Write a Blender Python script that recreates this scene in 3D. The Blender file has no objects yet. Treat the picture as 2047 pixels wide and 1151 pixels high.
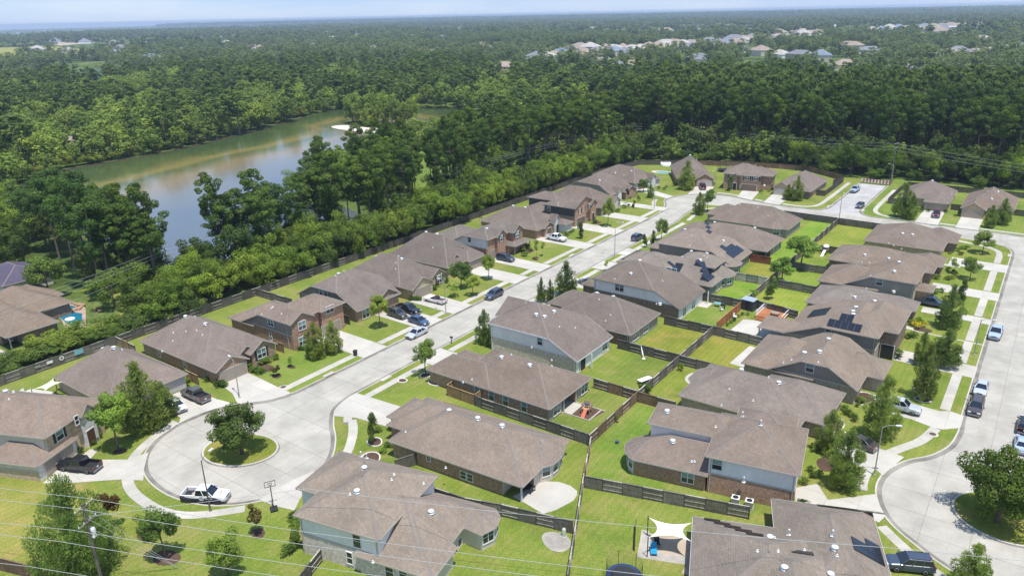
import bpy, bmesh, math, random
from mathutils import Vector, Matrix
from mathutils.noise import noise as mnoise
random.seed(7)
R_=random.Random(11)
scene=bpy.context.scene
COL=scene.collection
rad=math.radians
# ---------------------------------------------------------------- camera, sky, sun, exposure
cam_data=bpy.data.cameras.new('camera'); cam=bpy.data.objects.new('camera',cam_data); COL.objects.link(cam)
m=Matrix([[0.811415, -0.184697, 0.55452], [0.584114, 0.289377, -0.758335], [-0.020403, 0.939227, 0.342689]]).to_4x4(); m.translation=(0,0,57); cam.matrix_world=m
cam_data.lens=26.3644; cam_data.sensor_width=36; cam_data.clip_start=1; cam_data.clip_end=40000
scene.camera=cam
SUN_EL=rad(74); SUN_DIR=Vector((0.9,-0.42,0)).normalized()      # horizontal direction towards the sun
world=bpy.data.worlds.new('World'); scene.world=world; world.use_nodes=True
wn=world.node_tree.nodes; wl=world.node_tree.links
bg=wn['Background']; sky=wn.new('ShaderNodeTexSky'); sky.sky_type='NISHITA'; sky.sun_disc=False
sky.sun_elevation=SUN_EL; sky.sun_rotation=math.atan2(SUN_DIR.x,SUN_DIR.y)
sky.altitude=50; sky.air_density=1.0; sky.dust_density=0.0; sky.ozone_density=2.5
# thin high veil: an even pale blue over the whole dome, with faint streaks of cirrus
tc=wn.new('ShaderNodeTexCoord'); mpv=wn.new('ShaderNodeMapping'); mpv.inputs['Scale'].default_value=(2,2,14); wl.new(tc.outputs['Generated'],mpv.inputs[0]); nz=wn.new('ShaderNodeTexNoise'); nz.inputs['Scale'].default_value=2.2; nz.inputs['Detail'].default_value=5; wl.new(mpv.outputs[0],nz.inputs['Vector'])
cr_=wn.new('ShaderNodeValToRGB'); cr_.color_ramp.elements[0].position=.42; cr_.color_ramp.elements[0].color=(2.6,4.5,8.2,1); cr_.color_ramp.elements[1].position=.72; cr_.color_ramp.elements[1].color=(4.4,5.8,8.3,1); wl.new(nz.outputs['Fac'],cr_.inputs[0])
tn=wn.new('ShaderNodeMix'); tn.data_type='RGBA'; tn.inputs[0].default_value=.68; wl.new(sky.outputs[0],tn.inputs[6]); wl.new(cr_.outputs[0],tn.inputs[7]); wl.new(tn.outputs[2],bg.inputs[0]); bg.inputs[1].default_value=0.105
sun_d=bpy.data.lights.new('sun','SUN'); sun=bpy.data.objects.new('sun',sun_d); COL.objects.link(sun)
sun_d.energy=4.6; sun_d.angle=rad(0.55); sun_d.color=(1,0.975,0.935)
sv=Vector((SUN_DIR.x*math.cos(SUN_EL),SUN_DIR.y*math.cos(SUN_EL),math.sin(SUN_EL)))
sun.rotation_euler=sv.to_track_quat('Z','Y').to_euler()
vs=scene.view_settings; vs.view_transform='Standard'; vs.look='None'; vs.gamma=1; vs.use_curve_mapping=False; vs.exposure=0.3
scene.cycles.max_bounces=6; scene.cycles.volume_bounces=0; scene.cycles.transparent_max_bounces=8

# ---------------------------------------------------------------- materials
def mat(name, rough=0.8, col=(.5,.5,.5), metal=0, spec=None):
    m=bpy.data.materials.new(name); m.use_nodes=True
    b=m.node_tree.nodes['Principled BSDF']
    b.inputs['Base Color'].default_value=(*col,1); b.inputs['Roughness'].default_value=rough; b.inputs['Metallic'].default_value=metal
    if spec is not None: b.inputs['Specular IOR Level'].default_value=spec
    return m
class NT:
    def __init__(s,m): s.t=m.node_tree; s.n=s.t.nodes; s.l=s.t.links; s.b=s.n['Principled BSDF']
    def new(s,typ,**k):
        n=s.n.new(typ)
        for a,v in k.items(): setattr(n,a,v)
        return n
    def link(s,a,b): s.l.new(a,b)
    def pos(s,scale=(1,1,1),obj=False):
        if obj: o=s.new('ShaderNodeTexCoord').outputs['Object']
        else: o=s.new('ShaderNodeNewGeometry').outputs['Position']
        mp=s.new('ShaderNodeMapping'); mp.inputs['Scale'].default_value=scale; s.link(o,mp.inputs[0]); return mp.outputs[0]
    def noise(s,vec,scale,detail=2,rough=.5,dist=0):
        n=s.new('ShaderNodeTexNoise'); n.inputs['Scale'].default_value=scale; n.inputs['Detail'].default_value=detail; n.inputs['Roughness'].default_value=rough; n.inputs['Distortion'].default_value=dist
        s.link(vec,n.inputs['Vector']); return n.outputs['Fac']
    def ramp(s,fac,*stops):
        r=s.new('ShaderNodeValToRGB'); e=r.color_ramp.elements
        while len(e)<len(stops): e.new(.5)
        for i,(p_,c) in enumerate(stops): e[i].position=p_; e[i].color=(*c,1)
        s.link(fac,r.inputs[0]); return r.outputs[0]
    def mix(s,fac,a,b,mode='MIX'):
        x=s.new('ShaderNodeMix',data_type='RGBA',blend_type=mode)
        if isinstance(fac,(int,float)): x.inputs[0].default_value=fac
        else: s.link(fac,x.inputs[0])
        for i,v in ((6,a),(7,b)):
            if isinstance(v,tuple): x.inputs[i].default_value=(*v,1)
            else: s.link(v,x.inputs[i])
        return x.outputs[2]
    def math(s,op,a,b=None):
        x=s.new('ShaderNodeMath',operation=op)
        for i,v in enumerate((a,b)):
            if v is None: continue
            if isinstance(v,(int,float)): x.inputs[i].default_value=v
            else: s.link(v,x.inputs[i])
        return x.outputs[0]
    def bump(s,h,strength,dist=.05):
        x=s.new('ShaderNodeBump'); x.inputs['Strength'].default_value=strength; x.inputs['Distance'].default_value=dist; s.link(h,x.inputs['Height']); s.link(x.outputs[0],s.b.inputs['Normal'])
    def color(s,c): s.link(c,s.b.inputs['Base Color'])
    def rnd(s): return s.new('ShaderNodeObjectInfo').outputs['Random']
    def ocol(s): return s.new('ShaderNodeObjectInfo').outputs['Color']

M={}
def m_grass():
    m=mat('grass',.9,spec=.1); t=NT(m); v=t.pos()
    a=t.noise(v,.09,3,.6); b=t.noise(v,.55,3,.65); c=t.noise(v,6,2,.7); d=t.noise(v,.23,2,.5,.6)
    col=t.ramp(a,(.3,(.118,.178,.030)),(.5,(.180,.238,.044)),(.72,(.26,.285,.072)))
    col=t.mix(t.math('MULTIPLY',b,.55),col,t.ramp(b,(.35,(.095,.15,.026)),(.7,(.245,.26,.07))))
    col=t.mix(t.ramp(d,(.5,(0,0,0)),(.75,(.7,.7,.7))),col,(.29,.255,.10))
    w_=t.new('ShaderNodeTexWave'); w_.inputs['Scale'].default_value=.32; w_.inputs['Distortion'].default_value=1.2; w_.inputs['Detail'].default_value=1; t.link(t.pos((1,.35,1)),w_.inputs['Vector']); col=t.mix(.5,col,t.ramp(w_.outputs['Fac'],(.2,(.9,.92,.9)),(.8,(1.08,1.06,1.05))),'MULTIPLY')
    col=t.mix(.85,col,t.ramp(c,(.3,(.55,.55,.55)),(.7,(1.25,1.25,1.25))),'MULTIPLY')
    col=t.mix(1,col,t.ocol(),'MULTIPLY'); col=t.mix(1,col,(1.0,.945,.88),'MULTIPLY')
    t.color(col); t.bump(c,.6,.06); return m
M['grass']=m_grass()
def m_forest_floor():
    m=mat('forest_floor',.95,spec=.05); t=NT(m); v=t.pos()
    a=t.noise(v,.02,4,.6); c=t.noise(v,.6,3,.7)
    col=t.ramp(a,(.35,(.05,.075,.02)),(.55,(.10,.14,.035)),(.75,(.19,.22,.075)))
    col=t.mix(.8,col,t.ramp(c,(.3,(.5,.5,.5)),(.7,(1.3,1.3,1.3))),'MULTIPLY'); t.color(col); return m
M['forest_floor']=m_forest_floor()
def m_concrete(name,base,var=.1,stain=.3):
    m=mat(name,.85,spec=.2); t=NT(m); v=t.pos()
    a=t.noise(v,.25,4,.6); b=t.noise(v,5,3,.6); s=t.noise(t.pos((1,.12,1)),.5,3,.6)
    lo=tuple(x*(1-var*1.6) for x in base); hi=tuple(min(1,x*(1+var)) for x in base)
    col=t.ramp(a,(.3,lo),(.7,hi))
    col=t.mix(t.ramp(s,(.55,(0,0,0)),(.75,(stain,stain,stain))),col,(base[0]*.80,base[1]*.72,base[2]*.62))
    col=t.mix(.5,col,t.ramp(b,(.3,(.85,.85,.85)),(.7,(1.1,1.1,1.1))),'MULTIPLY')
    r=t.rnd(); col=t.mix(.6,col,t.ramp(r,(0,(.88,.88,.87)),(1,(1.06,1.06,1.05))),'MULTIPLY')
    t.color(col); t.bump(b,.15,.02); return m
M['road']=m_concrete('road_concrete',(.40,.37,.315),.12,.5)
M['walk']=m_concrete('walk_concrete',(.455,.42,.36),.09,.25)
M['drive']=m_concrete('drive_concrete',(.48,.445,.385),.08,.15)
M['kerb']=m_concrete('kerb_concrete',(.46,.43,.375),.1,.2)
M['joint']=mat('joint_filler',.9,(.16,.145,.125))
M['gutter']=m_concrete('gutter_stain',(.24,.215,.18),.3,.6)
M['oldroad']=m_concrete('old_road_concrete',(.42,.40,.38),.12,.5)
def m_roof(name,base):
    m=mat(name,.92,spec=.12); t=NT(m); g=t.new('ShaderNodeNewGeometry'); sep=t.new('ShaderNodeSeparateXYZ'); t.link(g.outputs['Position'],sep.inputs[0])
    xy=t.math('ADD',sep.outputs[0],t.math('MULTIPLY',sep.outputs[1],1.0))
    cmb=t.new('ShaderNodeCombineXYZ'); t.link(xy,cmb.inputs[0]); t.link(t.math('MULTIPLY',sep.outputs[2],1.9),cmb.inputs[1])
    br=t.new('ShaderNodeTexBrick'); br.offset=.5
    br.inputs['Scale'].default_value=1; br.inputs['Brick Width'].default_value=.34; br.inputs['Row Height'].default_value=.2; br.inputs['Mortar Size'].default_value=.014; br.inputs['Bias'].default_value=0
    br.inputs['Color1'].default_value=(.9,.9,.9,1); br.inputs['Color2'].default_value=(1.1,1.09,1.08,1); br.inputs['Mortar'].default_value=(.74,.73,.72,1)
    t.link(cmb.outputs[0],br.inputs['Vector'])
    v=t.pos(); a=t.noise(v,.22,4,.65); st=t.noise(t.pos((1.2,1.2,.12)),.8,3,.6); c=t.noise(v,3.2,2,.7)
    lo=tuple(x*.84 for x in base); hi=tuple(x*1.12 for x in base)
    col=t.ramp(a,(.3,lo),(.7,hi)); col=t.mix(1,col,br.outputs[0],'MULTIPLY')
    col=t.mix(t.ramp(st,(.5,(0,0,0)),(.75,(.42,.42,.42))),col,(base[0]*.62,base[1]*.62,base[2]*.62))
    col=t.mix(.45,col,t.ramp(c,(.3,(.8,.8,.8)),(.7,(1.18,1.18,1.18))),'MULTIPLY')
    col=t.mix(1,col,t.ocol(),'MULTIPLY'); t.color(col); t.bump(br.outputs['Fac'],-.35,.02); return m
M['roof']=m_roof('asphalt_shingle',(.205,.175,.150))
M['ridge']=mat('ridge_shingle',.9,(.215,.185,.16),spec=.1)
def m_brick(name,c1,c2,mort):
    m=mat(name,.9,spec=.15); t=NT(m); g=t.new('ShaderNodeNewGeometry'); sep=t.new('ShaderNodeSeparateXYZ'); t.link(g.outputs['Position'],sep.inputs[0])
    cmb=t.new('ShaderNodeCombineXYZ'); t.link(t.math('ADD',sep.outputs[0],sep.outputs[1]),cmb.inputs[0]); t.link(sep.outputs[2],cmb.inputs[1])
    br=t.new('ShaderNodeTexBrick'); br.inputs['Scale'].default_value=1; br.inputs['Brick Width'].default_value=.24; br.inputs['Row Height'].default_value=.085; br.inputs['Mortar Size'].default_value=.011; br.inputs['Bias'].default_value=-.1
    br.inputs['Color1'].default_value=(*c1,1); br.inputs['Color2'].default_value=(*c2,1); br.inputs['Mortar'].default_value=(*mort,1)
    t.link(cmb.outputs[0],br.inputs['Vector'])
    a=t.noise(cmb.outputs[0],2.2,3,.7); b=t.noise(t.pos((1,1,2.4)),1.6,2,.7)
    col=t.mix(.8,br.outputs[0],t.ramp(a,(.3,(.62,.6,.58)),(.7,(1.3,1.3,1.3))),'MULTIPLY')
    t.color(col); t.bump(br.outputs['Fac'],-.5,.015); return m
M['brick_brown']=m_brick('brown_brick',(0.284,0.150,0.087),(0.511,0.325,0.197),(.36,.32,.27))
M['brick_red']=m_brick('red_brick',(0.312,0.137,0.075),(0.540,0.312,0.174),(.38,.33,.28))
M['brick_grey']=m_brick('grey_brick',(0.355,0.267,0.191),(0.511,0.403,0.302),(.4,.37,.33))
M['brick_tan']=m_brick('tan_brick',(0.469,0.325,0.186),(0.625,0.468,0.278),(.45,.4,.33))
M['brick_dark']=m_brick('dark_brick',(0.185,0.117,0.087),(0.341,0.221,0.151),(.25,.22,.2))
M['brick_pale']=m_brick('pale_brick',(.56,.47,.385),(.68,.59,.49),(.6,.54,.47))
M['stone_white']=m_brick('white_stone',(.62,.6,.57),(.76,.74,.71),(.62,.6,.57))
def m_siding(name,c):
    m=mat(name,.7,spec=.25); t=NT(m); g=t.new('ShaderNodeNewGeometry'); sep=t.new('ShaderNodeSeparateXYZ'); t.link(g.outputs['Position'],sep.inputs[0])
    fr=t.math('FRACT',t.math('MULTIPLY',sep.outputs[2],5.0))
    n=t.noise(t.pos((1,1,.4)),.9,3,.6)
    col=t.mix(.5,c,t.ramp(n,(.3,tuple(x*.82 for x in c)),(.7,tuple(min(1,x*1.12) for x in c))))
    col=t.mix(1,col,t.ramp(fr,(0,(.72,.72,.72)),(.12,(1,1,1))),'MULTIPLY'); t.color(col); t.bump(fr,.5,.03); return m
M['siding_white']=m_siding('white_siding',(.84,.80,.755))
M['siding_grey']=m_siding('grey_siding',(.27,.245,.21))
M['siding_dark']=m_siding('dark_grey_siding',(.085,.083,.08))
M['siding_tan']=m_siding('tan_siding',(.34,.31,.265))
M['siding_cream']=m_siding('cream_siding',(.66,.585,.48))
M['trim_white']=mat('white_trim',.6,(.72,.71,.69)); M['trim_tan']=mat('tan_trim',.65,(.46,.41,.34)); M['trim_grey']=mat('grey_trim',.65,(.26,.235,.21))
M['garage_tan']=mat('garage_tan',.6,(.34,.28,.225)); M['garage_dark']=mat('garage_brown',.6,(.16,.115,.09)); M['garage_grey']=mat('garage_pale',.6,(.46,.43,.39))
M['shutter']=mat('shutter_black',.7,(.02,.02,.02)); M['dark']=mat('dark_opening',.9,(.025,.022,.02)); M['door']=mat('door_brown',.5,(.10,.045,.028))
def m_glass(name,c,r=.12):
    m=mat(name,r,c,spec=.8); t=NT(m); n=t.noise(t.pos(),.7,2,.5); t.color(t.mix(.6,c,t.ramp(n,(.35,tuple(x*.5 for x in c)),(.7,tuple(min(1,x*1.5) for x in c))))); return m
M['glass_dark']=m_glass('dark_glass',(.025,.03,.034)); M['glass_blind']=m_glass('blind_glass',(.16,.27,.26)); M['glass_car']=mat('car_glass',.06,(.012,.016,.022),spec=.9)
M['pv']=mat('solar_black',.12,(.012,.013,.02),spec=.7); M['pv_frame']=mat('solar_frame',.5,(.02,.02,.022))
M['galv']=mat('galvanised',.35,(.74,.74,.73),metal=.25); M['vent_white']=mat('vent_white',.55,(.76,.75,.73)); M['black']=mat('black_plastic',.6,(.02,.02,.022))
M['steel']=mat('lamp_steel',.5,(.33,.33,.31),metal=.3); M['white']=mat('white_paint',.5,(.8,.79,.77))
def m_wood(name,c):
    m=mat(name,.9,spec=.1); t=NT(m); n=t.noise(t.pos((6,6,.8)),1.4,3,.7); r=t.noise(t.pos(),.5,2,.5)
    col=t.ramp(n,(.3,tuple(x*.6 for x in c)),(.7,tuple(x*1.35 for x in c))); col=t.mix(.7,col,t.ramp(r,(.3,(.75,.75,.76)),(.7,(1.2,1.2,1.18))),'MULTIPLY')
    col=t.mix(.7,col,t.ramp(t.rnd(),(0,(.8,.8,.8)),(1,(1.2,1.2,1.2))),'MULTIPLY'); t.color(col); return m
M['fence_grey']=m_wood('weathered_wood',(.165,.147,.125)); M['fence_brown']=m_wood('brown_wood',(.20,.13,.085)); M['fence_new']=m_wood('new_cedar',(.34,.225,.115)); M['fence_orange']=m_wood('orange_cedar',(.40,.17,.075)); M['fence_white']=m_wood('pale_wood',(.42,.39,.34)); M['fence_red']=m_wood('red_wood',(.26,.085,.055)); M['fence_dark']=m_wood('dark_wood',(.11,.097,.083))
M['rail']=m_wood('pale_rail',(.40,.36,.30))
M['pole']=m_wood('utility_wood',(.17,.145,.12)); M['bark']=m_wood('bark',(.15,.115,.085)); M['bark_pine']=m_wood('pine_bark',(.20,.15,.115))
M['mulch']=m_wood('mulch',(.095,.06,.042)); M['gravel']=m_concrete('gravel',(.42,.38,.33),.25,.3); M['sand']=m_concrete('sand',(.44,.35,.26),.12,.3); M['edging']=mat('stone_edging',.85,(.6,.56,.5)); M['beach']=m_concrete('beach_sand',(.66,.6,.5),.1,.1); M['pavers']=m_concrete('paver',(.42,.30,.24),.2,.2)
def m_leaf(name,c,var=.35,yellow=None,trans=.42):
    m=mat(name,.75,spec=.08); t=NT(m); r=t.rnd(); p_=t.noise(t.pos(),.28,3,.6); q=t.noise(t.pos(),2.2,2,.6)
    lo=tuple(x*(1-var) for x in c); hi=yellow or (c[0]*(1+var*1.25),c[1]*(1+var),c[2]*(1+var*.6))
    rp=t.ramp(p_,(.28,lo),(.5,c),(.74,hi))
    col=t.mix(.7,rp,t.ramp(r,(0,(.72,.78,.75)),(.5,(1,1,1)),(1,(1.32,1.2,1.0))),'MULTIPLY')
    col=t.mix(.6,col,t.ramp(q,(.3,(.7,.7,.7)),(.7,(1.28,1.28,1.25))),'MULTIPLY'); col=t.mix(1,col,t.ocol(),'MULTIPLY'); t.color(col)
    tr=t.new('ShaderNodeBsdfTranslucent'); t.link(col,tr.inputs[0]); ms=t.new('ShaderNodeMixShader'); ms.inputs[0].default_value=trans
    out=t.n['Material Output']; t.link(t.b.outputs[0],ms.inputs[1]); t.link(tr.outputs[0],ms.inputs[2]); t.link(ms.outputs[0],out.inputs[0]); return m
M['leaf_pine']=m_leaf('pine_needles',(.135,.195,.048),.4); M['leaf_young']=m_leaf('young_pine_needles',(.225,.285,.066),.38,None,.5)
M['leaf_broad']=m_leaf('broad_leaves',(.195,.265,.056),.42); M['leaf_bright']=m_leaf('bright_leaves',(.255,.335,.065),.38); M['leaf_dark']=m_leaf('dark_leaves',(.11,.155,.046),.4); M['leaf_red']=m_leaf('reddish_leaves',(.15,.085,.035),.4); M['leaf_yellow']=m_leaf('yellow_leaves',(.6,.5,.03),.25)
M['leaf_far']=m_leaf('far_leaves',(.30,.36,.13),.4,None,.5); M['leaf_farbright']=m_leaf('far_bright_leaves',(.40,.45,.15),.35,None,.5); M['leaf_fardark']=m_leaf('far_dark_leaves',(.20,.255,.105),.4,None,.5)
M['leaf_purple']=m_leaf('purple_leaves',(.06,.03,.03),.3)
def m_water():
    m=mat('lake_water',.13,spec=.5); t=NT(m); v=t.pos(); a=t.noise(t.pos((1,1,1)),.012,3,.55,.7); w=t.noise(t.pos((1.0,1.6,1)),1.1,3,.6); w2=t.noise(v,.03,3,.6)
    g=t.new('ShaderNodeNewGeometry'); sep=t.new('ShaderNodeSeparateXYZ'); t.link(g.outputs['Position'],sep.inputs[0])
    # silt along the western shore; tree and sky reflections painted into the colour
    att=t.new('ShaderNodeAttribute',attribute_name='shore'); s=t.math('ADD',att.outputs['Fac'],t.math('MULTIPLY',t.math('SUBTRACT',a,.5),.5))
    col=t.ramp(s,(.08,(.055,.085,.028)),(.22,(.085,.11,.034)),(.30,(.24,.185,.06)),(.36,(.10,.115,.04)),(.48,(.25,.185,.09)),(.66,(.16,.155,.13)),(.9,(.10,.115,.125)))
    t.color(col); t.bump(w,.12,.05)
    return m
M['water']=m_water(); M['pool']=mat('pool_water',.05,(.015,.16,.24),spec=.6); M['pool_light']=mat('shallow_pool',.05,(.18,.42,.48),spec=.6)

# ---------------------------------------------------------------- mesh helpers
class MB:
    """collects geometry for ONE mesh object"""
    def __init__(s): s.v=[]; s.f=[]; s.mi=[]; s.mats=[]; s.sm=[]
    def slot(s,m):
        if m not in s.mats: s.mats.append(m)
        return s.mats.index(m)
    def face(s,pts,m=0,smooth=False):
        o=len(s.v); s.v.extend(tuple(p) for p in pts); s.f.append(tuple(range(o,o+len(pts)))); s.mi.append(m); s.sm.append(smooth)
    def mesh(s,verts,faces,m=0,smooth=False):
        o=len(s.v); s.v.extend(tuple(p) for p in verts)
        for f in faces: s.f.append(tuple(i+o for i in f)); s.mi.append(m); s.sm.append(smooth)
    def box(s,x0,x1,y0,y1,z0,z1,m=0,mx=None):
        V=[Vector(p) for p in ((x0,y0,z0),(x1,y0,z0),(x1,y1,z0),(x0,y1,z0),(x0,y0,z1),(x1,y0,z1),(x1,y1,z1),(x0,y1,z1))]
        if mx: V=[mx@p for p in V]
        s.mesh(V,[(3,2,1,0),(4,5,6,7),(0,1,5,4),(1,2,6,5),(2,3,7,6),(3,0,4,7)],m)
    def tube(s,pts,r0,r1=None,n=8,m=0,cap=True):
        r1=r0 if r1 is None else r1; pts=[Vector(p) for p in pts]; V=[]; F=[]; L=len(pts)
        for i,p in enumerate(pts):
            d=(pts[min(i+1,L-1)]-pts[max(i-1,0)]).normalized(); u=d.orthogonal().normalized() if abs(d.z)<.99 else Vector((1,0,0)); w=d.cross(u).normalized(); u=w.cross(d)
            r=r0+(r1-r0)*i/max(1,L-1)
            for k in range(n):
                a=2*math.pi*k/n; V.append(p+u*(r*math.cos(a))+w*(r*math.sin(a)))
        for i in range(L-1):
            for k in range(n): F.append((i*n+k,i*n+(k+1)%n,(i+1)*n+(k+1)%n,(i+1)*n+k))
        s.mesh(V,F,m,True)
        if cap: s.face(V[-n:],m); s.face(V[:n][::-1],m)
    def prism(s,poly,z0,z1,m=0,ms=None,bottom=False):
        """poly (x,y) counter-clockwise, may be concave"""
        s.face([(x,y,z1) for x,y in poly],m); n=len(poly); ms=m if ms is None else ms
        for i in range(n):
            a,b=poly[i],poly[(i+1)%n]; s.face([(*a,z0),(*b,z0),(*b,z1),(*a,z1)],ms)
        if bottom: s.face([(x,y,z0) for x,y in poly][::-1],m)
    def revolve(s,prof,n=12,c=(0,0,0),m=0,smooth=True):
        V=[];F=[]
        for r,z in prof:
            for k in range(n):
                a=2*math.pi*k/n; V.append((c[0]+r*math.cos(a),c[1]+r*math.sin(a),c[2]+z))
        for i in range(len(prof)-1):
            for k in range(n): F.append((i*n+k,i*n+(k+1)%n,(i+1)*n+(k+1)%n,(i+1)*n+k))
        s.mesh(V,F,m,smooth); s.face(V[-n:],m)
    def data(s,name,mats):
        me=bpy.data.meshes.new(name); me.from_pydata(s.v,[],s.f)
        for m in (mats if isinstance(mats,(list,tuple)) else [mats]): me.materials.append(m)
        me.polygons.foreach_set('material_index',s.mi); me.polygons.foreach_set('use_smooth',s.sm); me.update(); return me
    def build(s,name,mats,parent=None,loc=None,rz=0,kind=None):
        return link(name,s.data(name,mats),parent,loc,rz,kind)
def link(name,me,parent=None,loc=None,rz=0,kind=None):
    o=bpy.data.objects.new(name,me); COL.objects.link(o)
    if parent: o.parent=parent
    if loc: o.location=loc
    if rz: o.rotation_euler=(0,0,rz)
    if kind: o['kind']=kind
    return o
def thing(name,label,cat,loc=(0,0,0),rz=0,group=None):
    o=bpy.data.objects.new(name,None); COL.objects.link(o); o.empty_display_size=.3
    o.location=loc; o.rotation_euler=(0,0,rz); tag(o,label,cat,group); return o
def tag(o,label,cat,group=None):
    o['label']=label; o['category']=cat
    if group: o['group']=group
    return o
def dup(root,loc,rz=0,label=None,group=None,scale=None,color=None):
    r=root.copy(); COL.objects.link(r); r.location=loc; r.rotation_euler=(0,0,rz)
    if label: r['label']=label
    if group: r['group']=group
    if scale: r.scale=scale
    for ch in root.children:
        c=ch.copy(); COL.objects.link(c); c.parent=r
        if color: c.color=color
        for g_ in ch.children:
            d=g_.copy(); COL.objects.link(d); d.parent=c
    return r
def poly_area(p): return sum(p[i][0]*p[(i+1)%len(p)][1]-p[(i+1)%len(p)][0]*p[i][1] for i in range(len(p)))/2
def ccw(p): return list(p) if poly_area(p)>0 else list(p)[::-1]
def inside(p,poly):
    x,y=p; c=False; n=len(poly); j=n-1
    for i in range(n):
        xi,yi=poly[i]; xj,yj=poly[j]
        if (yi>y)!=(yj>y) and x<(xj-xi)*(y-yi)/(yj-yi)+xi: c=not c
        j=i
    return c
def clip(poly,a,b,c,eps=1e-9):
    """keep a*x+b*y+c>=0"""
    out=[]; n=len(poly)
    for i in range(n):
        p,q=poly[i],poly[(i+1)%n]; dp=a*p[0]+b*p[1]+c; dq=a*q[0]+b*q[1]+c
        if dp>=-eps: out.append(p)
        if (dp>eps and dq<-eps) or (dp<-eps and dq>eps):
            t=dp/(dp-dq); out.append((p[0]+(q[0]-p[0])*t,p[1]+(q[1]-p[1])*t))
    return out
def smooth_line(pts,n=4,closed=False):
    """Catmull-Rom through the points"""
    P=list(pts); L=len(P); out=[]
    rng=range(L if closed else L-1)
    for i in rng:
        g_=lambda k:P[k%L] if closed else P[max(0,min(L-1,k))]
        a,b,c,d=g_(i-1),g_(i),g_(i+1),g_(i+2)
        for k in range(n):
            t=k/n; out.append(tuple(.5*((2*b[j])+(-a[j]+c[j])*t+(2*a[j]-5*b[j]+4*c[j]-d[j])*t*t+(-a[j]+3*b[j]-3*c[j]+d[j])*t**3) for j in range(2)))
    if not closed: out.append(tuple(P[-1]))
    return out
def offset_line(pts,d,closed=False):
    """shift a polyline to its left by d"""
    out=[]; n=len(pts)
    for i in range(n):
        if closed: a,b=pts[i-1],pts[(i+1)%n]
        else: a,b=pts[max(0,i-1)],pts[min(n-1,i+1)]
        t=Vector((b[0]-a[0],b[1]-a[1])); t.normalize(); out.append((pts[i][0]-t.y*d,pts[i][1]+t.x*d))
    return out
def ribbon(mb,line,w0,w1,z0,z1,m=0,closed=False):
    """raised strip between offsets w0<w1 left of the line"""
    A=offset_line(line,w0,closed); B=offset_line(line,w1,closed); n=len(line)
    for i in range(n if closed else n-1):
        j=(i+1)%n
        mb.face([(*A[i],z1),(*A[j],z1),(*B[j],z1),(*B[i],z1)],m)
        mb.face([(*A[i],z0),(*A[j],z0),(*A[j],z1),(*A[i],z1)],m); mb.face([(*B[j],z0),(*B[i],z0),(*B[i],z1),(*B[j],z1)],m)
def resample(line,step):
    out=[line[0]]; acc=0
    for a,b in zip(line,line[1:]):
        L=math.dist(a,b); 
        if L==0: continue
        t=step-acc
        while t<=L: out.append((a[0]+(b[0]-a[0])*t/L,a[1]+(b[1]-a[1])*t/L)); t+=step
        acc=(acc+L)%step if L+acc>=step else acc+L
    if math.dist(out[-1],line[-1])>step*.3: out.append(line[-1])
    return out
def slabs_strip(parent,line,width,z,th,m,step,name='slab',gap=.02,far_step=None):
    """pavement cut into slabs across its width; line is its centre"""
    pts=resample(line,step); L=offset_line(pts,width/2); Rr=offset_line(pts,-width/2)
    i=0
    while i<len(pts)-1:
        k=1
        if far_step and math.hypot(pts[i][0],pts[i][1])>135: k=min(far_step,len(pts)-1-i)
        mb=MB(); j=i+k; lo=[L[q] for q in range(i,j+1)]; ro=[Rr[q] for q in range(i,j+1)]
        def sh(p,q,d=gap/2):
            l=math.dist(p,q) or 1; return (p[0]+(q[0]-p[0])*d/l,p[1]+(q[1]-p[1])*d/l)
        lo[0]=sh(lo[0],lo[1]); ro[0]=sh(ro[0],ro[1]); lo[-1]=sh(lo[-1],lo[-2]); ro[-1]=sh(ro[-1],ro[-2])
        mb.prism(ccw(ro+lo[::-1]),z-th,z,0); mb.build(name,m,parent); i=j
def slabs_poly(parent,poly,cutx,cuty,z,th,m,name='slab',gap=.02,ang=0):
    """pavement polygon (may be concave) cut by two families of joints"""
    poly=ccw(poly); c,s=math.cos(ang),math.sin(ang)
    bm=bmesh.new(); vs_=[bm.verts.new((x,y,0)) for x,y in poly]; bm.faces.new(vs_); bmesh.ops.triangulate(bm,faces=bm.faces[:]); bmesh.ops.join_triangles(bm,faces=bm.faces[:],angle_face_threshold=3.1,angle_shape_threshold=3.1)
    def cells(vals,lo,hi):
        e=[lo-1]+[v for v in sorted(vals) if lo<v<hi]+[hi+1]; return list(zip(e,e[1:]))
    us=[x*c+y*s for x,y in poly]; vs2=[-x*s+y*c for x,y in poly]
    src=bm.copy(); bm.free()
    for a0,a1 in cells(cutx,min(us),max(us)):
        for b0,b1 in cells(cuty,min(vs2),max(vs2)):
            b_=src.copy()
            for val,n_,sg in ((a0+gap/2,(c,s),-1),(a1-gap/2,(c,s),1),(b0+gap/2,(-s,c),-1),(b1-gap/2,(-s,c),1)):
                bmesh.ops.bisect_plane(b_,geom=b_.verts[:]+b_.edges[:]+b_.faces[:],plane_co=(n_[0]*val,n_[1]*val,0),plane_no=(n_[0]*sg,n_[1]*sg,0),clear_outer=True)
            if b_.faces and sum(f.calc_area() for f in b_.faces)>.15:
                r=bmesh.ops.extrude_face_region(b_,geom=b_.faces[:]); bmesh.ops.translate(b_,vec=(0,0,-th),verts=[e for e in r['geom'] if isinstance(e,bmesh.types.BMVert)])
                bmesh.ops.translate(b_,vec=(0,0,z),verts=b_.verts[:]); bmesh.ops.recalc_face_normals(b_,faces=b_.faces[:])
                me=bpy.data.meshes.new(name); b_.to_mesh(me); me.materials.append(m); link(name,me,parent)
            b_.free()
    src.free()
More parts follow.
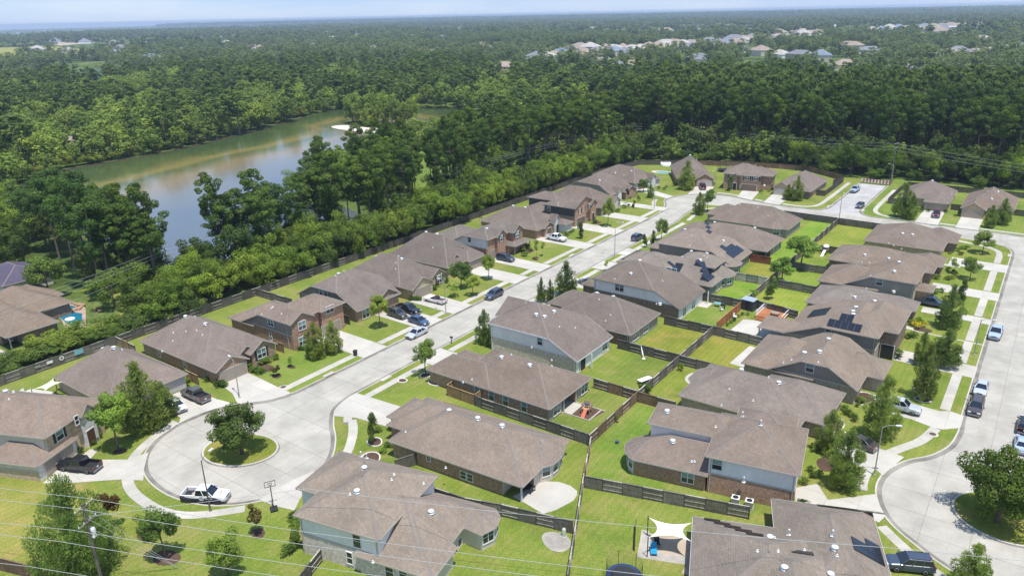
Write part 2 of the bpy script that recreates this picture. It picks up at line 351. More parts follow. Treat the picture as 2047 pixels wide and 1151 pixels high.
def sheet(name,poly,z0,z1,m,kind='structure',parent=None,color=None):
    mb=MB(); mb.prism(ccw(poly),z0,z1); o=mb.build(name,m,parent,kind=kind)
    if color: o.color=(*color,1)
    return o
def arc(cx_,cy_,r,a0,a1,n=16): return [(cx_+r*math.cos(rad(a0+(a1-a0)*i/n)),cy_+r*math.sin(rad(a0+(a1-a0)*i/n))) for i in range(n+1)]
def ellipse(cx_,cy_,rx,ry,n=28,rot=0): return [(cx_+rx*math.cos(t)*math.cos(rot)-ry*math.sin(t)*math.sin(rot),cy_+rx*math.cos(t)*math.sin(rot)+ry*math.sin(t)*math.cos(rot)) for t in (2*math.pi*i/n for i in range(n))]
def blob(cx_,cy_,rx,ry,n=22,amp=.12,seed=0):
    r=random.Random(seed); ph=[r.uniform(0,6.28) for _ in range(3)]
    return [(cx_+rx*math.cos(t)*(1+amp*math.sin(2*t+ph[0])+amp*.6*math.sin(3*t+ph[1])),cy_+ry*math.sin(t)*(1+amp*math.sin(2*t+ph[0])+amp*.6*math.sin(3*t+ph[1]))) for t in (2*math.pi*i/n for i in range(n))]

# ---------------------------------------------------------------- the ground, roads and pavements
ZL=.14      # lawn level above the road base
KW_bulb=[(-84.4,73),(-84.3,70.3),(-83.3,67),(-81.9,65.2),(-79.5,63),(-76.6,60.8),(-73.6,57.6),(-71.7,54),(-71.2,50),(-72.6,46.3),(-75.2,43),(-79,40.6),(-84,39.5),(-89.2,39.8),(-93.6,41.4),(-97.2,44.4),(-99.3,48.7),(-99.7,53),(-98.7,57.2),(-96.2,60.5),(-94.2,63),(-93.15,66.5),(-93,70)]
bulb=smooth_line(KW_bulb,4)
iS=min(range(len(bulb)),key=lambda i:math.dist(bulb[i],(-72.6,46.3)))
west_kerb=bulb[iS:]+[(-93,100),(-93,150),(-93,190)]+smooth_line([(-93,198),(-93.6,206),(-96,213),(-98.6,218.3),(-98.9,222.3),(-97.2,227.2),(-93.5,231.8),(-88,234.6),(-82,234.6),(-75,232.4),(-68,230.8),(-60,230.4)],4)+[(-56,230.5)]+smooth_line([(-54,231.4),(-53,233),(-52.6,235.5)],3)+[(-52.6,276)]
cen_kerb=list(reversed(bulb[:iS+1]))+[(-84.4,100),(-84.4,150),(-84.4,190)]+smooth_line([(-84.4,196),(-85.3,203),(-86.1,211),(-86.1,216.5),(-83.8,219.9),(-78,220.9),(-70,220.6)],4)+[(-40,220.3),(-20,219.8)]+smooth_line([(-12,218.6),(-8,217.6),(-5.5,216),(-4.3,213),(-4,209)],4)+[(-4,180),(-4,150),(-4,116)]+smooth_line([(-3.8,112),(-4.3,107.2),(-6,103),(-8.4,99.9),(-9.9,96.6),(-10.5,94),(-10.5,91.3),(-9.8,88.5),(-8.6,86),(-7,84),(-5,82.4),(-2.4,80.6),(1,78.9),(5,78.2),(10,79),(15,82.3),(18,88),(18.3,93),(17,99),(13,104.5),(7,109.5)],4)
ne_kerb=[(-43.6,276),(-43.5,236)]+smooth_line([(-43.3,235),(-42,231.9),(-39.5,230.2)],4)+[(-20,229.7),(30,228.7)]
forest_floor=sheet('forest_ground',[(-9000,-200),(6000,-200),(6000,14000),(-14000,14000)],-1.0,0,M['forest_floor'])
W_lawn=west_kerb+[(-52.6,283),(-90,288),(-133,276),(-137,262),(-137,8),(-60,8),(-60,30)]
C_lawn=cen_kerb+[(7,112),(7,110),(25,110),(25,60),(-10,40),(-30,20),(-60,8),(-60,30)]
C_lawn=cen_kerb+[(25,108),(28,60),(-10,30),(-60,8),(-60,30)]
NE_lawn=ne_kerb+[(30,288),(-43.6,288)]
E_lawn=[(5,118),(40,112),(40,219.5),(5,219.5)]
sheet('lawn',W_lawn,0,ZL,M['grass'],color=(1,1,1)); sheet('lawn',C_lawn,0,ZL,M['grass'],color=(.97,1,.9)); sheet('lawn',NE_lawn,0,ZL,M['grass'],color=(.9,1,.9)); sheet('lawn',E_lawn,0,ZL,M['grass'])
mb=MB()
for ln in (west_kerb,cen_kerb,ne_kerb): ribbon(mb,ln,-.02 if ln is ne_kerb else -.02,.16,0,ZL+.012)
def kerb_side(line,poly):
    a,b=line[len(line)//2],line[len(line)//2+1]; mx=((a[0]+b[0])/2,(a[1]+b[1])/2); l=math.dist(a,b)
    return 1 if inside((mx[0]-(b[1]-a[1])/l*.6,mx[1]+(b[0]-a[0])/l*.6),poly) else -1
kb=MB(); gt=MB()
for ln,po in ((west_kerb,W_lawn),(cen_kerb,C_lawn),(ne_kerb,NE_lawn)):
    l2=ln if kerb_side(ln,po)>0 else ln[::-1]
    ribbon(kb,l2,-.03,.17,0,ZL+.014); ribbon(gt,l2,-.62,-.06,.02,.041)
ribbon(kb,[(5,219),(5,118)][::-1],-.17,.03,0,ZL+.014)
island_w=blob(-85.6,51.1,5.1,4.1,30,.02,1); island_w=ellipse(-85.6,51.3,5.25,4.0,36,rad(25)); island_e=ellipse(3.2,93.2,5.4,5.0,36)
for isl in (island_w,island_e):
    sheet('island_lawn',isl,0,ZL,M['grass'],color=(1.05,.95,.8)); ribbon(kb,isl,-.2,.08,0,ZL+.03,closed=True); ribbon(gt,isl[::-1],.1,.35,.02,.041,closed=True)
kb.build('kerb',M['kerb'],kind='structure'); gt.build('gutter',M['gutter'],kind='structure')
# road base sheets (their dark joint filler shows between the slabs)
road_main=bulb+[(-93,225),(-84.4,225)]
main_poly=[p for p in bulb]+[(-93,202),(-84.6,202)]
curve_poly=[(-84.7,202.02),(-93.1,202.02)]+smooth_line([(-93.6,206),(-96,213),(-98.6,218.3),(-98.9,222.3),(-97.2,227.2),(-93.5,231.8),(-88,234.6),(-82,234.6),(-75,232.4),(-68,230.8),(-60,230.4)],3)+[(-60,220.5),(-70,220.6)]+smooth_line([(-78,220.9),(-83.8,219.9),(-86.1,216.5),(-86.1,211),(-85.3,203)],3)
cross_poly=[(-59.98,220.5),(-20,219.8),(-12,218.6),(-7.8,217.5),(-5.4,215.8),(-4.3,213),(5,213),(5,219.5),(30,219.5),(30,228.7),(-20,229.7),(-39.6,230.2),(-56,230.5),(-59.98,230.4)]
stub_poly=[(-56,230.52),(-39.6,230.22),(-42,231.9),(-43.5,235),(-43.6,275.5),(-52.6,275.5),(-52.6,235.5),(-54,231.4)]
right_poly=[(-4.02,212.98),(5,212.98),(5,112),(-3.8,112)]
rb=smooth_line([(-3.8,111.98),(-4.3,107.2),(-6,103),(-8.4,99.9),(-9.9,96.6),(-10.5,94),(-10.5,91.3),(-9.8,88.5),(-8.6,86),(-7,84),(-5,82.4),(-2.4,80.6),(1,78.9),(5,78.2),(10,79),(15,82.3),(18,88),(18.3,93),(17,99),(13,104.5),(7,109.5),(5,111.98)],3)
def road(name,poly,cutx,cuty,m,ang=0):
    o=sheet(name,poly,.001,.012,M['joint']); slabs_poly(o,poly,cutx,cuty,.035,.02,M[m],gap=.035,ang=ang)
road('road',main_poly,[-88.7,-97.2,-80.0,-75.5],[41,46,51.2,56.5]+[62+6.1*i for i in range(24)],'road')
road('road',curve_poly,[-88.7,-80,-71],[208,214,220.8,225.6,230],'road')
road('road',cross_poly,[-54,-48,-42,-36,-30,-24,-18,-12,-6,0,6,12],[225.1],'road')
road('road',stub_poly,[-48.1],[237,243,249,255,261,267,272],'oldroad')
road('road',right_poly,[.35],[118+6.2*i for i in range(16)],'road')
road('road',rb,[-4.6,.35,9],[84.6,88.5,93,99,106],'road')
# footpaths, cut into their squares
def walk(line,w=1.4,step=1.5,far=4,sm=4):
    ln=smooth_line(line,sm) if sm else line
    o=MB(); ribbon(o,ln,-w/2,w/2,ZL-.02,ZL+.006); o=o.build('footpath',M['joint'],kind='structure'); slabs_strip(o,ln,w-.02,ZL+.022,.03,M['walk'],step,far_step=far); return ln
wb=[(-73.4, 43.28), (-76.22, 40.05), (-78.72, 38.11), (-81.87, 37.06), (-85.84, 36.93), (-89.01, 37.29), (-92.05, 38.38), (-95.07, 40.42), (-97.2, 42.72), (-99.0, 46.1), (-100.07, 49.83)]
walk(wb+[(-101.0,49.8)],1.4)
walk([(-96.2,61.6),(-95.3,66.3)],1.4,1.5,4,0); walk([(-95.3,66.4),(-95.3,82.2)],1.4,1.5,4,0)
for y0,y1 in ((88.3,97.6),(103,107),(113,128.5),(134.2,138.4),(143.9,159.5),(164.8,174.8),(180.8,190.4),(196,205.5)): walk([(-95.3,y0),(-95.3,y1)],1.4,1.5,4,0)
walk([(-98.2,210.0),(-100.4,214.5),(-101.3,218.2)],1.3); walk([(-96.3,233.6),(-93.5,235.4)],1.2)
walk([(-88.3,237),(-83,236.9),(-77,235)],1.3); walk([(-74.8,234.2),(-72,233.2)],1.2,1.5,4,0)
walk([(-65.6,232.6),(-60,232.4),(-57.4,233.6),(-55.9,237),(-55.6,245),(-55.6,274)],1.3)
walk([(-40.5,270),(-40.6,246),(-40,237.5),(-37.5,233.6),(-34,232.3),(-28.4,232)],1.3)
walk([(-22.4,231.9),(-18.4,231.8)],1.2,1.5,4,0); walk([(-12.8,231.5),(20,230.8)],1.2,1.5,4,0)
walk([(-79.9,66.3),(-78.4,64.9)]+[(-78.36, 65.71), (-77.22, 64.83), (-75.58, 63.31), (-74.17, 61.69), (-72.72, 59.78), (-71.8, 58.21)],1.35)
for y0,y1 in ((72.4,86.5),(93,103.6),(109.6,117),(123,133.6),(139.2,147),(154,160),(166,196)): walk([(-82.1,y0),(-82.1,y1)],1.35,1.5,4,0)
walk([(-82.2,199),(-83.3,207),(-83.3,213),(-81.6,216.6),(-77,217.8)],1.2)
for y0,y1 in ((117.6,131.8),(137,147),(147.6,158),(161.6,172.8),(178.4,193.6),(200.4,207)): walk([(-6.3,y0),(-6.3,y1)],1.4,1.5,4,0)
walk([(-6.3,207),(-7,211.2),(-10,214),(-16,216)],1.3)
walk([(-6.6,111),(-7.7,106.3),(-9.5,102.9),(-11.1,99.6),(-12.2,95.6),(-12.3,92),(-11.9,89.4)],1.4); walk([(-8.4,83.4),(-4.4,79.8),(0,77.2)],1.3)
def drive(poly,cx_=(),cy_=(),m='drive'):
    o=sheet('driveway',poly,ZL-.02,ZL+.016,M['joint']); slabs_poly(o,poly,cx_,cy_,ZL+.034,.03,M[m],gap=.025)
drive([(-100.39, 31.43), (-97.19, 33.77), (-92.55, 37.8), (-89.84, 39.35), (-92.52, 41.01), (-95.79, 43.47), (-96.21, 41.99), (-96.41, 40.87), (-100.93, 37.83), (-103.96, 36.98)],[-97.5,-94.2],[34.6])
drive([(-109,52),(-101,51.6),(-99.55,50.4),(-99.8,53),(-98.85,57),(-97.4,59.0),(-101.5,58.3),(-109,58)],[-105,-101.3],[55])
drive([(-106.2,61.8),(-101,60.8),(-97.2,59.1),(-96.1,60.6),(-94.2,63),(-93.1,66.3),(-96.5,66.4),(-106.2,67)],[-101.5,-97],[64.3])
for x0,x1,ya,yb in ((-106.6,-92.9,82.4,88.3),(-106.4,-92.9,97.8,103.8),(-105.4,-92.9,107.2,113.3),(-107.4,-92.9,128.6,134.1),(-108,-92.9,138.6,143.9),(-108.8,-92.9,159.6,164.8),(-107,-92.9,175,181),(-109,-92.9,190.6,196.1),(-111,-93,205.7,210.0)): drive([(x0,ya),(x1,ya-.3),(x1,yb-.3),(x0,yb)],[x0+4.5,-96.1],[(ya+yb)/2])
drive([(-113,226.5),(-99,221),(-98.9,222.3),(-98.2,224.7),(-113,232)],[-105],[]); drive([(-95.6,229.6),(-93.5,231.8),(-91,233.3),(-90.9,238),(-92.6,245),(-98,242)],[],[237])
drive([(-82.5,244.5),(-80.6,234.2),(-75.2,232.4),(-77.2,246)],[-79],[238]); drive([(-72.4,245.2),(-71.3,231.6),(-66,230.7),(-66.3,244)],[-69],[237]); drive([(-28.4,245.5),(-28.3,230),(-22.5,229.9),(-23,246.8)],[-25.5],[237]); drive([(-18.4,243),(-18.3,229.7),(-12.9,229.6),(-13,243)],[-15.7],[236])
drive([(-71,67.6),(-78.5,66.6),(-81.7,65.1),(-83.3,67),(-84.3,70.3),(-84.4,72.2),(-71,73.2)],[-75,-79.5],[70])
drive([(-70.23, 50.0), (-72.7, 53.81), (-73.37, 50.65), (-73.44, 48.0), (-73.4, 45.36), (-70.56, 45.77), (-67.97, 46.49)],[-70.5],[48.3])
for xa,ya,yb in ((-76.5,86.7,92.8),(-76,103.8,109.4),(-76,117.3,122.8),(-74,133.8,139),(-79,147.3,153.6),(-80,160.2,165.8)): drive([(-84.5,ya),(xa,ya),(xa,yb),(-84.5,yb)],[-81],[(ya+yb)/2])
drive([(-18.9, 85.35), (-16.78, 87.82), (-14.8, 85.12), (-12.14, 87.74), (-11.32, 88.62), (-10.23, 89.69), (-9.41, 87.48), (-8.4, 85.67), (-8.78, 83.91), (-11.3, 84.63), (-15.3, 82.22), (-17.62, 81.53)],[-15,-11.5],[86])
drive([(-20.43, 100.17), (-17.77, 101.87), (-16.22, 102.56), (-13.89, 101.16), (-11.62, 100.85), (-9.92, 100.71), (-8.9, 100.5), (-9.95, 96.38), (-10.35, 94.29), (-11.65, 95.6), (-12.87, 95.53), (-13.02, 94.68), (-16.71, 96.82)],[-16,-12.3],[100.6])
drive([(-14.26, 116.54), (-12.3, 117.18), (-6.87, 116.74), (-5.65, 117.55), (-3.78, 117.13), (-3.74, 113.05), (-5.7, 111.17), (-6.86, 110.97), (-9.95, 111.85), (-12.45, 111.82)],[-9.5,-5.6],[114.8])
for xa,ya,yb in ((-16,131.9,136.9),(-15.5,147.1,147.5),(-15.8,158.2,161.4),(-16.4,173,178.2),(-15.5,193.8,200.2)): drive([(xa,ya),(-3.9,ya-.4),(-3.9,yb-.4),(xa,yb)],[-10.5,-6.8],[(ya+yb)/2])
# yards whose grass differs in colour
def yard(poly,col): sheet('yard_lawn',poly,ZL-.03,ZL+.005,M['grass'],color=col)
GR=(.86,1.02,.82); YL=(1.25,1.05,.9); LM=(1.0,1.25,.8)
yard([(-45.6,95),(-53,95),(-53,110),(-45.6,110)],(.95,.95,.95)); yard([(-45.6,111),(-55,111),(-55,124.8),(-45.6,124.8)],YL); yard([(-45.6,126),(-52.8,126),(-52.8,140.5),(-45.6,140.5)],(.9,1,.9))
yard([(-45.6,142),(-53,142),(-53,156.6),(-45.6,156.6)],LM); yard([(-45.6,158),(-53,158),(-53,171),(-45.6,171)],YL); yard([(-45.6,172.5),(-52.6,172.5),(-52.6,219),(-45.6,219)],LM); yard([(-45.4,189),(-33.5,189),(-33.5,219),(-45.4,219)],(1.1,1.1,.85))
yard([(-45.4,173),(-38,173),(-38,187.3),(-45.4,187.3)],(1.05,1.12,.85)); yard([(-45.4,158),(-36,158),(-36,170.6),(-45.4,170.6)],(1,1.15,.85)); yard([(-45.4,143.8),(-35,143.8),(-35,156.7),(-45.4,156.7)],(1.12,1.2,.85)); yard([(-45.4,110.8),(-37,110.8),(-37,124.6),(-45.4,124.6)],YL); yard([(-45.4,95.3),(-39,95.3),(-39,109.4),(-45.4,109.4)],(1.1,1.05,.9))
yard([(-44.6,79.6),(-38.5,79.6),(-38.5,94),(-45.4,94)],GR); yard([(-40.4,71),(-28,74.6),(-28,79),(-44.4,79)],(.9,1.03,.85)); yard([(-53,80.3),(-45.6,80.3),(-45.6,94),(-53,94)],(.9,.92,.95)); yard([(-93.4,66.8),(-105,67.2),(-105,81.8),(-93.4,81.8)],(.85,1,.85))
# meadow and dry grass at the near left corner
for i_,(k_,tn_) in enumerate(((1.0,(1.1,1.02,1.0)),(.8,(1.22,1.06,1.12)),(.62,(1.36,1.12,1.3)))):
    sheet('dry_grass',blob(-93,27.5,13*k_,9*k_,40,.16,8+i_),ZL-.03,ZL+.004*(i_+1),M['grass'],color=tn_)
sheet('field',[(-250,262),(-215,275),(-185,240),(-163,196),(-168,172),(-190,182),(-225,222)],0,.06,M['grass'],color=(.75,.9,.8)); sheet('field',[(-240,300),(-200,330),(-160,300),(-165,270)],0,.06,M['grass'],color=(.9,.9,.9))
sheet('far_field',[(-1500,560),(-1200,520),(-1560,640),(-1760,880),(-2280,1010),(-2400,900)],0,.3,M['grass'],color=(1.5,1.25,1.3))
# ---------------------------------------------------------------- the lake, with an island and a long spit
lake_pts=[(-206,95),(-262,98),(-311,114),(-320,126),(-332,142),(-333,160),(-336,192),(-350,236),(-367,278),(-381,312),(-388,345),(-365,362),(-330,380),(-290,374),(-262,352),(-258,318),(-268,285),(-262,255),(-248,228),(-238,205),(-224,186),(-213,172),(-212,160),(-200,155),(-186,158),(-172,155),(-163,146),(-159,132),(-157,118),(-157,100),(-158,88),(-170,86)]
lake=smooth_line(lake_pts,5,True)
shore=lake[5*2:5*14]
def lake_mesh():
    bm=bmesh.new(); vs_=[bm.verts.new((x,y,.05)) for x,y in lake]; bm.faces.new(vs_); bmesh.ops.triangulate(bm,faces=bm.faces[:])
    for ax in (0,1):
        lo=-395 if ax==0 else 80; hi=-150 if ax==0 else 385; v_=lo
        while v_<hi:
            co=(v_,0,0) if ax==0 else (0,v_,0); no=(1,0,0) if ax==0 else (0,1,0); bmesh.ops.bisect_plane(bm,geom=bm.verts[:]+bm.edges[:]+bm.faces[:],plane_co=co,plane_no=no); v_+=6
    me=bpy.data.meshes.new('lake'); bm.to_mesh(me); bm.free()
    a=me.attributes.new('shore','FLOAT','POINT'); vals=[]
    for v_ in me.vertices: vals.append(min(1,min(math.dist((v_.co.x,v_.co.y),s_) for s_ in shore[::2])/110))
    a.data.foreach_set('value',vals); me.materials.append(M['water']); return me
o=link('lake_water',lake_mesh(),kind='structure')
sheet('island_sand',blob(-303,288,25,11,24,.1,3),.02,.22,M['beach']); island_ground=sheet('island_ground',blob(-310,302,23,11,24,.1,4),.02,.4,M['forest_floor'])
mb=MB(); ribbon(mb,lake[5*2:5*9],-.5,.3,0,.3); mb.build('lake_bank',M['mulch'],kind='structure')
for pts in ([(-900,350),(-830,330),(-700,340),(-780,400),(-900,470),(-1050,520),(-1060,430)],[(-660,430),(-600,430),(-590,500),(-650,520)],[(-240,360),(-200,362),(-200,420),(-245,415)]): sheet('pond_water',pts,.0,.08,M['water'])

# ---------------------------------------------------------------- houses
def line_in(p,q):
    """inward unit normal of edge p->q of a counter-clockwise polygon"""
    l=math.dist(p,q) or 1; return (-(q[1]-p[1])/l,(q[0]-p[0])/l)
class Block:
    """one convex part of a house; every roof edge has an eave height and a slope, or None for a gable"""
    def __init__(s,poly,edges,wall,oh=.45,walls=None,foot=None,base=ZL):
        s.p=poly; s.e=edges; s.wall=wall; s.oh=oh; s.base=base; n=len(poly)
        s.pl=[]
        for i in range(n):
            if edges[i] is None: s.pl.append(None); continue
            z,sl=edges[i]; nx,ny=line_in(poly[i],poly[(i+1)%n]); s.pl.append((sl*nx,sl*ny,z-sl*(nx*poly[i][0]+ny*poly[i][1])))
        s.act=[q for q in s.pl if q]
        s.walls=walls or {}; s.foot=foot
    def z(s,x,y): return min(a*x+b*y+c for a,b,c in s.act)
    def faces(s):
        out=[]
        for i,q in enumerate(s.pl):
            if not q: continue
            pg=list(s.p)
            for r in s.act:
                if r is q: continue
                pg=clip(pg,r[0]-q[0],r[1]-q[1],r[2]-q[2])
                if len(pg)<3: break
            if len(pg)>=3 and abs(poly_area(pg))>.02: out.append((i,[(x,y,q[0]*x+q[1]*y+q[2]) for x,y in pg]))
        return out
    def footprint(s):
        n=len(s.p); L=[]
        for i in range(n):
            a,b=s.p[i],s.p[(i+1)%n]; nx,ny=line_in(a,b); o=s.oh if s.e[i] else .3; L.append((nx,ny,-(nx*a[0]+ny*a[1])-o))
        out=[]
        for i in range(n):
            a,b=L[i-1],L[i]; d=a[0]*b[1]-a[1]*b[0]
            if abs(d)<1e-6: out.append(s.p[i]); continue
            out.append(((-a[2]*b[1]+b[2]*a[1])/d,(-a[0]*b[2]+b[0]*a[2])/d))
        return out
    def wall_faces(s,a,b,drop=.09):
        """points of the wall's upper edge along a->b"""
        ts={0.0,1.0}; A=s.act
        for i in range(len(A)):
            for j in range(i):
                da=(A[i][0]-A[j][0])*a[0]+(A[i][1]-A[j][1])*a[1]+A[i][2]-A[j][2]; db=(A[i][0]-A[j][0])*b[0]+(A[i][1]-A[j][1])*b[1]+A[i][2]-A[j][2]
                if da*db<0: ts.add(da/(da-db))
        P_=[]
        for t in sorted(ts):
            x=a[0]+(b[0]-a[0])*t; y=a[1]+(b[1]-a[1])*t; P_.append((x,y,s.z(x,y)-drop))
        return P_
SIDE={'S':0,'E':1,'N':2,'W':3}
def rect(r,z=2.7,s=.55,wall='brick_brown',rot=None,oh=.45,foot=None,base=ZL,walls=None,**e):
    x0,x1,y0,y1=r; p=[(x0,y0),(x1,y0),(x1,y1),(x0,y1)]; ed=[(z,s)]*4
    for k,v in e.items(): ed[SIDE[k]]=v if (v is None or isinstance(v,tuple)) else (v,s)
    w={SIDE[k]:v for k,v in (walls or {}).items()}
    return Block(p,ed,wall,oh,w,foot,base)
def polyb(p,z=2.7,s=.55,wall='brick_brown',none=(),oh=.45,walls=None):
    return Block(p,[None if i in none else (z,s) for i in range(len(p))],wall,oh,walls or {})
SH={}
def shared(key,fn):
    if key not in SH: SH[key]=fn()
    return SH[key]
def window_mesh(w,h,style):
    mb=MB(); f=.085
    for x0,x1,z0,z1 in ((-w/2-f,w/2+f,h/2,h/2+f),(-w/2-f,w/2+f,-h/2-f*1.3,-h/2),(-w/2-f,-w/2,-h/2,h/2),(w/2,w/2+f,-h/2,h/2)): mb.box(x0,x1,-.07,.03,z0,z1)
    mb.box(-w/2,w/2,-.045,.02,-.03,.03)
    n=2 if w>1.25 else 1
    if w>2.2: n=3
    for k in range(1,n): x=-w/2+w*k/n; mb.box(x-.045,x+.045,-.055,.02,-h/2,h/2)
    return mb.data('window',M['trim_white' if style!='t' else 'trim_tan'])
def pane_mesh(w,h,up):
    mb=MB(); mb.box(-w/2,w/2,-.012,.0,0.0 if up else -h/2,h/2 if up else 0.0); return mb.data('pane',M['glass_blind' if up else 'glass_dark'])
def pane_full(w,h):
    mb=MB(); mb.box(-w/2,w/2,-.012,.0,-h/2,h/2); return mb.data('pane',M['glass_dark'])
ANG={'S':0,'E':rad(90),'N':rad(180),'W':rad(-90)}
def add_window(root,x,y,z,ang,w,h,style=''):
    o=link('window',shared(('w',w,h,style),lambda:window_mesh(w,h,style)),root,(x,y,z),ang)
    o.location.x+=math.sin(ang)*.02; o.location.y-=math.cos(ang)*.02
    if style=='d': link('pane',shared(('pf',w,h),lambda:pane_full(w,h)),o)
    else:
        link('pane',shared(('pu',w,h),lambda:pane_mesh(w,h,True)),o); link('pane',shared(('pl',w,h),lambda:pane_mesh(w,h,False)),o)
    if style=='s':
        sm=shared(('sh',h),lambda:(lambda b:(b.box(-.2,.2,-.05,.03,-h/2-.08,h/2+.08),b.data('shutter',M['shutter']))[1])(MB()))
        for k in (-1,1): link('shutter',sm,o,(k*(w/2+.31),0,0))
def garage_mesh(w,h):
    mb=MB(); mb.box(-w/2,w/2,-.03,.05,0,h,0)
    for j in range(4):
        for i in range(8 if w>3.4 else 4):
            n=8 if w>3.4 else 4; cw=w/n; x=-w/2+cw*(i+.5); z=h*(j+.5)/4; mb.box(x-cw*.4,x+cw*.4,-.055,-.025,z-h*.09,z+h*.09,0)
    return mb.data('garage_door',None)
def add_garage(root,x,y,ang,w=4.9,h=2.15,m='garage_tan'):
    def mk():
        me=garage_mesh(w,h); me.materials.clear(); me.materials.append(M[m]); return me
    o=link('garage_door',shared(('g',w,h,m),mk),root,(x+math.sin(ang)*.03,y-math.cos(ang)*.03,ZL),ang)
    def fr():
        b=MB(); b.box(-w/2-.14,-w/2,-.06,.03,0,h+.14); b.box(w/2,w/2+.14,-.06,.03,0,h+.14); b.box(-w/2,w/2,-.06,.03,h,h+.14); return b.data('door_frame',M['trim_tan'])
    link('door_frame',shared(('gf',w,h),fr),o)
def turbine_mesh():
    mb=MB(); mb.revolve([(.18,-.3),(.18,.02),(.34,.04),(.37,.1),(.34,.17),(.22,.22),(.05,.24)],14); mb.revolve([(.4,-.16),(.4,-.13),(.2,-.1)],14); return mb.data('roof_vent',M['galv'])
def pipe_mesh():
    mb=MB(); mb.tube([(0,0,-.3),(0,0,.22)],.045,n=8); mb.box(-.13,.13,-.13,.13,-.02,.03); mb.revolve([(.08,.18),(.08,.24),(.03,.26)],8); return mb.data('vent_pipe',M['vent_white'])
def stack_mesh():
    mb=MB(); mb.tube([(0,0,-.3),(0,0,.7)],.075,n=10); mb.box(-.2,.2,-.2,.2,-.03,.04); mb.revolve([(.13,.66),(.13,.72),(.04,.8)],10); return mb.data('flue_pipe',M['galv'])
def panel_mesh(w,h):
    mb=MB(); mb.box(-w/2,w/2,-h/2,h/2,.06,.1,1); mb.box(-w/2+.03,w/2-.03,-h/2+.03,h/2-.03,.1,.106,0)
    return mb.data('solar_panel',[M['pv'],M['pv_frame']])
HOUSES={}
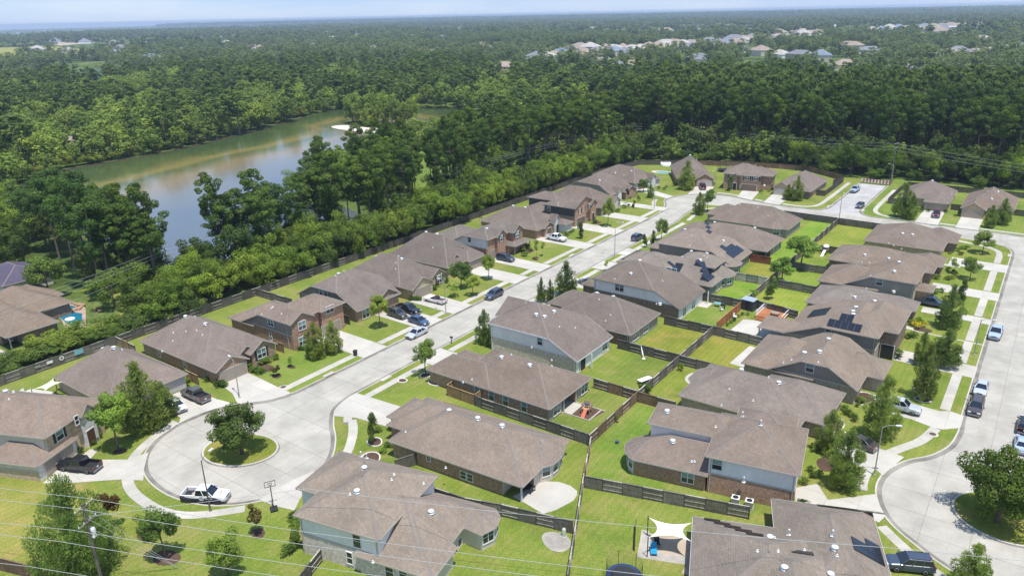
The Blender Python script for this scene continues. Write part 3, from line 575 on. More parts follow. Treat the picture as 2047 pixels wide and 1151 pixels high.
def house(key,label,blocks,rot=0,o=(0,0),trim='trim_tan',split=None,upper=None,wins=(),garages=(),vents=(),pipes=(),stacks=(),pv=(),posts=(),doors=(),tint=None,corner=True,group=None,bay=()):
    T_=Matrix.Translation((o[0],o[1],0))@Matrix.Rotation(rad(rot),4,'Z')
    tf=lambda p:(T_@Vector((p[0],p[1],p[2] if len(p)>2 else 0)))
    tint=tint or (lambda v:(v,v*.985,v*.97))(R_.uniform(.9,1.1))
    tint=tuple(max(.5,1+(v-1.02)*1.7+dv) for v,dv in zip(tint,(lambda q:(q,0,-q))(R_.uniform(-.035,.045))))
    root=thing('house',label,'house',(0,0,0),0,group or 'houses of the estate')
    ctr=tf((sum(x for x,y in blocks[0].p)/len(blocks[0].p),sum(y for x,y in blocks[0].p)/len(blocks[0].p))); root.location=(ctr.x,ctr.y,0); inv=Matrix.Translation((-ctr.x,-ctr.y,0))
    tl=lambda p:inv@tf(p)
    roof=MB(); fas=MB(); ridge=MB(); trimb=MB()
    for bi,b in enumerate(blocks):
        bm=bmesh.new(); vd={}
        def gv(p):
            k=(round(p[0],3),round(p[1],3))
            if k not in vd: vd[k]=bm.verts.new(p)
            return vd[k]
        for i,pts in b.faces():
            vs_=[]; 
            for p in pts:
                v=gv(p)
                if not vs_ or v is not vs_[-1]: vs_.append(v)
            if vs_[0] is vs_[-1]: vs_.pop()
            if len(vs_)>=3:
                try: bm.faces.new(vs_)
                except ValueError: pass
        bm.normal_update()
        for f in bm.faces: roof.face([tl(v.co) for v in f.verts],0); roof.face([tl((v.co.x,v.co.y,v.co.z-.14)) for v in reversed(f.verts)],0)
        for e in bm.edges:
            a,c=e.verts[0].co,e.verts[1].co
            if len(e.link_faces)==1:
                f=e.link_faces[0]; ce=f.calc_center_median(); d=(c-a); nn=Vector((d.y,-d.x,0)).normalized()
                if nn.dot(a-ce)<0: nn=-nn; a,c=c,a
                q=[a+nn*.0,c+nn*.0,c+nn*.02-Vector((0,0,.2)),a+nn*.02-Vector((0,0,.2))]
                u=Vector((0,0,.012)); o1=nn*.025
                fas.face([tl(p) for p in (a+o1+u,a+o1-Vector((0,0,.19)),c+o1-Vector((0,0,.19)),c+o1+u)]); fas.face([tl(p) for p in (a+u,a+o1+u,c+o1+u,c+u)]); fas.face([tl(p) for p in (a-Vector((0,0,.19)),c-Vector((0,0,.19)),c+o1-Vector((0,0,.19)),a+o1-Vector((0,0,.19)))])
            elif len(e.link_faces)==2 and e.is_convex:
                for f in e.link_faces:
                    d=(c-a).normalized(); w=f.normal.cross(d); ce=f.calc_center_median()
                    if w.dot(ce-a)<0: w=-w
                    up_=f.normal*.022; q=[a+up_,c+up_,c+w*.13+up_,a+w*.13+up_]
                    if (q[1]-q[0]).cross(q[2]-q[1]).z<0: q=q[::-1]
                    ridge.face([tl(p) for p in q])
        bm.free()
        # walls
        foots=b.foot if b.foot else [b.footprint()]
        wm=MB(); mats=[]
        def slot(n_):
            if n_ not in mats: mats.append(n_)
            return mats.index(n_)
        for fp in foots:
            n=len(fp)
            for i in range(n):
                a,c=fp[i],fp[(i+1)%n]; top=b.wall_faces(a,c); spec=b.walls.get(i,b.wall) if not b.foot else b.wall
                if b.foot:
                    nx,ny=line_in(a,c); k='S' if ny>.7 else 'N' if ny<-.7 else 'E' if nx<-.7 else 'W'; spec=b.walls.get(SIDE[k],b.wall)
                if '/' in spec:
                    lo,r_=spec.split('/'); hi,zs=r_.split('@'); zs=float(zs)
                    if max(p[2] for p in top)<=zs+.1: parts=[(lo,None)]
                    else: parts=[(lo,'lo'),(hi,'hi')]
                else: parts=[(spec,None)]; zs=0
                for nm,half in parts:
                    P_=[(a[0],a[1],b.base),(c[0],c[1],b.base)]+[p for p in reversed(top)]
                    d=Vector((c[0]-a[0],c[1]-a[1])); L_=d.length; 
                    if L_<.05: continue
                    d/=L_; uv=[((p[0]-a[0])*d.x+(p[1]-a[1])*d.y,p[2]) for p in P_]
                    if half: uv=clip(uv,0,(-1 if half=='lo' else 1),(zs if half=='lo' else -zs))
                    if len(uv)<3: continue
                    wm.face([tl((a[0]+d.x*u_,a[1]+d.y*u_,v_)) for u_,v_ in uv],slot(nm))
                    if half=='hi':
                        us=[u_ for u_,v_ in uv if abs(v_-zs)<.02]
                        if us:
                            nx,ny=line_in(a,c); u0,u1=min(us),max(us); q=[(a[0]+d.x*u0,a[1]+d.y*u0),(a[0]+d.x*u1,a[1]+d.y*u1)]
                            for (z0,z1,off) in ((zs-.11,zs+.11,.05),):
                                A=[(x-nx*off,y-ny*off) for x,y in q]; trimb.face([tl((*A[0],z0)),tl((*A[1],z0)),tl((*A[1],z1)),tl((*A[0],z1))]); trimb.face([tl((*A[0],z1)),tl((*A[1],z1)),tl((*q[1],z1)),tl((*q[0],z1))])
        if wm.f: wm.build('wall',[M[k] for k in mats],root)
    o_=roof.build('roof',M['roof'],root); o_.color=(*tint,1)
    ridge.build('ridge_cap',M['ridge'],o_,kind='stuff'); fas.build('fascia',M[trim],root)
    def rz(x,y): return max([b.z(x,y) for b in blocks if inside((x,y),b.p)] or [3])
    # downspouts at the outer corners of the main block
    fp=blocks[0].footprint()
    if len(fp)==4 and not blocks[0].foot:
        for k in (0,1):
            x,y=fp[k]; zt=blocks[0].z(x,y)-.15; sx=.25 if k==0 else -.25
            V=[tl((x+sx+dx,y+dy,zz)) for zz in (ZL,zt) for dx,dy in ((-.05,-.1),(.05,-.1),(.05,-.005),(-.05,-.005))]
            dsp=MB(); dsp.mesh(V,[(0,1,5,4),(1,2,6,5),(2,3,7,6),(3,0,4,7),(4,5,6,7)]); dsp.build('downspout',M[trim],root)
    if trimb.f: trimb.build('trim',M[trim],root,kind='stuff')
    irot=T_.inverted()
    def toloc(p): v=irot@Vector((p[0],p[1],0)); return v.x,v.y
    for side,pts,w,h,*st in wins:
        ang=(ANG[side] if isinstance(side,str) else rad(side))+rad(rot)
        for (x,y,z) in pts:
            add_window(root,x-ctr.x,y-ctr.y,z,ang,w,h,st[0] if st else '')
    for bi,ei,w,h,z,*st in bay:
        fp=blocks[bi].footprint(); a,c=fp[ei],fp[(ei+1)%len(fp)]; nx,ny=line_in(a,c); p=tl(((a[0]+c[0])/2,(a[1]+c[1])/2)); add_window(root,p.x,p.y,z,math.atan2(-nx,ny)+rad(rot),min(w,math.dist(a,c)-.25),h,st[0] if st else '')
    for side,(x,y),*r in garages:
        p=tl((x,y)); add_garage(root,p.x,p.y,ANG[side]+rad(rot),*r)
    for side,(x,y),w,h,mn in doors:
        p=tl((x,y)); mb=MB(); mb.box(-w/2-.1,w/2+.1,-.05,.02,0,h+.1,1); mb.box(-w/2,w/2,-.075,-.04,0,h,0); mb.build('door',[M[mn],M['trim_white']],root,(p.x+math.sin(ANG[side]+rad(rot))*.03,p.y-math.cos(ANG[side]+rad(rot))*.03,ZL),ANG[side]+rad(rot))
    for lst,key2,fn,name in ((vents,'tv',turbine_mesh,'roof_vent'),(pipes,'pp',pipe_mesh,'vent_pipe'),(stacks,'st',stack_mesh,'flue_pipe')):
        for (x,y) in lst:
            lx,ly=toloc((x,y)); z=rz(lx,ly); link(name,shared(key2,fn),root,(x-ctr.x,y-ctr.y,z+.14 if name=='roof_vent' else z+.02))
    for (x,y,m_) in posts:
        lx,ly=toloc((x,y)); mb=MB(); mb.box(-.09,.09,-.09,.09,ZL,rz(lx,ly)-.1); mb.build('porch_post',M[m_],root,(x-ctr.x,y-ctr.y,0),rad(rot))
    for (bi,ei,cx_,cy_,w,h,rows) in pv:
        # rows: list of (column offset, count); centred on local (cx,cy), rows run up the slope
        b=blocks[bi]; q=b.pl[ei]; nrm=Vector((-q[0],-q[1],1)).normalized(); g_=Vector((q[0],q[1],0)).normalized(); u=Vector((g_.y,-g_.x,0)); v=nrm.cross(u)
        if v.z<0: v=-v; u=-u
        base=Vector((cx_,cy_,q[0]*cx_+q[1]*cy_+q[2])); R3=Matrix((u,v,nrm)).transposed().to_4x4()
        for j,(off,cnt) in enumerate(rows):
            for i in range(cnt):
                p=base+u*((off+i)*(w+.03))+v*(j*(h+.03)); me=shared(('pv',w,h),lambda:panel_mesh(w,h)); oo=link('solar_panel',me,root); oo.matrix_basis=(inv@T_)@Matrix.Translation(p)@R3
    HOUSES[key]=(root,rz,toloc); return root

# ------------------------------------------------ the middle block, houses backing on its long fence
o1=(-61.1,41.5)
house('C1','two-storey house nearest the camera, white siding over pale brick, bay room at right',[
 rect((0,11.3,0,12.8),5.5,.52,'brick_pale/siding_white@2.95',walls={'E':'siding_white'}),rect((-3,5,4.2,12.8),5.5,.55,'brick_pale/siding_white@2.95'),
 rect((8,17.7,-.2,5.2),2.7,.5,'brick_pale',walls={'E':'siding_cream'},N=None,W=None),rect((8,16.8,0,13),2.72,.56,'siding_cream',W=None),
 polyb([(12,8.6),(17.2,8.4),(19.2,8.1),(20.2,9.9),(19.9,11.7),(18.7,12.9),(12,13)],2.7,.56,'siding_cream',none=(6,),oh=.35)],12,o1,trim='trim_tan',
 wins=[('S',[(-53.29, 43.62, 4.13)],.95,1.6,'d'),('S',[(-54.49, 43.36, 1.5)],.7,1.5,'d'),('S',[(-49.33, 44.26, 1.53), (-47.64, 44.62, 1.8)],.95,1.6,'d'),('E',[(-46.38, 50.88, 0.14), (-46.57, 51.79, 0.11), (-46.77, 52.74, 0.22)],1.0,2.1,'d')],
 bay=[(4,2,1.5,1.6,1.75,'d'),(4,3,1.3,1.6,1.75,'d'),(4,4,1.0,1.6,1.75,'d')],
 vents=[(-58.32, 49.96), (-56.0, 46.58), (-49.47, 51.31)],pipes=[(-56.5, 46.0), (-54.78, 50.74), (-55.18, 51.55), (-50.44, 43.07), (-52.68, 53.72)],stacks=[(-62.88, 53.53), (-61.98, 53.61)],tint=(1.16,1.12,1.06))
house('C2','long single-storey brown brick house with a rounded patio slab at its back corner',[
 rect((-21.5,0,0,12.6),2.7,.52,'brick_brown',walls={'E':'siding_cream'},foot=[[(-21,.45),(-3.2,.45),(-3.2,12.1),(-21,12.1)],[(-3.2,3.6),(-.5,3.6),(-.5,12.1),(-3.2,12.1)]]),
 polyb([(-6,5.2),(-.2,4.7),(.9,6.4),(1.0,8.2),(.4,10.4),(-1.2,12.2),(-6,12.2)],2.72,.52,'siding_cream',none=(6,),oh=.4),
 rect((-24.5,-14,3.2,12.6),2.7,.55,'brick_brown'),rect((-26,-20,5,11.5),2.7,.6,'brick_brown')],4,(-45.3,63.2),
 wins=[('S',[(-54.54, 63.01, 1.1), (-53.45, 63.08, 1.08)],.85,1.05,'d'),('S',[(-60.11, 62.62, 1.75)],.6,.6,'d')],bay=[(1,1,1.1,1.5,1.7),(1,2,1.1,1.5,1.7),(1,3,1.1,1.5,1.7)],
 vents=[(-61.26, 68.46), (-56.49, 68.78), (-52.6, 69.04)],pipes=[(-55.5, 60.77), (-65.05, 63.61)],posts=[(-45.75,63.6,'trim_white')],tint=(1.12,1.07,1.02))
house('C3','single-storey brick house with four tall side windows and a covered patio by the play set',[
 rect((-72.4,-53,81.1,93.5),2.7,.55,'brick_brown',walls={'E':'siding_tan'},foot=[[(-72,81.55),(-56.6,81.55),(-56.6,93.05),(-72,93.05)],[(-56.6,81.55),(-53.45,81.55),(-53.45,85.3),(-56.6,85.3)],[(-56.6,89.2),(-53.45,89.2),(-53.45,93.05),(-56.6,93.05)]]),
 rect((-77.2,-64,81.11,88.2),2.7,.62,'brick_brown'),rect((-76.6,-68,84.6,90.6),2.7,.5,'brick_brown')],
 wins=[('S',[(-66.81, 81.55, 1.52), (-63.98, 81.55, 1.56), (-61.28, 81.55, 1.46), (-57.82, 81.55, 1.51)],.95,1.6),('E',[(-53.45, 83.81, 1.37), (-53.45, 91.83, 1.36)],1.85,1.6),('E',[(-56.6,87,1.25)],1.8,2.1,'d')],
 vents=[(-65.58, 86.46), (-60.16, 86.51)],pipes=[(-68.63, 80.32), (-64.47, 87.55), (-57.79, 89.1), (-67.93, 81.71)],posts=[(-53.3,85.5,'trim_tan'),(-53.3,89.0,'trim_tan')],tint=(.98,.95,.93))
house('C4','tall two-storey house with white siding over pale brick, roof sweeping low at the back',[
 rect((-76.6,-57.9,97,109.4),5.5,.52,'brick_pale/siding_white@2.95',walls={'E':'siding_white'},E=(2.7,.5)),rect((-78,-70,101.2,109.4),5.2,.6,'brick_pale',W=None),rect((-80.5,-74,103.5,109.3),2.7,.5,'brick_pale')],
 trim='trim_white',wins=[('S',[(-65.58, 97.45, 4.37)],.95,1.3),('E',[(-58.35, 98.84, 1.06)],.9,1.6),('E',[(-58.35, 107.2, 1.55)],1.5,1.6)],
 doors=[('E',(-58.35,99.6),1.5,2.1,'dark')],posts=[(-57.2,100.6,'trim_white')],
 vents=[(-68.52, 100.74), (-67.04, 101.11), (-66.99, 104.09)],pipes=[(-66.98, 96.98), (-64.22, 101.52), (-62.63, 104.1), (-61.37, 94.63)],tint=(.96,.93,.92))
house('C5','single-storey house with tan back wall and dark brick side between two tall white-sided houses',[
 rect((-73,-55.6,111.5,124.2),2.7,.63,'brick_dark',walls={'E':'siding_tan'}),rect((-77,-66,117,124.8),2.7,.6,'brick_dark')],
 wins=[('E',[(-56.05, 114.69, 1.36)],2.4,1.4),('E',[(-56.05, 118.67, 1.36)],1.8,1.4)],
 vents=[(-66.69, 118.83), (-63.08, 118.8)],pipes=[(-64.91, 116.61), (-62.62, 111.8), (-61.42, 112.96), (-61.06, 114.18), (-65.93, 118.42)],tint=(.93,.91,.9))
house('C6','two-storey white-sided house over dark brick with a wide paired upstairs window',[
 rect((-73,-53.2,127.6,140.4),5.5,.52,'brick_dark/siding_white@3',walls={'E':'siding_white'},E=(2.7,.5)),rect((-77,-68,130,140),2.7,.5,'brick_dark')],
 trim='trim_grey',wins=[('S',[(-66.63, 128.05, 4.57)],1.9,1.5),('E',[(-53.65, 130.74, 1.08), (-53.65, 135.23, 1.12)],1.5,1.7)],
 vents=[(-65.39, 130.42), (-65.51, 134.54), (-57.39, 127.53)],pipes=[(-67.94, 128.41), (-58.05, 127.31), (-59.52, 132.79)],posts=[(-52.4,139.8,'trim_white')],tint=(.92,.9,.88))
house('C7','grey-sided house with steep hips and solar panels in stepped groups on two roof faces',[
 rect((-71,-53.05,143.1,154.4),2.7,.62,'siding_grey'),rect((-72,-61,142.3,150.5),5.1,.5,'siding_grey',E=(3.9,.55)),polyb([(-62,149.5),(-54,149.5),(-52.4,150.6),(-51.6,152.6),(-51.9,154.6),(-54,156.4),(-62,156.4)],2.7,.55,'siding_grey',none=(6,)),rect((-64,-54.7,148.5,156.4),5.0,.45,'siding_grey'),rect((-78,-68,148,158),2.7,.42,'siding_grey')],
 wins=[('S',[(-62.56, 142.75, 4.67), (-61.41, 142.75, 4.66)],1.0,1.3),('E',[(-53.5, 147.49, 1.17), (-53.5, 148.86, 1.17), (-53.5, 150.36, 1.15)],.85,1.5)],bay=[(2,1,1.0,1.5,1.7),(2,2,1.3,1.5,1.7),(2,3,1.3,1.5,1.7)],
 vents=[(-62.96, 155.39), (-62.81, 149.79), (-58.25, 149.15), (-58.91, 154.52)],pipes=[(-58.33, 151.38), (-57.54, 151.06), (-58.87, 153.5), (-60.1, 143.19)],posts=[(-59,143.6,'trim_grey'),(-54,143.6,'trim_grey')],
 pv=[(0,0,-62.0,143.9,1.75,1.05,[(0,2),(0,1),(0,1),(0,1)]),(0,1,-54.6,147.6,1.75,1.05,[(-1.5,2),(-1.5,3),(-.5,3),(.2,2),(.2,1)]),(1,1,-61.9,144.4,1.1,1.7,[(0,2),(1,1)]),(4,3,-77.0,151.5,1.75,1.05,[(-2,4),(-2,1)])],tint=(1.1,1.07,1.03))
house('C8','grey-sided two-storey house with stepped rows of solar panels on its big back slope',[
 rect((-73,-54.2,158.4,171.4),5.3,.5,'siding_grey',E=(2.7,.5)),polyb([(-62,157.6),(-55.5,157.5),(-53.8,158.6),(-53,160.6),(-53.3,162.4),(-56,164),(-62,164)],2.7,.5,'siding_grey',none=(6,)),rect((-77,-68,162,171),2.7,.5,'siding_grey')],
 bay=[(1,0,1.6,1.5,1.7),(1,1,1.3,1.5,1.7),(1,2,1.3,1.5,1.7)],vents=[(-68.84, 165.12), (-68.83, 170.74), (-59.87, 166.95)],pipes=[(-65.87, 162.12), (-64.89, 158.99), (-64.24, 156.67), (-57.55, 155.59)],
 pv=[(0,1,-56.0,166.3,1.75,1.05,[(-1.8,4),(-1.8,4),(-1.3,3),(-1.3,1)]),(0,1,-63.5,168.6,1.75,1.05,[(-1,1),(0,1),(.9,1)])],tint=(1.12,1.08,1.04))
house('C8b','single-storey house with a wide brown hip roof and dark covered porch above a red fence',[
 rect((-73,-51.3,173.2,186.6),2.7,.55,'brick_dark',walls={'E':'siding_grey'},foot=[[(-72.5,173.7),(-54.5,173.7),(-54.5,186.1),(-72.5,186.1)],[(-54.5,177.6),(-51.8,177.6),(-51.8,186.1),(-54.5,186.1)]]),rect((-77,-66,179,187),2.7,.55,'brick_dark')],
 wins=[('E',[(-51.8, 180.19, 1.51), (-51.8, 183.19, 1.48)],1.3,1.1)],vents=[(-67.61, 181.11), (-58.83, 181.31), (-57.24, 181.23)],posts=[(-51.7,174,'trim_grey')],tint=(1.02,.99,.96))
house('C9','single-storey house on the corner lot where the street curves, bay window at its back corner',[
 rect((-74.4,-52.8,195,208),2.7,.61,'siding_tan'),polyb([(-62,194.4),(-56.6,193.9),(-54.6,194.6),(-53.6,196.3),(-53.6,199),(-62,199)],2.72,.5,'siding_tan',none=(5,)),rect((-77.5,-68,200,209),2.7,.55,'brick_grey')],
 bay=[(1,1,1.4,1.5,1.7),(1,2,1.3,1.5,1.7),(1,3,1.5,1.5,1.7)],vents=[(-68.12, 203.38), (-60.61, 203.4), (-58.43, 203.33)],pipes=[(-67.03, 190.4), (-58.86, 188.59), (-59.43, 198.31), (-63.05, 200.59), (-67.25, 205.01), (-68.07, 200.68)],tint=(.98,.95,.92))
# ------------------------------------------------ the east column, fronts to the right-hand street
house('E1','house at the bottom right with stained roof and many black solar panels',[
 rect((8.8,19.8,-12,5.7),2.7,.5,'siding_tan'),rect((5.4,14,-18,-5.0),4.3,.42,'siding_tan'),rect((0,15,-16,.2),2.7,.46,'siding_tan')],21,(-25.9,69.4),trim='trim_white',
 vents=[(-13.94, 63.02), (-10.29, 66.12), (-10.76, 69.29), (-16.76, 67.63)],pipes=[(-16.37, 67.92), (-15.73, 70.94), (-15.23, 65.16), (-10.28, 68.25), (-13.44, 68.53), (-16.94, 64.09)],stacks=[(-15.66, 70.73), (-11.48, 71.2)],
 pv=[(0,1,18.6,-1.9,1.05,1.75,[(-1.5,3),(-1.5,2)]),(0,2,16.5,4.9,1.75,1.05,[(-2,4)]),(2,2,3.2,-.6,1.75,1.0,[(.6,1),(0,1),(-.6,1),(-1.2,1),(-1.8,1)]),(1,2,9.4,-6.2,1.75,1.05,[(-1,2)]),(0,1,18.4,-7.5,1.05,1.75,[(-2,3)])],tint=(1.1,1.06,1.0))
house('E2','two-storey house with white siding over red-brown brick, air conditioners along its side',[
 rect((0,11.1,0,11.6),5.5,.52,'brick_red/siding_white@2.95'),rect((-8.6,3,4.9,11.2),5.5,.5,'siding_white'),rect((2,9.7,7,14),5.5,.55,'brick_red/siding_white@2.95'),
 polyb([(-9.2,0),(.5,0),(.5,8.5),(-7,8.5),(-9,6.5),(-10.4,5.2),(-11,3.6),(-10.9,2.3),(-10.3,1.0)],2.7,.5,'brick_red',none=(1,),walls={8:'siding_cream',7:'siding_cream',6:'siding_cream',5:'siding_cream'})],11,(-28.1,77.9),
 trim='trim_tan',wins=[('S',[(-26.74, 78.62, 4.37)],1.15,1.4),('S',[(-30.13, 77.96, 1.54)],1.5,1.4)],bay=[(3,8,.9,1.6,1.7),(3,7,.9,1.6,1.7)],
 vents=[(-33.43, 80.35), (-35.82, 83.58)],pipes=[(-29.2, 84.01), (-30.12, 78.88), (-29.81, 79.03)],stacks=[(-23.55, 84.12), (-23.36, 78.8), (-26.82, 87.07)],tint=(1.06,1.0,.95))
house('E3','single-storey grey brick house behind the two-storey one with the air conditioners',[
 rect((-39.4,-21.6,95.5,108.5),2.7,.52,'brick_grey'),rect((-30,-18.8,98.5,110),2.7,.55,'brick_grey'),polyb([(-36,97.6),(-39,99.8),(-40.3,101.6),(-40.3,105.4),(-39,107),(-34,107),(-34,97.6)][::-1],2.72,.5,'siding_cream',none=())],
 vents=[(-26.71, 102.32), (-32.35, 102.39)],pipes=[(-28.14, 101.91), (-28.8, 97.74), (-32.64, 98.52), (-32.66, 95.73)],tint=(1.08,1.04,1.0))
house('E4','house with a clipped dark gable over the side wall and one small upstairs window',[
 rect((-31.2,-17.5,111.4,124.6),5.5,.52,'brick_grey/siding_grey@2.9',W=(2.7,.55),E=(2.7,.62)),rect((-35.4,-24,111.5,125.4),2.7,.5,'brick_grey'),rect((-23,-15.1,117.6,124.9),2.7,.6,'brick_grey')],
 wins=[('S',[(-24.78, 111.85, 4.46)],1.15,1.4)],vents=[(-26.51, 114.91), (-24.09, 113.75), (-24.16, 119.4)],pipes=[(-27.04, 115.88), (-27.93, 112.99), (-28.97, 112.49), (-23.67, 111.76)],stacks=[],tint=(1.1,1.06,1.01))
house('E5','house with blue-black solar rows on its side slope beside the orange deck',[
 rect((-33.6,-18,127.3,142.6),5.3,.5,'brick_grey/siding_grey@2.8',W=(2.7,.42)),rect((-24,-15.7,131.2,143.8),5.3,.55,'brick_dark'),rect((-38.2,-30,127.6,134.2),2.7,.35,'brick_grey',foot=[[(-33,128),(-31,128),(-31,133.8),(-33,133.8)]])],
 wins=[('S',[(-26.09, 127.75, 4.91)],.9,.8,'d')],doors=[('S',(-17.1,131.65),2.0,2.6,'dark')],vents=[(-23.14, 131.22), (-23.57, 133.04), (-23.58, 135.33)],pipes=[(-24.68, 130.03)],posts=[(-37.9,128,'trim_grey'),(-37.9,133.9,'trim_grey'),(-35.5,128,'trim_grey')],
 pv=[(0,0,-24.2,128.5,1.05,1.75,[(-1.6,5),(-.2,2)]),(0,3,-30.6,135.3,1.05,1.7,[(-2.5,4),(-2.5,4)])],tint=(1.1,1.05,1.0))
house('E6','low wide-hipped house squeezed behind the solar house, two round roof vents near its ridge',[rect((-34.6,-19.5,144.8,156.6),2.7,.46,'brick_dark'),rect((-26,-15.9,150.6,156.6),2.7,.5,'brick_dark')],vents=[(-26.29, 148.12), (-22.69, 147.98)],pipes=[(-26.96, 148.43), (-27.19, 144.66), (-24.59, 144.23), (-23.36, 145.02)],tint=(1.06,1.03,1.0))
house('E7','two-storey tan-sided house with a small upstairs window and a porch to the right-hand street',[
 rect((-31.2,-17.3,159,170.8),5.4,.52,'siding_tan',W=(2.7,.5),walls={'E':'brick_tan'}),rect((-36,-24,158.9,171.4),2.7,.5,'brick_grey'),rect((-19,-14.7,162.6,167.4),3.0,.4,'brick_tan')],
 wins=[('S',[(-24.14, 159.45, 4.39)],1.1,1.3)],vents=[(-21.21, 158.88), (-21.97, 161.1), (-21.96, 165.24)],pipes=[(-28.0, 154.42), (-26.14, 158.03), (-25.97, 159.64)],doors=[('E',(-15.15,164.6),1.3,2.3,'dark')],tint=(1.04,1.0,.96))
house('E8','brick house with a broad low roof behind the swing-set yard',[rect((-38.1,-20,175,188.4),2.7,.4,'brick_dark'),rect((-27,-16.5,176.4,186),2.7,.5,'brick_dark'),rect((-22,-15.5,182,190),2.7,.5,'brick_dark')],vents=[(-30.82, 178.13), (-25.82, 178.11)],pipes=[(-30.72, 175.65), (-29.21, 175.77)],tint=(1.02,.99,.96))
house('E9','corner house with a steep brown hip roof beside the cross street',[rect((-34.6,-17.2,194.8,212.6),2.7,.42,'brick_tan'),rect((-24,-15.2,203.6,212.6),2.7,.55,'brick_dark')],vents=[(-26.7, 199.07), (-24.5, 199.12)],pipes=[(-24.81, 199.19), (-28.67, 194.29), (-27.37, 192.76), (-25.28, 190.71), (-28.03, 183.21), (-23.21, 185.95), (-25.23, 183.95)],tint=(1.0,.96,.93))
# ------------------------------------------------ the west row, fronts to the main street
o2=(-100.8,31.2)
house('L1','two-storey house at the bottom left with a white stone entry tower and stone garage front',[
 rect((-17,.1,2.4,13.4),5.5,.55,'brick_tan/siding_cream@2.9',walls={'E':'brick_tan'}),rect((-9,.3,0,7.4),2.7,.55,'brick_tan/siding_cream@1.6',walls={'E':'stone_white'},oh=.35),rect((-4,.55,8.5,11.3),5.3,.95,'stone_white',E=None,W=None,oh=.3)],24,o2,
 wins=[('E',[(-105.48, 40.86, 4.41)],1.2,1.4,'s'),('E',[(-103.21, 35.76, 4.35)],1.2,1.3,'s'),('E',[(-103.76, 38.46, 5.15)],.6,1.3,'d'),('E',[(-105.42, 40.72, 1.44)],1.9,1.8,'d')],
 garages=[('E',(-.05,3.9),4.9,2.3,'garage_tan')],doors=[('E',(.25,9.6),1.4,2.5,'door')],vents=[(-114.42, 34.42)],pipes=[(-113.27, 34.91), (-111.98, 33.83), (-115.54, 35.71)],tint=(1.12,1.05,1.0))
house('L2','hip-roofed house with a pale garage end beside the parked brown pickup',[rect((-126.5,-109.2,45.1,58.2),2.7,.74,'brick_grey'),rect((-118,-108.9,52.6,58.3),2.7,.5,'garage_grey_wall' if 0 else 'siding_cream')],garages=[('E',(-109.35,55.4),4.6,2.1,'garage_grey')],
 vents=[(-121.4, 51.53), (-117.91, 51.62)],pipes=[(-122.0, 53.0), (-118.29, 52.98)],tint=(1.08,1.02,.98))
house('L3','single-storey brown brick house with a gabled double garage and black-shuttered front window',[
 rect((-128.8,-108.6,60.9,74.2),2.7,.64,'brick_brown'),rect((-117,-105.2,60.92,67.5),2.7,.56,'brick_brown',E=None,W=None),rect((-114,-106.3,68.4,74.2),2.7,.62,'brick_brown',E=None,W=None),rect((-112,-107.6,67.2,70.4),2.9,.7,'brick_brown',E=None,W=None)],
 wins=[('E',[(-106.6, 70.87, 2.04)],1.7,1.6,'s'),('S',[(-115.04, 61.35, 1.32), (-123.17, 61.35, 1.47)],.8,1.2)],garages=[('E',(-105.5,64.3),4.9,2.15,'garage_tan')],doors=[('E',(-108.0,67.9),1,2.1,'dark')],
 vents=[(-122.54, 67.06), (-116.32, 67.02)],pipes=[(-122.02, 64.0), (-120.46, 62.81), (-119.32, 64.92), (-117.04, 65.63), (-114.79, 65.28), (-120.0, 60.34), (-120.43, 67.63)],tint=(1.07,1.01,.97))
house('L4','two-storey mixed red brick house with dark grey siding panel and arched upstairs window',[
 rect((-121,-106.6,76.8,90.2),5.5,.5,'brick_red/siding_grey@2.95',W=(2.7,.46),walls={'E':'brick_red'}),rect((-125,-117,76.81,88),2.7,.4,'brick_red'),rect((-113,-105.7,76.85,82.5),5.45,.55,'brick_red/siding_grey@2.95',E=None,W=None,walls={'E':'brick_red'}),rect((-114,-105.9,84,90.3),5.5,.42,'brick_red')],
 wins=[('S',[(-111.92, 77.25, 4.36)],1.5,1.3),('S',[(-112.46, 77.25, 1.48)],.6,1.5,'d'),('E',[(-106.0, 79.6, 4.35)],1.6,1.6),('E',[(-106.35, 86.64, 5.12)],1.8,1.3),('E',[(-106.0, 79.27, 1.38)],1.5,1.6)],garages=[('E',(-106.4,86.6),4.6,2.15,'garage_tan')],
 vents=[(-114.79, 80.25)],pipes=[(-113.91, 76.98), (-113.75, 79.04), (-109.63, 78.2)],tint=(1.05,.99,.95))
house('L5','tan-sided house with a clipped side gable, two black trucks in its driveway',[
 rect((-124,-105.7,92.7,105.2),5.5,.5,'brick_brown/siding_grey@2.9',W=(2.7,.55),E=(2.7,.5),walls={'E':'brick_brown'}),rect((-113,-106,98.6,105.3),2.72,.6,'brick_brown',E=None,W=None)],
 wins=[('S',[(-116.47, 93.15, 4.49), (-115.01, 93.15, 4.55)],.9,1.3),('E',[(-106.15, 95.36, 1.31)],1.8,1.8)],garages=[('E',(-106.3,101.9),4.8,2.15,'garage_tan')],vents=[(-116.08, 97.86)],pipes=[(-115.14, 91.01), (-115.14, 96.19), (-110.61, 92.1)],stacks=[(-119.47, 102.28)],tint=(.98,.94,.92))
house('L6','tan brick house with a gabled garage and a car with open bed in its driveway',[rect((-126,-108.4,107.6,120.6),2.7,.64,'brick_brown'),rect((-116,-104.8,107.62,114.8),2.7,.56,'brick_tan',E=None,W=None),rect((-114,-106.4,115.6,120.6),2.7,.65,'brick_tan',E=None,W=None)],
 wins=[('E',[(-106.7, 118.42, 1.64)],1.6,1.7,'s')],garages=[('E',(-105.1,111.2),4.8,2.15,'garage_tan')],vents=[(-113.86, 114.28), (-121.97, 114.47)],pipes=[(-114.73, 114.23), (-113.9, 112.4), (-112.77, 111.1), (-115.14, 117.06)],tint=(.96,.92,.9))
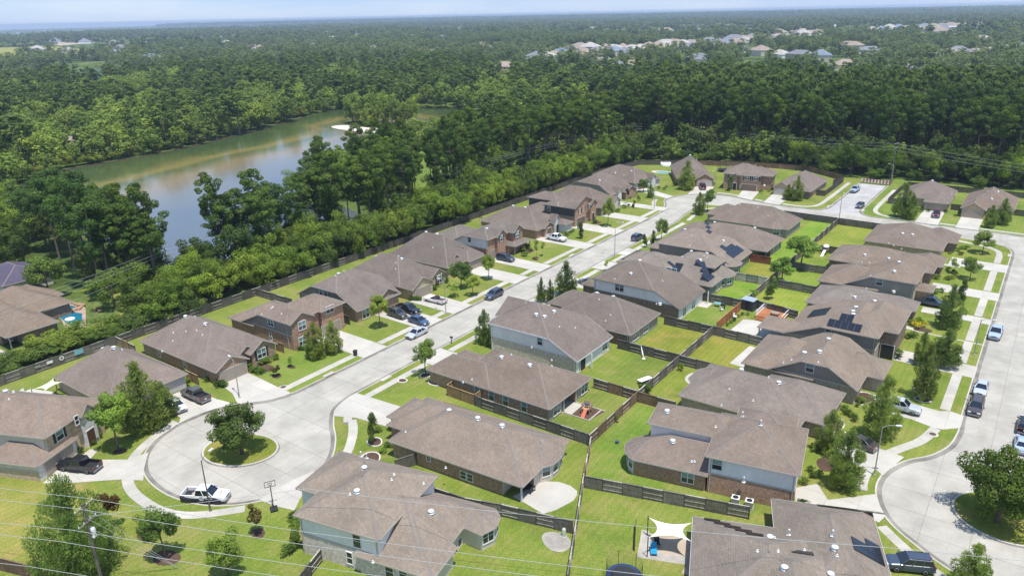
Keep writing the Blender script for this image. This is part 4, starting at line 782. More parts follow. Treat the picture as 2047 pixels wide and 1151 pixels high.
house('L7','steep plain grey-brown roof house with two little vent gables above the garage',[rect((-127.4,-108,122.9,136.4),2.7,.76,'brick_tan'),rect((-116,-107,129.4,135.6),2.7,.5,'siding_grey'),rect((-113.5,-109.2,126.6,128.8),3.6,.95,'siding_grey',E=None,W=None),rect((-114.5,-110.6,130.5,132.7),4.3,.95,'siding_grey',E=None,W=None)],
 garages=[('E',(-107.4,132.2),4.6,2.15,'garage_tan')],vents=[(-120.62, 130.06), (-116.93, 129.94)],pipes=[(-115.41, 126.46), (-107.98, 117.61), (-106.0, 118.49)],tint=(.92,.89,.87))
house('L8','two-storey red brick house with white siding on its side and a dark porch roof',[
 rect((-121.5,-108.2,138.3,151.8),5.5,.55,'brick_red/siding_white@2.95',W=(2.7,.52),walls={'E':'brick_red'}),rect((-114,-107.5,141.4,145.6),5.5,.8,'brick_red',E=None,W=None),rect((-114,-106.4,146.8,151.4),5.5,.75,'brick_red',E=None,W=None),rect((-108.6,-105.0,145.2,152.6),2.6,.3,'brick_red',W=None,foot=[[(-108.4,145.5),(-107,145.5),(-107,152),(-108.4,152)]]),rect((-129,-119,140,152),2.7,.5,'brick_red')],
 trim='trim_tan',wins=[('S',[(-114.2, 138.75, 4.63)],.95,1.3,'d'),('E',[(-107.8, 143.34, 4.75)],1.1,1.4,'s'),('E',[(-106.7, 148.62, 4.63)],1.4,1.4,'s')],garages=[('E',(-108.6,141.2),3.0,2.15,'garage_tan')],vents=[(-111.02, 141.78)],posts=[(-105.3,145.5,'trim_grey'),(-105.3,152.2,'trim_grey')],tint=(.95,.92,.9))
house('L9','low house with a white arched entry tower and white pickup on its drive',[rect((-128,-108.3,159.9,173.3),2.7,.55,'brick_red'),rect((-116,-107.6,162.6,167.6),2.7,.55,'brick_red',E=None,W=None),rect((-109.6,-107.4,167.6,170.0),3.9,1.2,'stone_white',E=None,W=None,oh=.15),rect((-111,-104.9,168.8,173.2),2.7,.45,'stone_white')],
 doors=[('E',(-107.55,168.8),1.1,2.3,'dark'),('E',(-107.9,165.2),2.2,2.1,'garage_dark')],vents=[(-120.78, 166.54), (-116.84, 166.82)],pipes=[(-118.27, 167.7)],tint=(.95,.92,.9))
house('L10','two-storey brick-fronted house with charcoal side siding and a tall front gable',[
 rect((-117,-106,175.7,187.4),5.5,.42,'brick_red/siding_dark@2.95',E=None,walls={'E':'brick_red'}),rect((-126,-115,180.8,188.6),5.5,.4,'siding_dark'),rect((-126,-114,175.8,186),2.7,.4,'brick_red'),rect((-112,-105.3,183.2,187.3),5.0,.7,'brick_red',E=None,W=None)],
 trim='trim_grey',wins=[('S',[(-115.11, 176.15, 4.35)],1.1,1.2),('E',[(-106.35, 178.72, 4.12), (-106.35, 180.73, 4.37)],.9,1.3,'s'),('E',[(-105.65, 183.05, 4.81)],.9,1.2,'s')],garages=[('E',(-106.3,179.2),4.6,2.15,'garage_dark')],doors=[('E',(-105.6,185),1.1,2.3,'dark')],stacks=[(-111.91, 176.09)],tint=(.95,.92,.9))
house('L11','single-storey house with pale front gables past the charcoal-sided house',[rect((-127,-107,189.8,203),2.7,.63,'siding_tan'),rect((-114,-105.6,190.2,195.8),2.7,.6,'siding_tan',E=None,W=None),rect((-114,-105.8,197.6,202.6),2.7,.65,'siding_cream',E=None,W=None)],
 wins=[('E',[(-106.1, 201.79, 1.88)],1.3,1.7)],garages=[('E',(-105.9,193),4.4,2.15,'garage_grey')],vents=[(-119.01, 197.94), (-114.05, 198.29)],pipes=[(-115.89, 197.58), (-119.3, 191.66)],stacks=[(-120.36, 192.45)],tint=(.94,.91,.89))
house('L12','house with a tan clipped gable side and white arched porch near the bend',[rect((-19,0,0,12.6),5.2,.5,'siding_tan',W=(2.7,.5),E=(2.7,.55)),rect((-6,1.6,6,12.4),2.7,.55,'brick_brown',E=None,W=None),rect((-3,.8,3.2,5.4),3.2,1.1,'stone_white',E=None,W=None,oh=.15)],-9,(-111.6,206.4),
 wins=[(81,[(-109.7,214.4,1.6)],.9,1.7,'d'),(81,[(-108.9,217.0,1.6)],.9,1.7,'d')],vents=[(-117.32, 209.54)],pipes=[(-116.27, 211.5), (-116.73, 205.34)],tint=(.94,.91,.89))
house('L13','white stone fronted house with dark garage where the street bends',[rect((-21,0,0,13.4),2.7,.55,'siding_tan',walls={'E':'stone_white'}),rect((-5,.6,8,10.2),3.6,1.1,'stone_white',E=None,W=None,oh=.15)],-17,(-112.9,225.4),garages=[('E',(-.4,4.6),4.4,2.3,'garage_dark')],vents=[(-123.34, 231.25), (-117.32, 231.66)],pipes=[(-119.3, 229.92), (-122.66, 236.42)],tint=(.95,.92,.9))
# ------------------------------------------------ the north side of the cross street
house('N1','steep-roofed brick house at the top of the street, maroon truck at its gabled garage',[rect((0,12.4,1.5,23),3.0,.78,'brick_red'),rect((6.2,12.8,-.6,9),2.7,.62,'brick_red',S=None,N=None),rect((.2,6.5,.2,6),2.7,.7,'brick_red',S=None,N=None)],30,(-103.8,238.9),garages=[('S',(9.5,-.3),4.6,2.2,'garage_grey')],wins=[(30,[(-101.9,240.7,1.6)],1.5,1.5)],vents=[(-106.75, 256.53)],stacks=[(-105.54, 259.88)],tint=(1.0,.97,.95))
house('N2','two-storey brown brick house with three shuttered upstairs windows facing the cross street',[rect((0,12.6,0,11),5.5,.5,'brick_brown'),rect((5.4,12.4,-.7,6),5.4,.6,'brick_brown',N=None),rect((6,16,2.5,12),5.0,.45,'brick_brown'),rect((3.2,5.4,-.5,2),5.0,.8,'brick_brown',S=None,N=None)],10,(-89.3,243.2),
 wins=[('S',[(-86.48, 244.15, 4.93)],1.5,1.4,'s'),('S',[(-81.24, 244.37, 4.58), (-78.44, 244.86, 4.63)],1.4,1.4,'s')],garages=[('S',(8.9,-.25),4.8,2.2,'garage_dark')],doors=[('S',(4.3,-.2),1.1,2.3,'dark')],vents=[(-74.73, 242.28)],stacks=[(-81.79, 253.48)],tint=(1.0,.97,.95))
house('N3','single-storey house with a smooth grey roof on the corner of the dead-end street',[rect((-72.4,-60,246,263),2.7,.6,'brick_tan'),rect((-72.6,-66.4,243.4,253),2.7,.6,'brick_tan',S=None,N=None),rect((-66,-60.1,242,250),2.7,.55,'brick_dark')],garages=[('S',(-69.4,243.7),4.6,2.15,'garage_grey')],vents=[(-66.63, 258.14)],stacks=[(-68.14, 255.69)],tint=(1.0,.97,.96))
house('N4','tan brick house with a red truck on its driveway across the dead-end street',[rect((-36,-22.4,250,266.5),2.7,.55,'brick_tan'),rect((-29,-22.2,246,256),2.7,.45,'brick_tan')],garages=[('S',(-25.6,246.4),4.8,2.15,'garage_tan')],vents=[(-28.96, 259.09)],stacks=[(-23.1, 257.5)],tint=(1.0,.96,.94))
house('N5','tan brick house with a front-gabled garage and stained concrete drive',[rect((-19.2,-6.2,247,264.5),2.7,.6,'brick_tan'),rect((-19,-12.6,242.4,254),2.7,.62,'brick_tan',S=None,N=None),rect((-11.5,-6.6,244,252),2.7,.5,'brick_tan',S=None,N=None)],garages=[('S',(-15.8,242.7),4.8,2.15,'garage_tan')],vents=[(-11.34, 254.52), (-12.28, 249.96)],pipes=[(-13.86, 254.09)],tint=(1.0,.96,.94))
# ------------------------------------------------ beyond the west fence
house('W1','brown-roofed house behind the hedge at the left edge, beside the swimming pool',[rect((-176,-151.2,47.8,57.4),2.7,.55,'brick_dark',foot=[[(-175,48.3),(-155,48.3),(-155,57),(-175,57)],[(-155,50.6),(-151.7,50.6),(-151.7,57),(-155,57)]]),rect((-178,-160,52,64),2.8,.5,'brick_dark'),rect((-178,-167,57,65.5),2.7,.5,'siding_cream')],trim='trim_tan',posts=[(-151.8,48.5,'trim_tan')],wins=[('E',[(-167.45,60.4,1.6)],1.6,1.5)],tint=(1.05,1.0,.95))
house('W2','house with a blue-grey roof at the left edge beside the small pond',[rect((-199,-183.5,60,71),2.8,.45,'siding_cream')],tint=(.62,.68,.95))

# ---------------------------------------------------------------- fences
def fpanel(kind,w,h,m,var):
    def mk():
        r=random.Random(var*7+int(w*100)); mb=MB(); n=max(2,int(round(w/.15))); bw=w/n
        y0,y1=(-.035,-.015) if kind=='board' else (.015,.035)
        for i in range(n):
            hh=h+r.uniform(-.03,.02); d=r.uniform(-.006,.006); mb.box(i*bw+.006,(i+1)*bw-.006,y0+d,y1+d,.05,hh,0)
        return mb.data('panel',M[m])
    return shared(('fp',kind,round(w,2),h,m,var),mk)
def rails(w,h,m):
    def mk():
        mb=MB()
        for z in (.35,h*.55,h-.18): mb.box(0,w,-.02,.018,z-.045,z+.045)
        mb.box(0,w,-.075,.075,h+.0,h+.035)
        return mb.data('rail',M[m])
    return shared(('fr',round(w,2),h,m),mk)
def fence(pts,label,m='fence_grey',h=1.8,first=0,alt=True,rail='rail'):
    """runs to the right of its direction; boards on the near side in one bay and on the far side in the next, so that rails show"""
    root=thing('fence',label,'fence',(*pts[0],ZL-.02),0,'wooden fences between the yards')
    k=first; o0=Vector(pts[0])
    for a,b in zip(pts,pts[1:]):
        L=math.dist(a,b); n=max(1,round(L/2.44)); w=L/n; ang=math.atan2(b[1]-a[1],b[0]-a[0])
        post=shared(('post',h),lambda:(lambda mb:(mb.box(-.05,.05,-.05,.05,0,h+.06),mb.data('post',M['fence_dark']))[1])(MB()))
        for i in range(n):
            p=(a[0]+(b[0]-a[0])*i/n-o0.x,a[1]+(b[1]-a[1])*i/n-o0.y,0)
            kind='board' if (not alt or k%2==0) else 'railed'; k+=1
            o=link('panel',fpanel(kind,w,h,m,k%3),root,p,ang); link('post',post,root,p,ang)
            link('rail',rails(w,h,rail if kind=='railed' else m),o)
        link('post',post,root,(b[0]-o0.x,b[1]-o0.y,0),ang)
    return root
XB=-45.55
fence([(-41.3,71.2),(-44.9,79.2)],'short brown fence run leaning away from the backyard fence corner beside the rounded patio','fence_brown')
fence([(-33.2,54.1),(-41.2,71.0)],'narrow pale-capped fence between the bottom backyards seen nearly edge-on','fence_grey')
fence([(-45.3,79.3),(XB,94.6)],'brown stained back fence beside the play set yard','fence_brown',first=1)
fence([(XB,94.8),(XB,110.2)],'weathered back fence behind the lawn with the white umbrella pole','fence_grey',first=1)
fence([(XB,110.4),(XB,125.2)],'weathered back fence beside the lawn with the yellowish patches','fence_grey',first=1)
fence([(XB,127.2),(XB,139.8)],'bright orange cedar fence beside the dark garden shed','fence_orange',h=1.9,first=0,rail='fence_orange')
fence([(XB,141.5),(XB,157.2)],'grey back fence past the dark garden shed','fence_grey'); fence([(XB,157.4),(XB,171.4)],'grey back fence behind the two big backyard trees','fence_grey'); fence([(XB,171.6),(XB,188.2)],'grey back fence next to the swing set','fence_grey',first=1); fence([(XB,188.4),(XB,218.2)],'long fence dividing the two brightest far lawns','fence_dark')
fence([(-64.3,79.45),(-45.4,79.5)],'grey cross fence alongside the four-window brick house','fence_grey',first=1)
fence([(-71.6,81.3),(-71.5,79.7),(-65.9,79.6),(-65.9,81.3)],'new yellow cedar screen at the side of the four-window brick house','fence_new',h=1.9,alt=False)
fence([(-65.7,79.6),(-64.4,79.45)],'short grey fence return by the white vent pipes','fence_grey')
fence([(-53.4,94.75),(XB,94.7)],'reddish brown fence between the play set yard and the white umbrella pole yard','fence_brown',first=1)
fence([(-57.4,110.3),(XB,110.4)],'dark weathered fence behind the white-sided house next to the tan one','fence_dark'); fence([(-55.2,125.0),(XB,125.3)],'dark fence between the tan-backed house and the lawn with the grill','fence_dark')
fence([(XB,125.3),(-36.4,125.1)],'weathered fence in front of the big square patio slab','fence_grey'); fence([(XB,110.2),(-39.6,110.2)],'short weathered fence behind the bush and the round patio','fence_grey',first=1); fence([(XB+.2,94.5),(-39.3,94.7)],'dark brown fence below the bush at the lot corner','fence_brown',first=0)
fence([(-41.0,70.5),(-21.5,76.0)],'long grey fence with five railed bays in front of the air conditioners','fence_grey')
fence([(-57.0,57.7),(-50.6,58.4),(-46.1,59.9),(-37.4,62.0)],'grey fence behind the nearest house, ending at the dirt bed','fence_grey')
fence([(-54.5,141),(XB,141.4)],'dark fence behind the lawn with the grill and white chair','fence_dark'); fence([(-52.8,156.9),(XB,157.3)],'pale bleached fence below the bay window with solar panels','fence_white',rail='fence_grey'); fence([(-54.5,171.4),(-49.8,171.8)],'red stained fence by the dark covered porch','fence_red',rail='fence_red')
fence([(-49.5,187.6),(XB,188)],'short grey fence behind the backyard trees','fence_grey'); fence([(-43.5,157.3),(-35.6,157.1)],'weathered fence left of the low wide-hipped house','fence_grey',first=1); fence([(-44.5,171.2),(-36.8,171.4)],'grey fence between the swing set yard and the two big trees','fence_grey'); fence([(XB,188.1),(-38.2,188.2)],'dark fence behind the swing set','fence_dark',alt=False); fence([(XB,143),(-34.8,141.3)],'dark fence behind the white deck railing','fence_dark')
fence([(-60.5,217.0),(-20,215.6)],'long dark fence facing the cross street','fence_dark',alt=False,h=1.9); fence([(-60.5,217),(-60.6,208.4)],'dark fence end by the corner lot house','fence_dark',alt=False)
# west side
fence([(-136.4,8),(-136.4,60.6)],'grey back fence hung with decorations behind the two nearest west houses','fence_grey',first=1); fence([(-136.4,61),(-136.4,120)],'long dark back fence below the green hedge','fence_dark',first=1); fence([(-136.4,120.2),(-136.4,190)],'dark back fence behind the far west row','fence_dark',alt=False); fence([(-136.4,190.2),(-136.4,250),(-132,268),(-118,276)],'dark fence around the far lawn with the above-ground pool','fence_dark',alt=False)
fence([(-136.3,60.4),(-129.2,60.2)],'yellowish new fence in the gap behind the gabled garage house','fence_new',first=1); fence([(-112.2,59.6),(-108.4,59.5)],'bright cedar gate fence beside the brown pickup','fence_new',alt=False); fence([(-108.9,75.6),(-106.8,75.6)],'orange-brown gate between two brick houses','fence_new',alt=False); fence([(-108.4,91.3),(-106.6,91.4)],'dark gate beside the mixed brick house','fence_dark',alt=False); fence([(-136.3,91.5),(-124.2,91.5)],'side fence of the tan clipped-gable house','fence_grey'); fence([(-113,137.4),(-109,137.4)],'short dark side gate near the blue-grey suv','fence_dark',alt=False); fence([(-110,153),(-107.2,153.4)],'dark gate by the young twin saplings','fence_dark',alt=False)
fence([(-105.4,29.6),(-110.5,27.4)],'brown gate at the left edge beside the stone garage','fence_brown',alt=False,h=2.0); fence([(-56.4,38.0),(-57.9,42.2)],'dark fence running up to the pale brick wall at the bottom','fence_dark'); fence([(-88.2,20.4),(-75.5,24.6),(-58,31)],'brown fence along the bottom left corner','fence_brown',alt=False)
fence([(-51.2,61.6),(-52.4,63.2)],'short pale-topped fence by the brown brick house corner','fence_dark') if False else fence([(-63.4,59.6),(-62.2,62.4)],'short fence return beside the brown brick house','fence_grey',alt=False)
# north side
fence([(-118,276),(-96,285),(-74,288),(-58.2,276)],'reddish fence behind the steep-roofed brick house','fence_brown',alt=False); fence([(-57.6,274),(-57.4,249.5)],'dark fence along the dead-end street','fence_dark',alt=False); fence([(-57.4,249.4),(-60,249.2)],'dark fence return beside the dead-end street house','fence_dark',alt=False); fence([(-59.5,268),(-57.7,274)],'dark fence end at the top of the dead-end street','fence_dark',alt=False)
fence([(-38.6,276),(-38.8,249.3)],'dark fence on the right of the dead-end street','fence_dark',alt=False); fence([(-38.8,249.2),(-35.5,249.1)],'grey fence return behind the twin trees','fence_grey',alt=False); fence([(-22,250.2),(-19.4,250.1)],'dark gate between the two tan brick houses','fence_dark',alt=False); fence([(-6.4,252),(2,251.8)],'dark fence at the right edge beside the front-gabled house','fence_dark',alt=False); fence([(-38,276.4),(-8,276.8),(4,276.6)],'dark back fence below the woods on the right','fence_dark',alt=False); fence([(-89.5,249),(-91.5,253)],'dark brown gate beside the steep-roofed house','fence_brown',alt=False); fence([(-76.3,249.4),(-73,249.6)],'dark gate beside the two-storey brown house','fence_dark',alt=False)

# ---------------------------------------------------------------- vehicles
def paint(name,c,metal=.0,rough=.28):
    m=mat(name,rough,c,metal); m.node_tree.nodes['Principled BSDF'].inputs['Coat Weight'].default_value=.6; m.node_tree.nodes['Principled BSDF'].inputs['Coat Roughness'].default_value=.08; return m
PAINT={k:paint('paint_'+k,v,.2 if k in('silver','grey','blue','brown') else 0) for k,v in dict(white=(.78,.78,.77),black=(.012,.012,.014),silver=(.50,.53,.57),grey=(.11,.115,.12),blue=(.055,.10,.19),slate=(.045,.06,.095),brown=(.095,.085,.075),maroon=(.10,.012,.022),navy=(.03,.05,.09),bronze=(.06,.05,.045),cream=(.72,.70,.66),purple=(.05,.02,.10),lightblue=(.36,.44,.56)).items()}
M['tyre']=mat('tyre',.85,(.018,.018,.018)); M['rim']=mat('rim',.35,(.5,.5,.5),.6); M['lamp_clear']=mat('headlamp',.15,(.75,.76,.78),spec=.8); M['lamp_red']=mat('tail_lamp',.25,(.35,.01,.01)); M['chrome']=mat('bumper_grey',.4,(.3,.3,.3),.5)
def ring(x,hw,zl,zh,r=.12):
    m_=(zl+zh)/2; return [(x,-hw*.93,zl),(x,-hw,zl+.12),(x,-hw,m_),(x,-hw*.965,zh-r*.5),(x,-hw*.86,zh),(x,0,zh+.02),(x,hw*.86,zh),(x,hw*.965,zh-r*.5),(x,hw,m_),(x,hw,zl+.12),(x,hw*.93,zl)]
def loft(mb,rings,m=0,smooth=False):
    n=len(rings[0]); V=[p for r in rings for p in r]; F=[]
    for i in range(len(rings)-1):
        for k in range(n-1): F.append((i*n+k,i*n+k+1,(i+1)*n+k+1,(i+1)*n+k))
        F.append((i*n+n-1,i*n,(i+1)*n,(i+1)*n+n-1))
    mb.mesh(V,F,m,smooth); mb.face(rings[0],m); mb.face(rings[-1][::-1],m)
def cabin(body,glass,xb0,xb1,xt0,xt1,hwb,hwt,zb,zt,pill=()):
    B=[(xb0,-hwb,zb),(xb1,-hwb,zb),(xb1,hwb,zb),(xb0,hwb,zb)]; Tp=[(xt0,-hwt,zt),(xt1,-hwt,zt),(xt1,hwt,zt),(xt0,hwt,zt)]
    for i in range(4): glass.face([B[i],B[(i+1)%4],Tp[(i+1)%4],Tp[i]],0)
    # roof with a slight crown
    o=.02; body.mesh([(xt0-o,-hwt-o,zt-.02),(xt1+o,-hwt-o,zt-.02),(xt1+o,hwt+o,zt-.02),(xt0-o,hwt+o,zt-.02),(xt0+.1,-hwt+.12,zt+.05),(xt1-.15,-hwt+.12,zt+.05),(xt1-.15,hwt-.12,zt+.05),(xt0+.1,hwt-.12,zt+.05)],[(4,5,6,7),(0,1,5,4),(1,2,6,5),(2,3,7,6),(3,0,4,7)],0)
    for i in range(4): body.tube([Vector(B[i]),Vector(Tp[i])],.055,n=5,cap=False)
    for t in pill:
        for s in (-1,1): body.tube([Vector((xb0+(xb1-xb0)*t,s*hwb,zb)),Vector((xt0+(xt1-xt0)*min(1,max(0,(t-.08)/.84)),s*hwt,zt))],.045,n=5,cap=False)
def wheel(root,x,y,r,s):
    def mk():
        mb=MB(); prof=[(r*.55,-.1),(r*.93,-.11),(r,-.06),(r,.06),(r*.93,.11),(r*.55,.1)]; mb.revolve(prof,18); return mb.data('wheel',M['tyre'])
    def mr():
        mb=MB(); mb.revolve([(r*.6,.07),(r*.6,.105),(r*.12,.085),(.01,.1)],12); return mb.data('rim',M['rim'])
    o=link('wheel',shared(('wh',r),mk),root,(x,y,r)); o.rotation_euler=(rad(-90 if s>0 else 90),0,0); link('rim',shared(('rm',r),mr),o)
def finish(root,L,hw,zh,zt,wx,r,mirror_x,mirror_z,col):
    for x in wx:
        for s in (-1,1): wheel(root,x,s*(hw-.1),r,s)
    for s in (-1,1):
        h=MB(); h.box(L/2-.22,L/2+.012,s*hw*.62-.2,s*hw*.62+.2,zh-.09,zh+.07); h.build('headlight',M['lamp_clear'],root)
        t=MB(); t.box(-L/2-.012,-L/2+.15,s*hw*.8-.13,s*hw*.8+.13,zt-.12,zt+.12); t.build('taillight',M['lamp_red'],root)
        m_=MB(); m_.box(mirror_x-.1,mirror_x+.08,s*(hw+.02)-.02 if s>0 else -hw-.2,s*(hw+.2) if s>0 else -hw+.02,mirror_z,mirror_z+.15); m_.build('mirror',PAINT[col],root)
    for s in (-1,1):
        b=MB(); b.box(s*L/2-.08,s*L/2+.03,-hw*.85,hw*.85,.32,.5); b.build('bumper',M['chrome'] ,root)
    g_=MB(); g_.box(L/2-.05,L/2+.016,-hw*.4,hw*.4,zh-.16,zh+.02); g_.build('grille',M['black'],root)
    p=MB(); p.box(-L/2-.015,-L/2,-.16,.16,zt-.25,zt-.1); p.build('number_plate',M['white'],root)
def sedan(root,col,roofcol=None):
    b=MB(); g_=MB(); L=4.8; hw=.91
    loft(b,[ring(*r) for r in ((-2.4,.78,.42,.86),(-2.3,.86,.3,1.0),(-1.7,.91,.24,1.04),(-.9,.92,.24,.98),(.6,.92,.24,.96),(1.0,.92,.24,.95),(1.9,.89,.24,.84),(2.3,.82,.28,.72),(2.4,.7,.4,.62))])
    cabin(b,g_,-1.85,1.15,-1.0,.35,.86,.62,.94,1.43,(.42,))
    b.build('body',PAINT[col],root); g_.build('window_glass',M['glass_car'],root); finish(root,L,hw,.66,.84,(-1.42,1.42),.33,.85,.95,col)
def suv(root,col,roofcol=None):
    b=MB(); g_=MB(); L=4.8; hw=.95
    loft(b,[ring(*r) for r in ((-2.4,.84,.5,1.05),(-2.3,.92,.36,1.14),(-1.7,.95,.3,1.16),(.7,.95,.3,1.12),(1.05,.94,.3,1.1),(2.0,.9,.32,1.0),(2.32,.84,.36,.88),(2.4,.74,.46,.78))])
    cabin(b,g_,-2.25,1.15,-2.0,.3,.89,.7,1.08,1.7,(.36,.66))
    b.build('body',PAINT[col],root); g_.build('window_glass',M['glass_car'],root)
    r=MB(); 
    for s in (-1,1): r.box(-1.8,.1,s*.62-.025,s*.62+.025,1.74,1.79)
    r.build('roof_rail',M['black'],root); finish(root,L,hw,.82,1.0,(-1.4,1.45),.37,.85,1.08,col)
def pickup(root,col,roofcol=None,bed='black',open_load=False):
    b=MB(); g_=MB(); L=5.8; hw=.99
    loft(b,[ring(*r) for r in ((-.95,.97,.42,1.18),(.8,.98,.4,1.18),(1.2,.98,.4,1.16),(2.4,.96,.42,1.1),(2.8,.92,.46,1.04),(2.9,.84,.56,.9))])
    cabin(b,g_,-.98,1.35,-.85,.55,.92,.74,1.14,1.86,(.5,))
    # open load bed: sides, tailgate, dark floor
    for s in (-1,1): b.box(-2.85,-.95,s*.9-.08,s*.9+.08,.45,1.2)
    b.box(-2.9,-2.8,-.98,.98,.5,1.2); b.build('body',PAINT[col],root); g_.build('window_glass',M['glass_car'],root)
    f=MB(); f.box(-2.8,-.96,-.83,.83,.55,.72); f.build('load_bed',M[bed],root)
    st=MB()
    for s in (-1,1): st.box(-.7,1.0,s*1.0-.06,s*1.0+.06,.36,.42)
    st.build('side_step',M['black'],root); finish(root,L,hw,.92,.98,(-1.85,1.85),.4,1.0,1.16,col)
def ute(root,col,roofcol=None):
    b=MB(); g_=MB(); L=5.2; hw=.94
    loft(b,[ring(*r) for r in ((-.35,.93,.34,.92),(.9,.94,.32,.93),(2.4,.91,.34,.9),(2.55,.84,.42,.84))])
    for s in (-1,1): b.box(-2.55,-.35,s*.86-.08,s*.86+.08,.36,.94)
    b.box(-2.6,-2.5,-.94,.94,.4,.94); b.build('body',PAINT[col],root)
    r=MB(); cabin(r,g_,-.75,.85,-.35,.2,.84,.68,.9,1.3); r.build('cab_roof',PAINT['maroon'],root); g_.build('window_glass',M['glass_car'],root)
    f=MB(); f.box(-2.5,-.36,-.78,.78,.5,.74); f.build('load_bed',M['bed_brown'],root); finish(root,L,hw,.68,.7,(-1.55,1.6),.33,.7,.9,col)
M['bed_brown']=mat('bed_liner_brown',.8,(.11,.05,.035))
CARS=[]
def car(fn,col,x,y,ang,label,cat,name=None):
    root=thing(name or {'sedan':'parked_car','suv':'parked_suv','pickup':'pickup_truck','ute':'parked_car'}[fn.__name__],label,cat,(x,y,.036 if -93<x<-84.4 or x>-4 else ZL+.036),rad(ang),'vehicles parked around the neighbourhood'); fn(root,col); CARS.append((x,y)); return root
wt=car(pickup,'white',-79.2,41.75,31,'white pickup with purple and black livery parked in the turning circle','pickup truck')
wt.location.z=.036
def livery(root):
    for s in (-1,1):
        def fc(mb,pts,off):
            y=s*off; q=[(px_,y,pz) for px_,pz in pts]; mb.face(q if s<0 else q[::-1],0)
        mb=MB(); fc(mb,[(-2.9,.45),(2.5,.42),(2.35,.72),(1.7,.98),(.9,1.08),(.35,.92),(-.3,.86),(-1.0,.84),(-1.7,.88),(-2.2,1.0),(-2.5,1.17),(-2.9,1.17)],1.0); mb.build('livery_stripe',PAINT['purple'],root)
        mb=MB(); fc(mb,[(-2.9,.42),(2.5,.41),(2.3,.6),(1.2,.72),(0,.66),(-1.3,.7),(-2.0,.62),(-2.9,.8)],1.006); mb.build('lower_stripe',M['black'],root)
        e=MB(); n=20
        for i in range(n):
            a,b=2*math.pi*i/n,2*math.pi*(i+1)/n; q=[(-.1+r*math.cos(t),s*1.012,.86+r*math.sin(t)) for r,t in ((.24,a),(.32,a),(.32,b),(.24,b))]; e.face(q if s>0 else q[::-1],1)
        e.face([(-.1+.24*math.cos(2*math.pi*i/n),s*1.011,.86+.24*math.sin(2*math.pi*i/n)) for i in range(n)],0)
        for p in ([(-.25,.72),(-.17,.72),(-.07,1.0),(-.13,1.02)],[(-.13,1.02),(-.07,1.0),(.06,.72),(-.02,.72)]):
            q=[(a,s*1.016,b) for a,b in p]; e.face(q if s<0 else q[::-1],1)
        for k in range(6): e.box(.45+k*.15,.55+k*.15,min(s*1.009,s*1.014),max(s*1.009,s*1.014),.78,.9,1)
        e.build('emblem',[M['emblem'],M['white']],root)
    t=MB(); t.box(-2.915,-2.9,-.95,.95,.5,1.19); t.build('tailgate_wrap',PAINT['purple'],root)
    h=MB(); n=16
    for i in range(n):
        a,b=2*math.pi*i/n,2*math.pi*(i+1)/n; h.face([(2.0+r*.8*math.cos(t),r*math.sin(t),1.165-.03*(r*.8*math.cos(t))) for r,t in ((.22,a),(.3,a),(.3,b),(.22,b))],0)
    h.face([(1.9,-.12,1.17),(1.95,-.12,1.17),(2.12,0,1.165),(2.08,.03,1.165)],0); h.face([(1.9,.12,1.17),(2.1,.02,1.165),(2.12,0,1.165),(1.95,.12,1.17)][::-1],0); h.face([(2.02,-.45,1.17),(2.08,-.45,1.17),(2.08,.45,1.17),(2.02,.45,1.17)],0)
    h.build('hood_emblem',M['emblem2'],root)
    c=MB(); c.tube([(-1.7,-.3,.8),(-1.4,-.1,.85),(-1.2,.2,.8)],.12,n=8); c.tube([(-1.8,.1,.78),(-1.3,.4,.8)],.1,n=8); c.build('coiled_hose',M['hose'],root)
M['emblem']=mat('emblem_purple',.5,(.16,.11,.2)); M['emblem2']=mat('emblem_red',.5,(.42,.22,.2)); M['hose']=mat('hose_pink',.7,(.6,.4,.32))
livery(wt)
car(pickup,'black',*(-99.6, 35.9),204,'black crew-cab pickup facing the stone garage at the bottom left','pickup truck')
car(sedan,'white',-104.2,52.9,-8,'white car nosed out of the drive beside the brown pickup','car'); car(pickup,'brown',-104.6,56.5,180,'brown-grey pickup backed toward the turning circle with its dark bed outward','pickup truck')
car(suv,'bronze',-101.6,99.6,-4,'dark suv parked on the drive left of the black pickup','suv'); car(pickup,'black',-101.4,102.6,-2,'black pickup on the drive beside the dark suv','pickup truck'); car(sedan,'blue',-95.6,99.4,-4,'steel blue sedan across the footpath in front of the black pickup','car')
car(sedan,'silver',-92.0,94.9,-91,'silver sedan parked at the kerb below the blue sedan','car'); car(ute,'cream',-100.6,110.0,182,'low cream open-bed car with dark maroon cab and brown bed','car'); car(suv,'slate',-92.0,119.2,-90,'grey-blue suv parked alone at the left kerb of the main street','suv')
car(suv,'slate',-104.8,140.9,0,'blue-grey suv with a black roof on the drive by the porch house','suv'); car(pickup,'white',-103.6,162.2,-3,'white pickup on the drive of the white-towered house','pickup truck'); car(suv,'navy',-85.9,174.6,90,'dark navy suv parked at the right kerb of the main street','suv')
car(sedan,'white',-79.6,105.6,180,'white car on the drive hidden behind the tall white-sided house','car'); car(sedan,'grey',-79.0,136.8,180,'dark grey car on the drive behind the paired-window house','car')
car(pickup,'maroon',-94.9,240.4,118,'dark maroon truck on the drive of the steep-roofed house','pickup truck'); car(pickup,'lightblue',-51.0,261.2,-92,'pale blue truck parked on the dead-end street','pickup truck'); car(sedan,'grey',-44.9,240.4,-90,'grey car near the corner of the dead-end street','car'); car(pickup,'maroon',-24.4,239.9,-85,'bright maroon truck on the drive of the tan brick house','pickup truck')
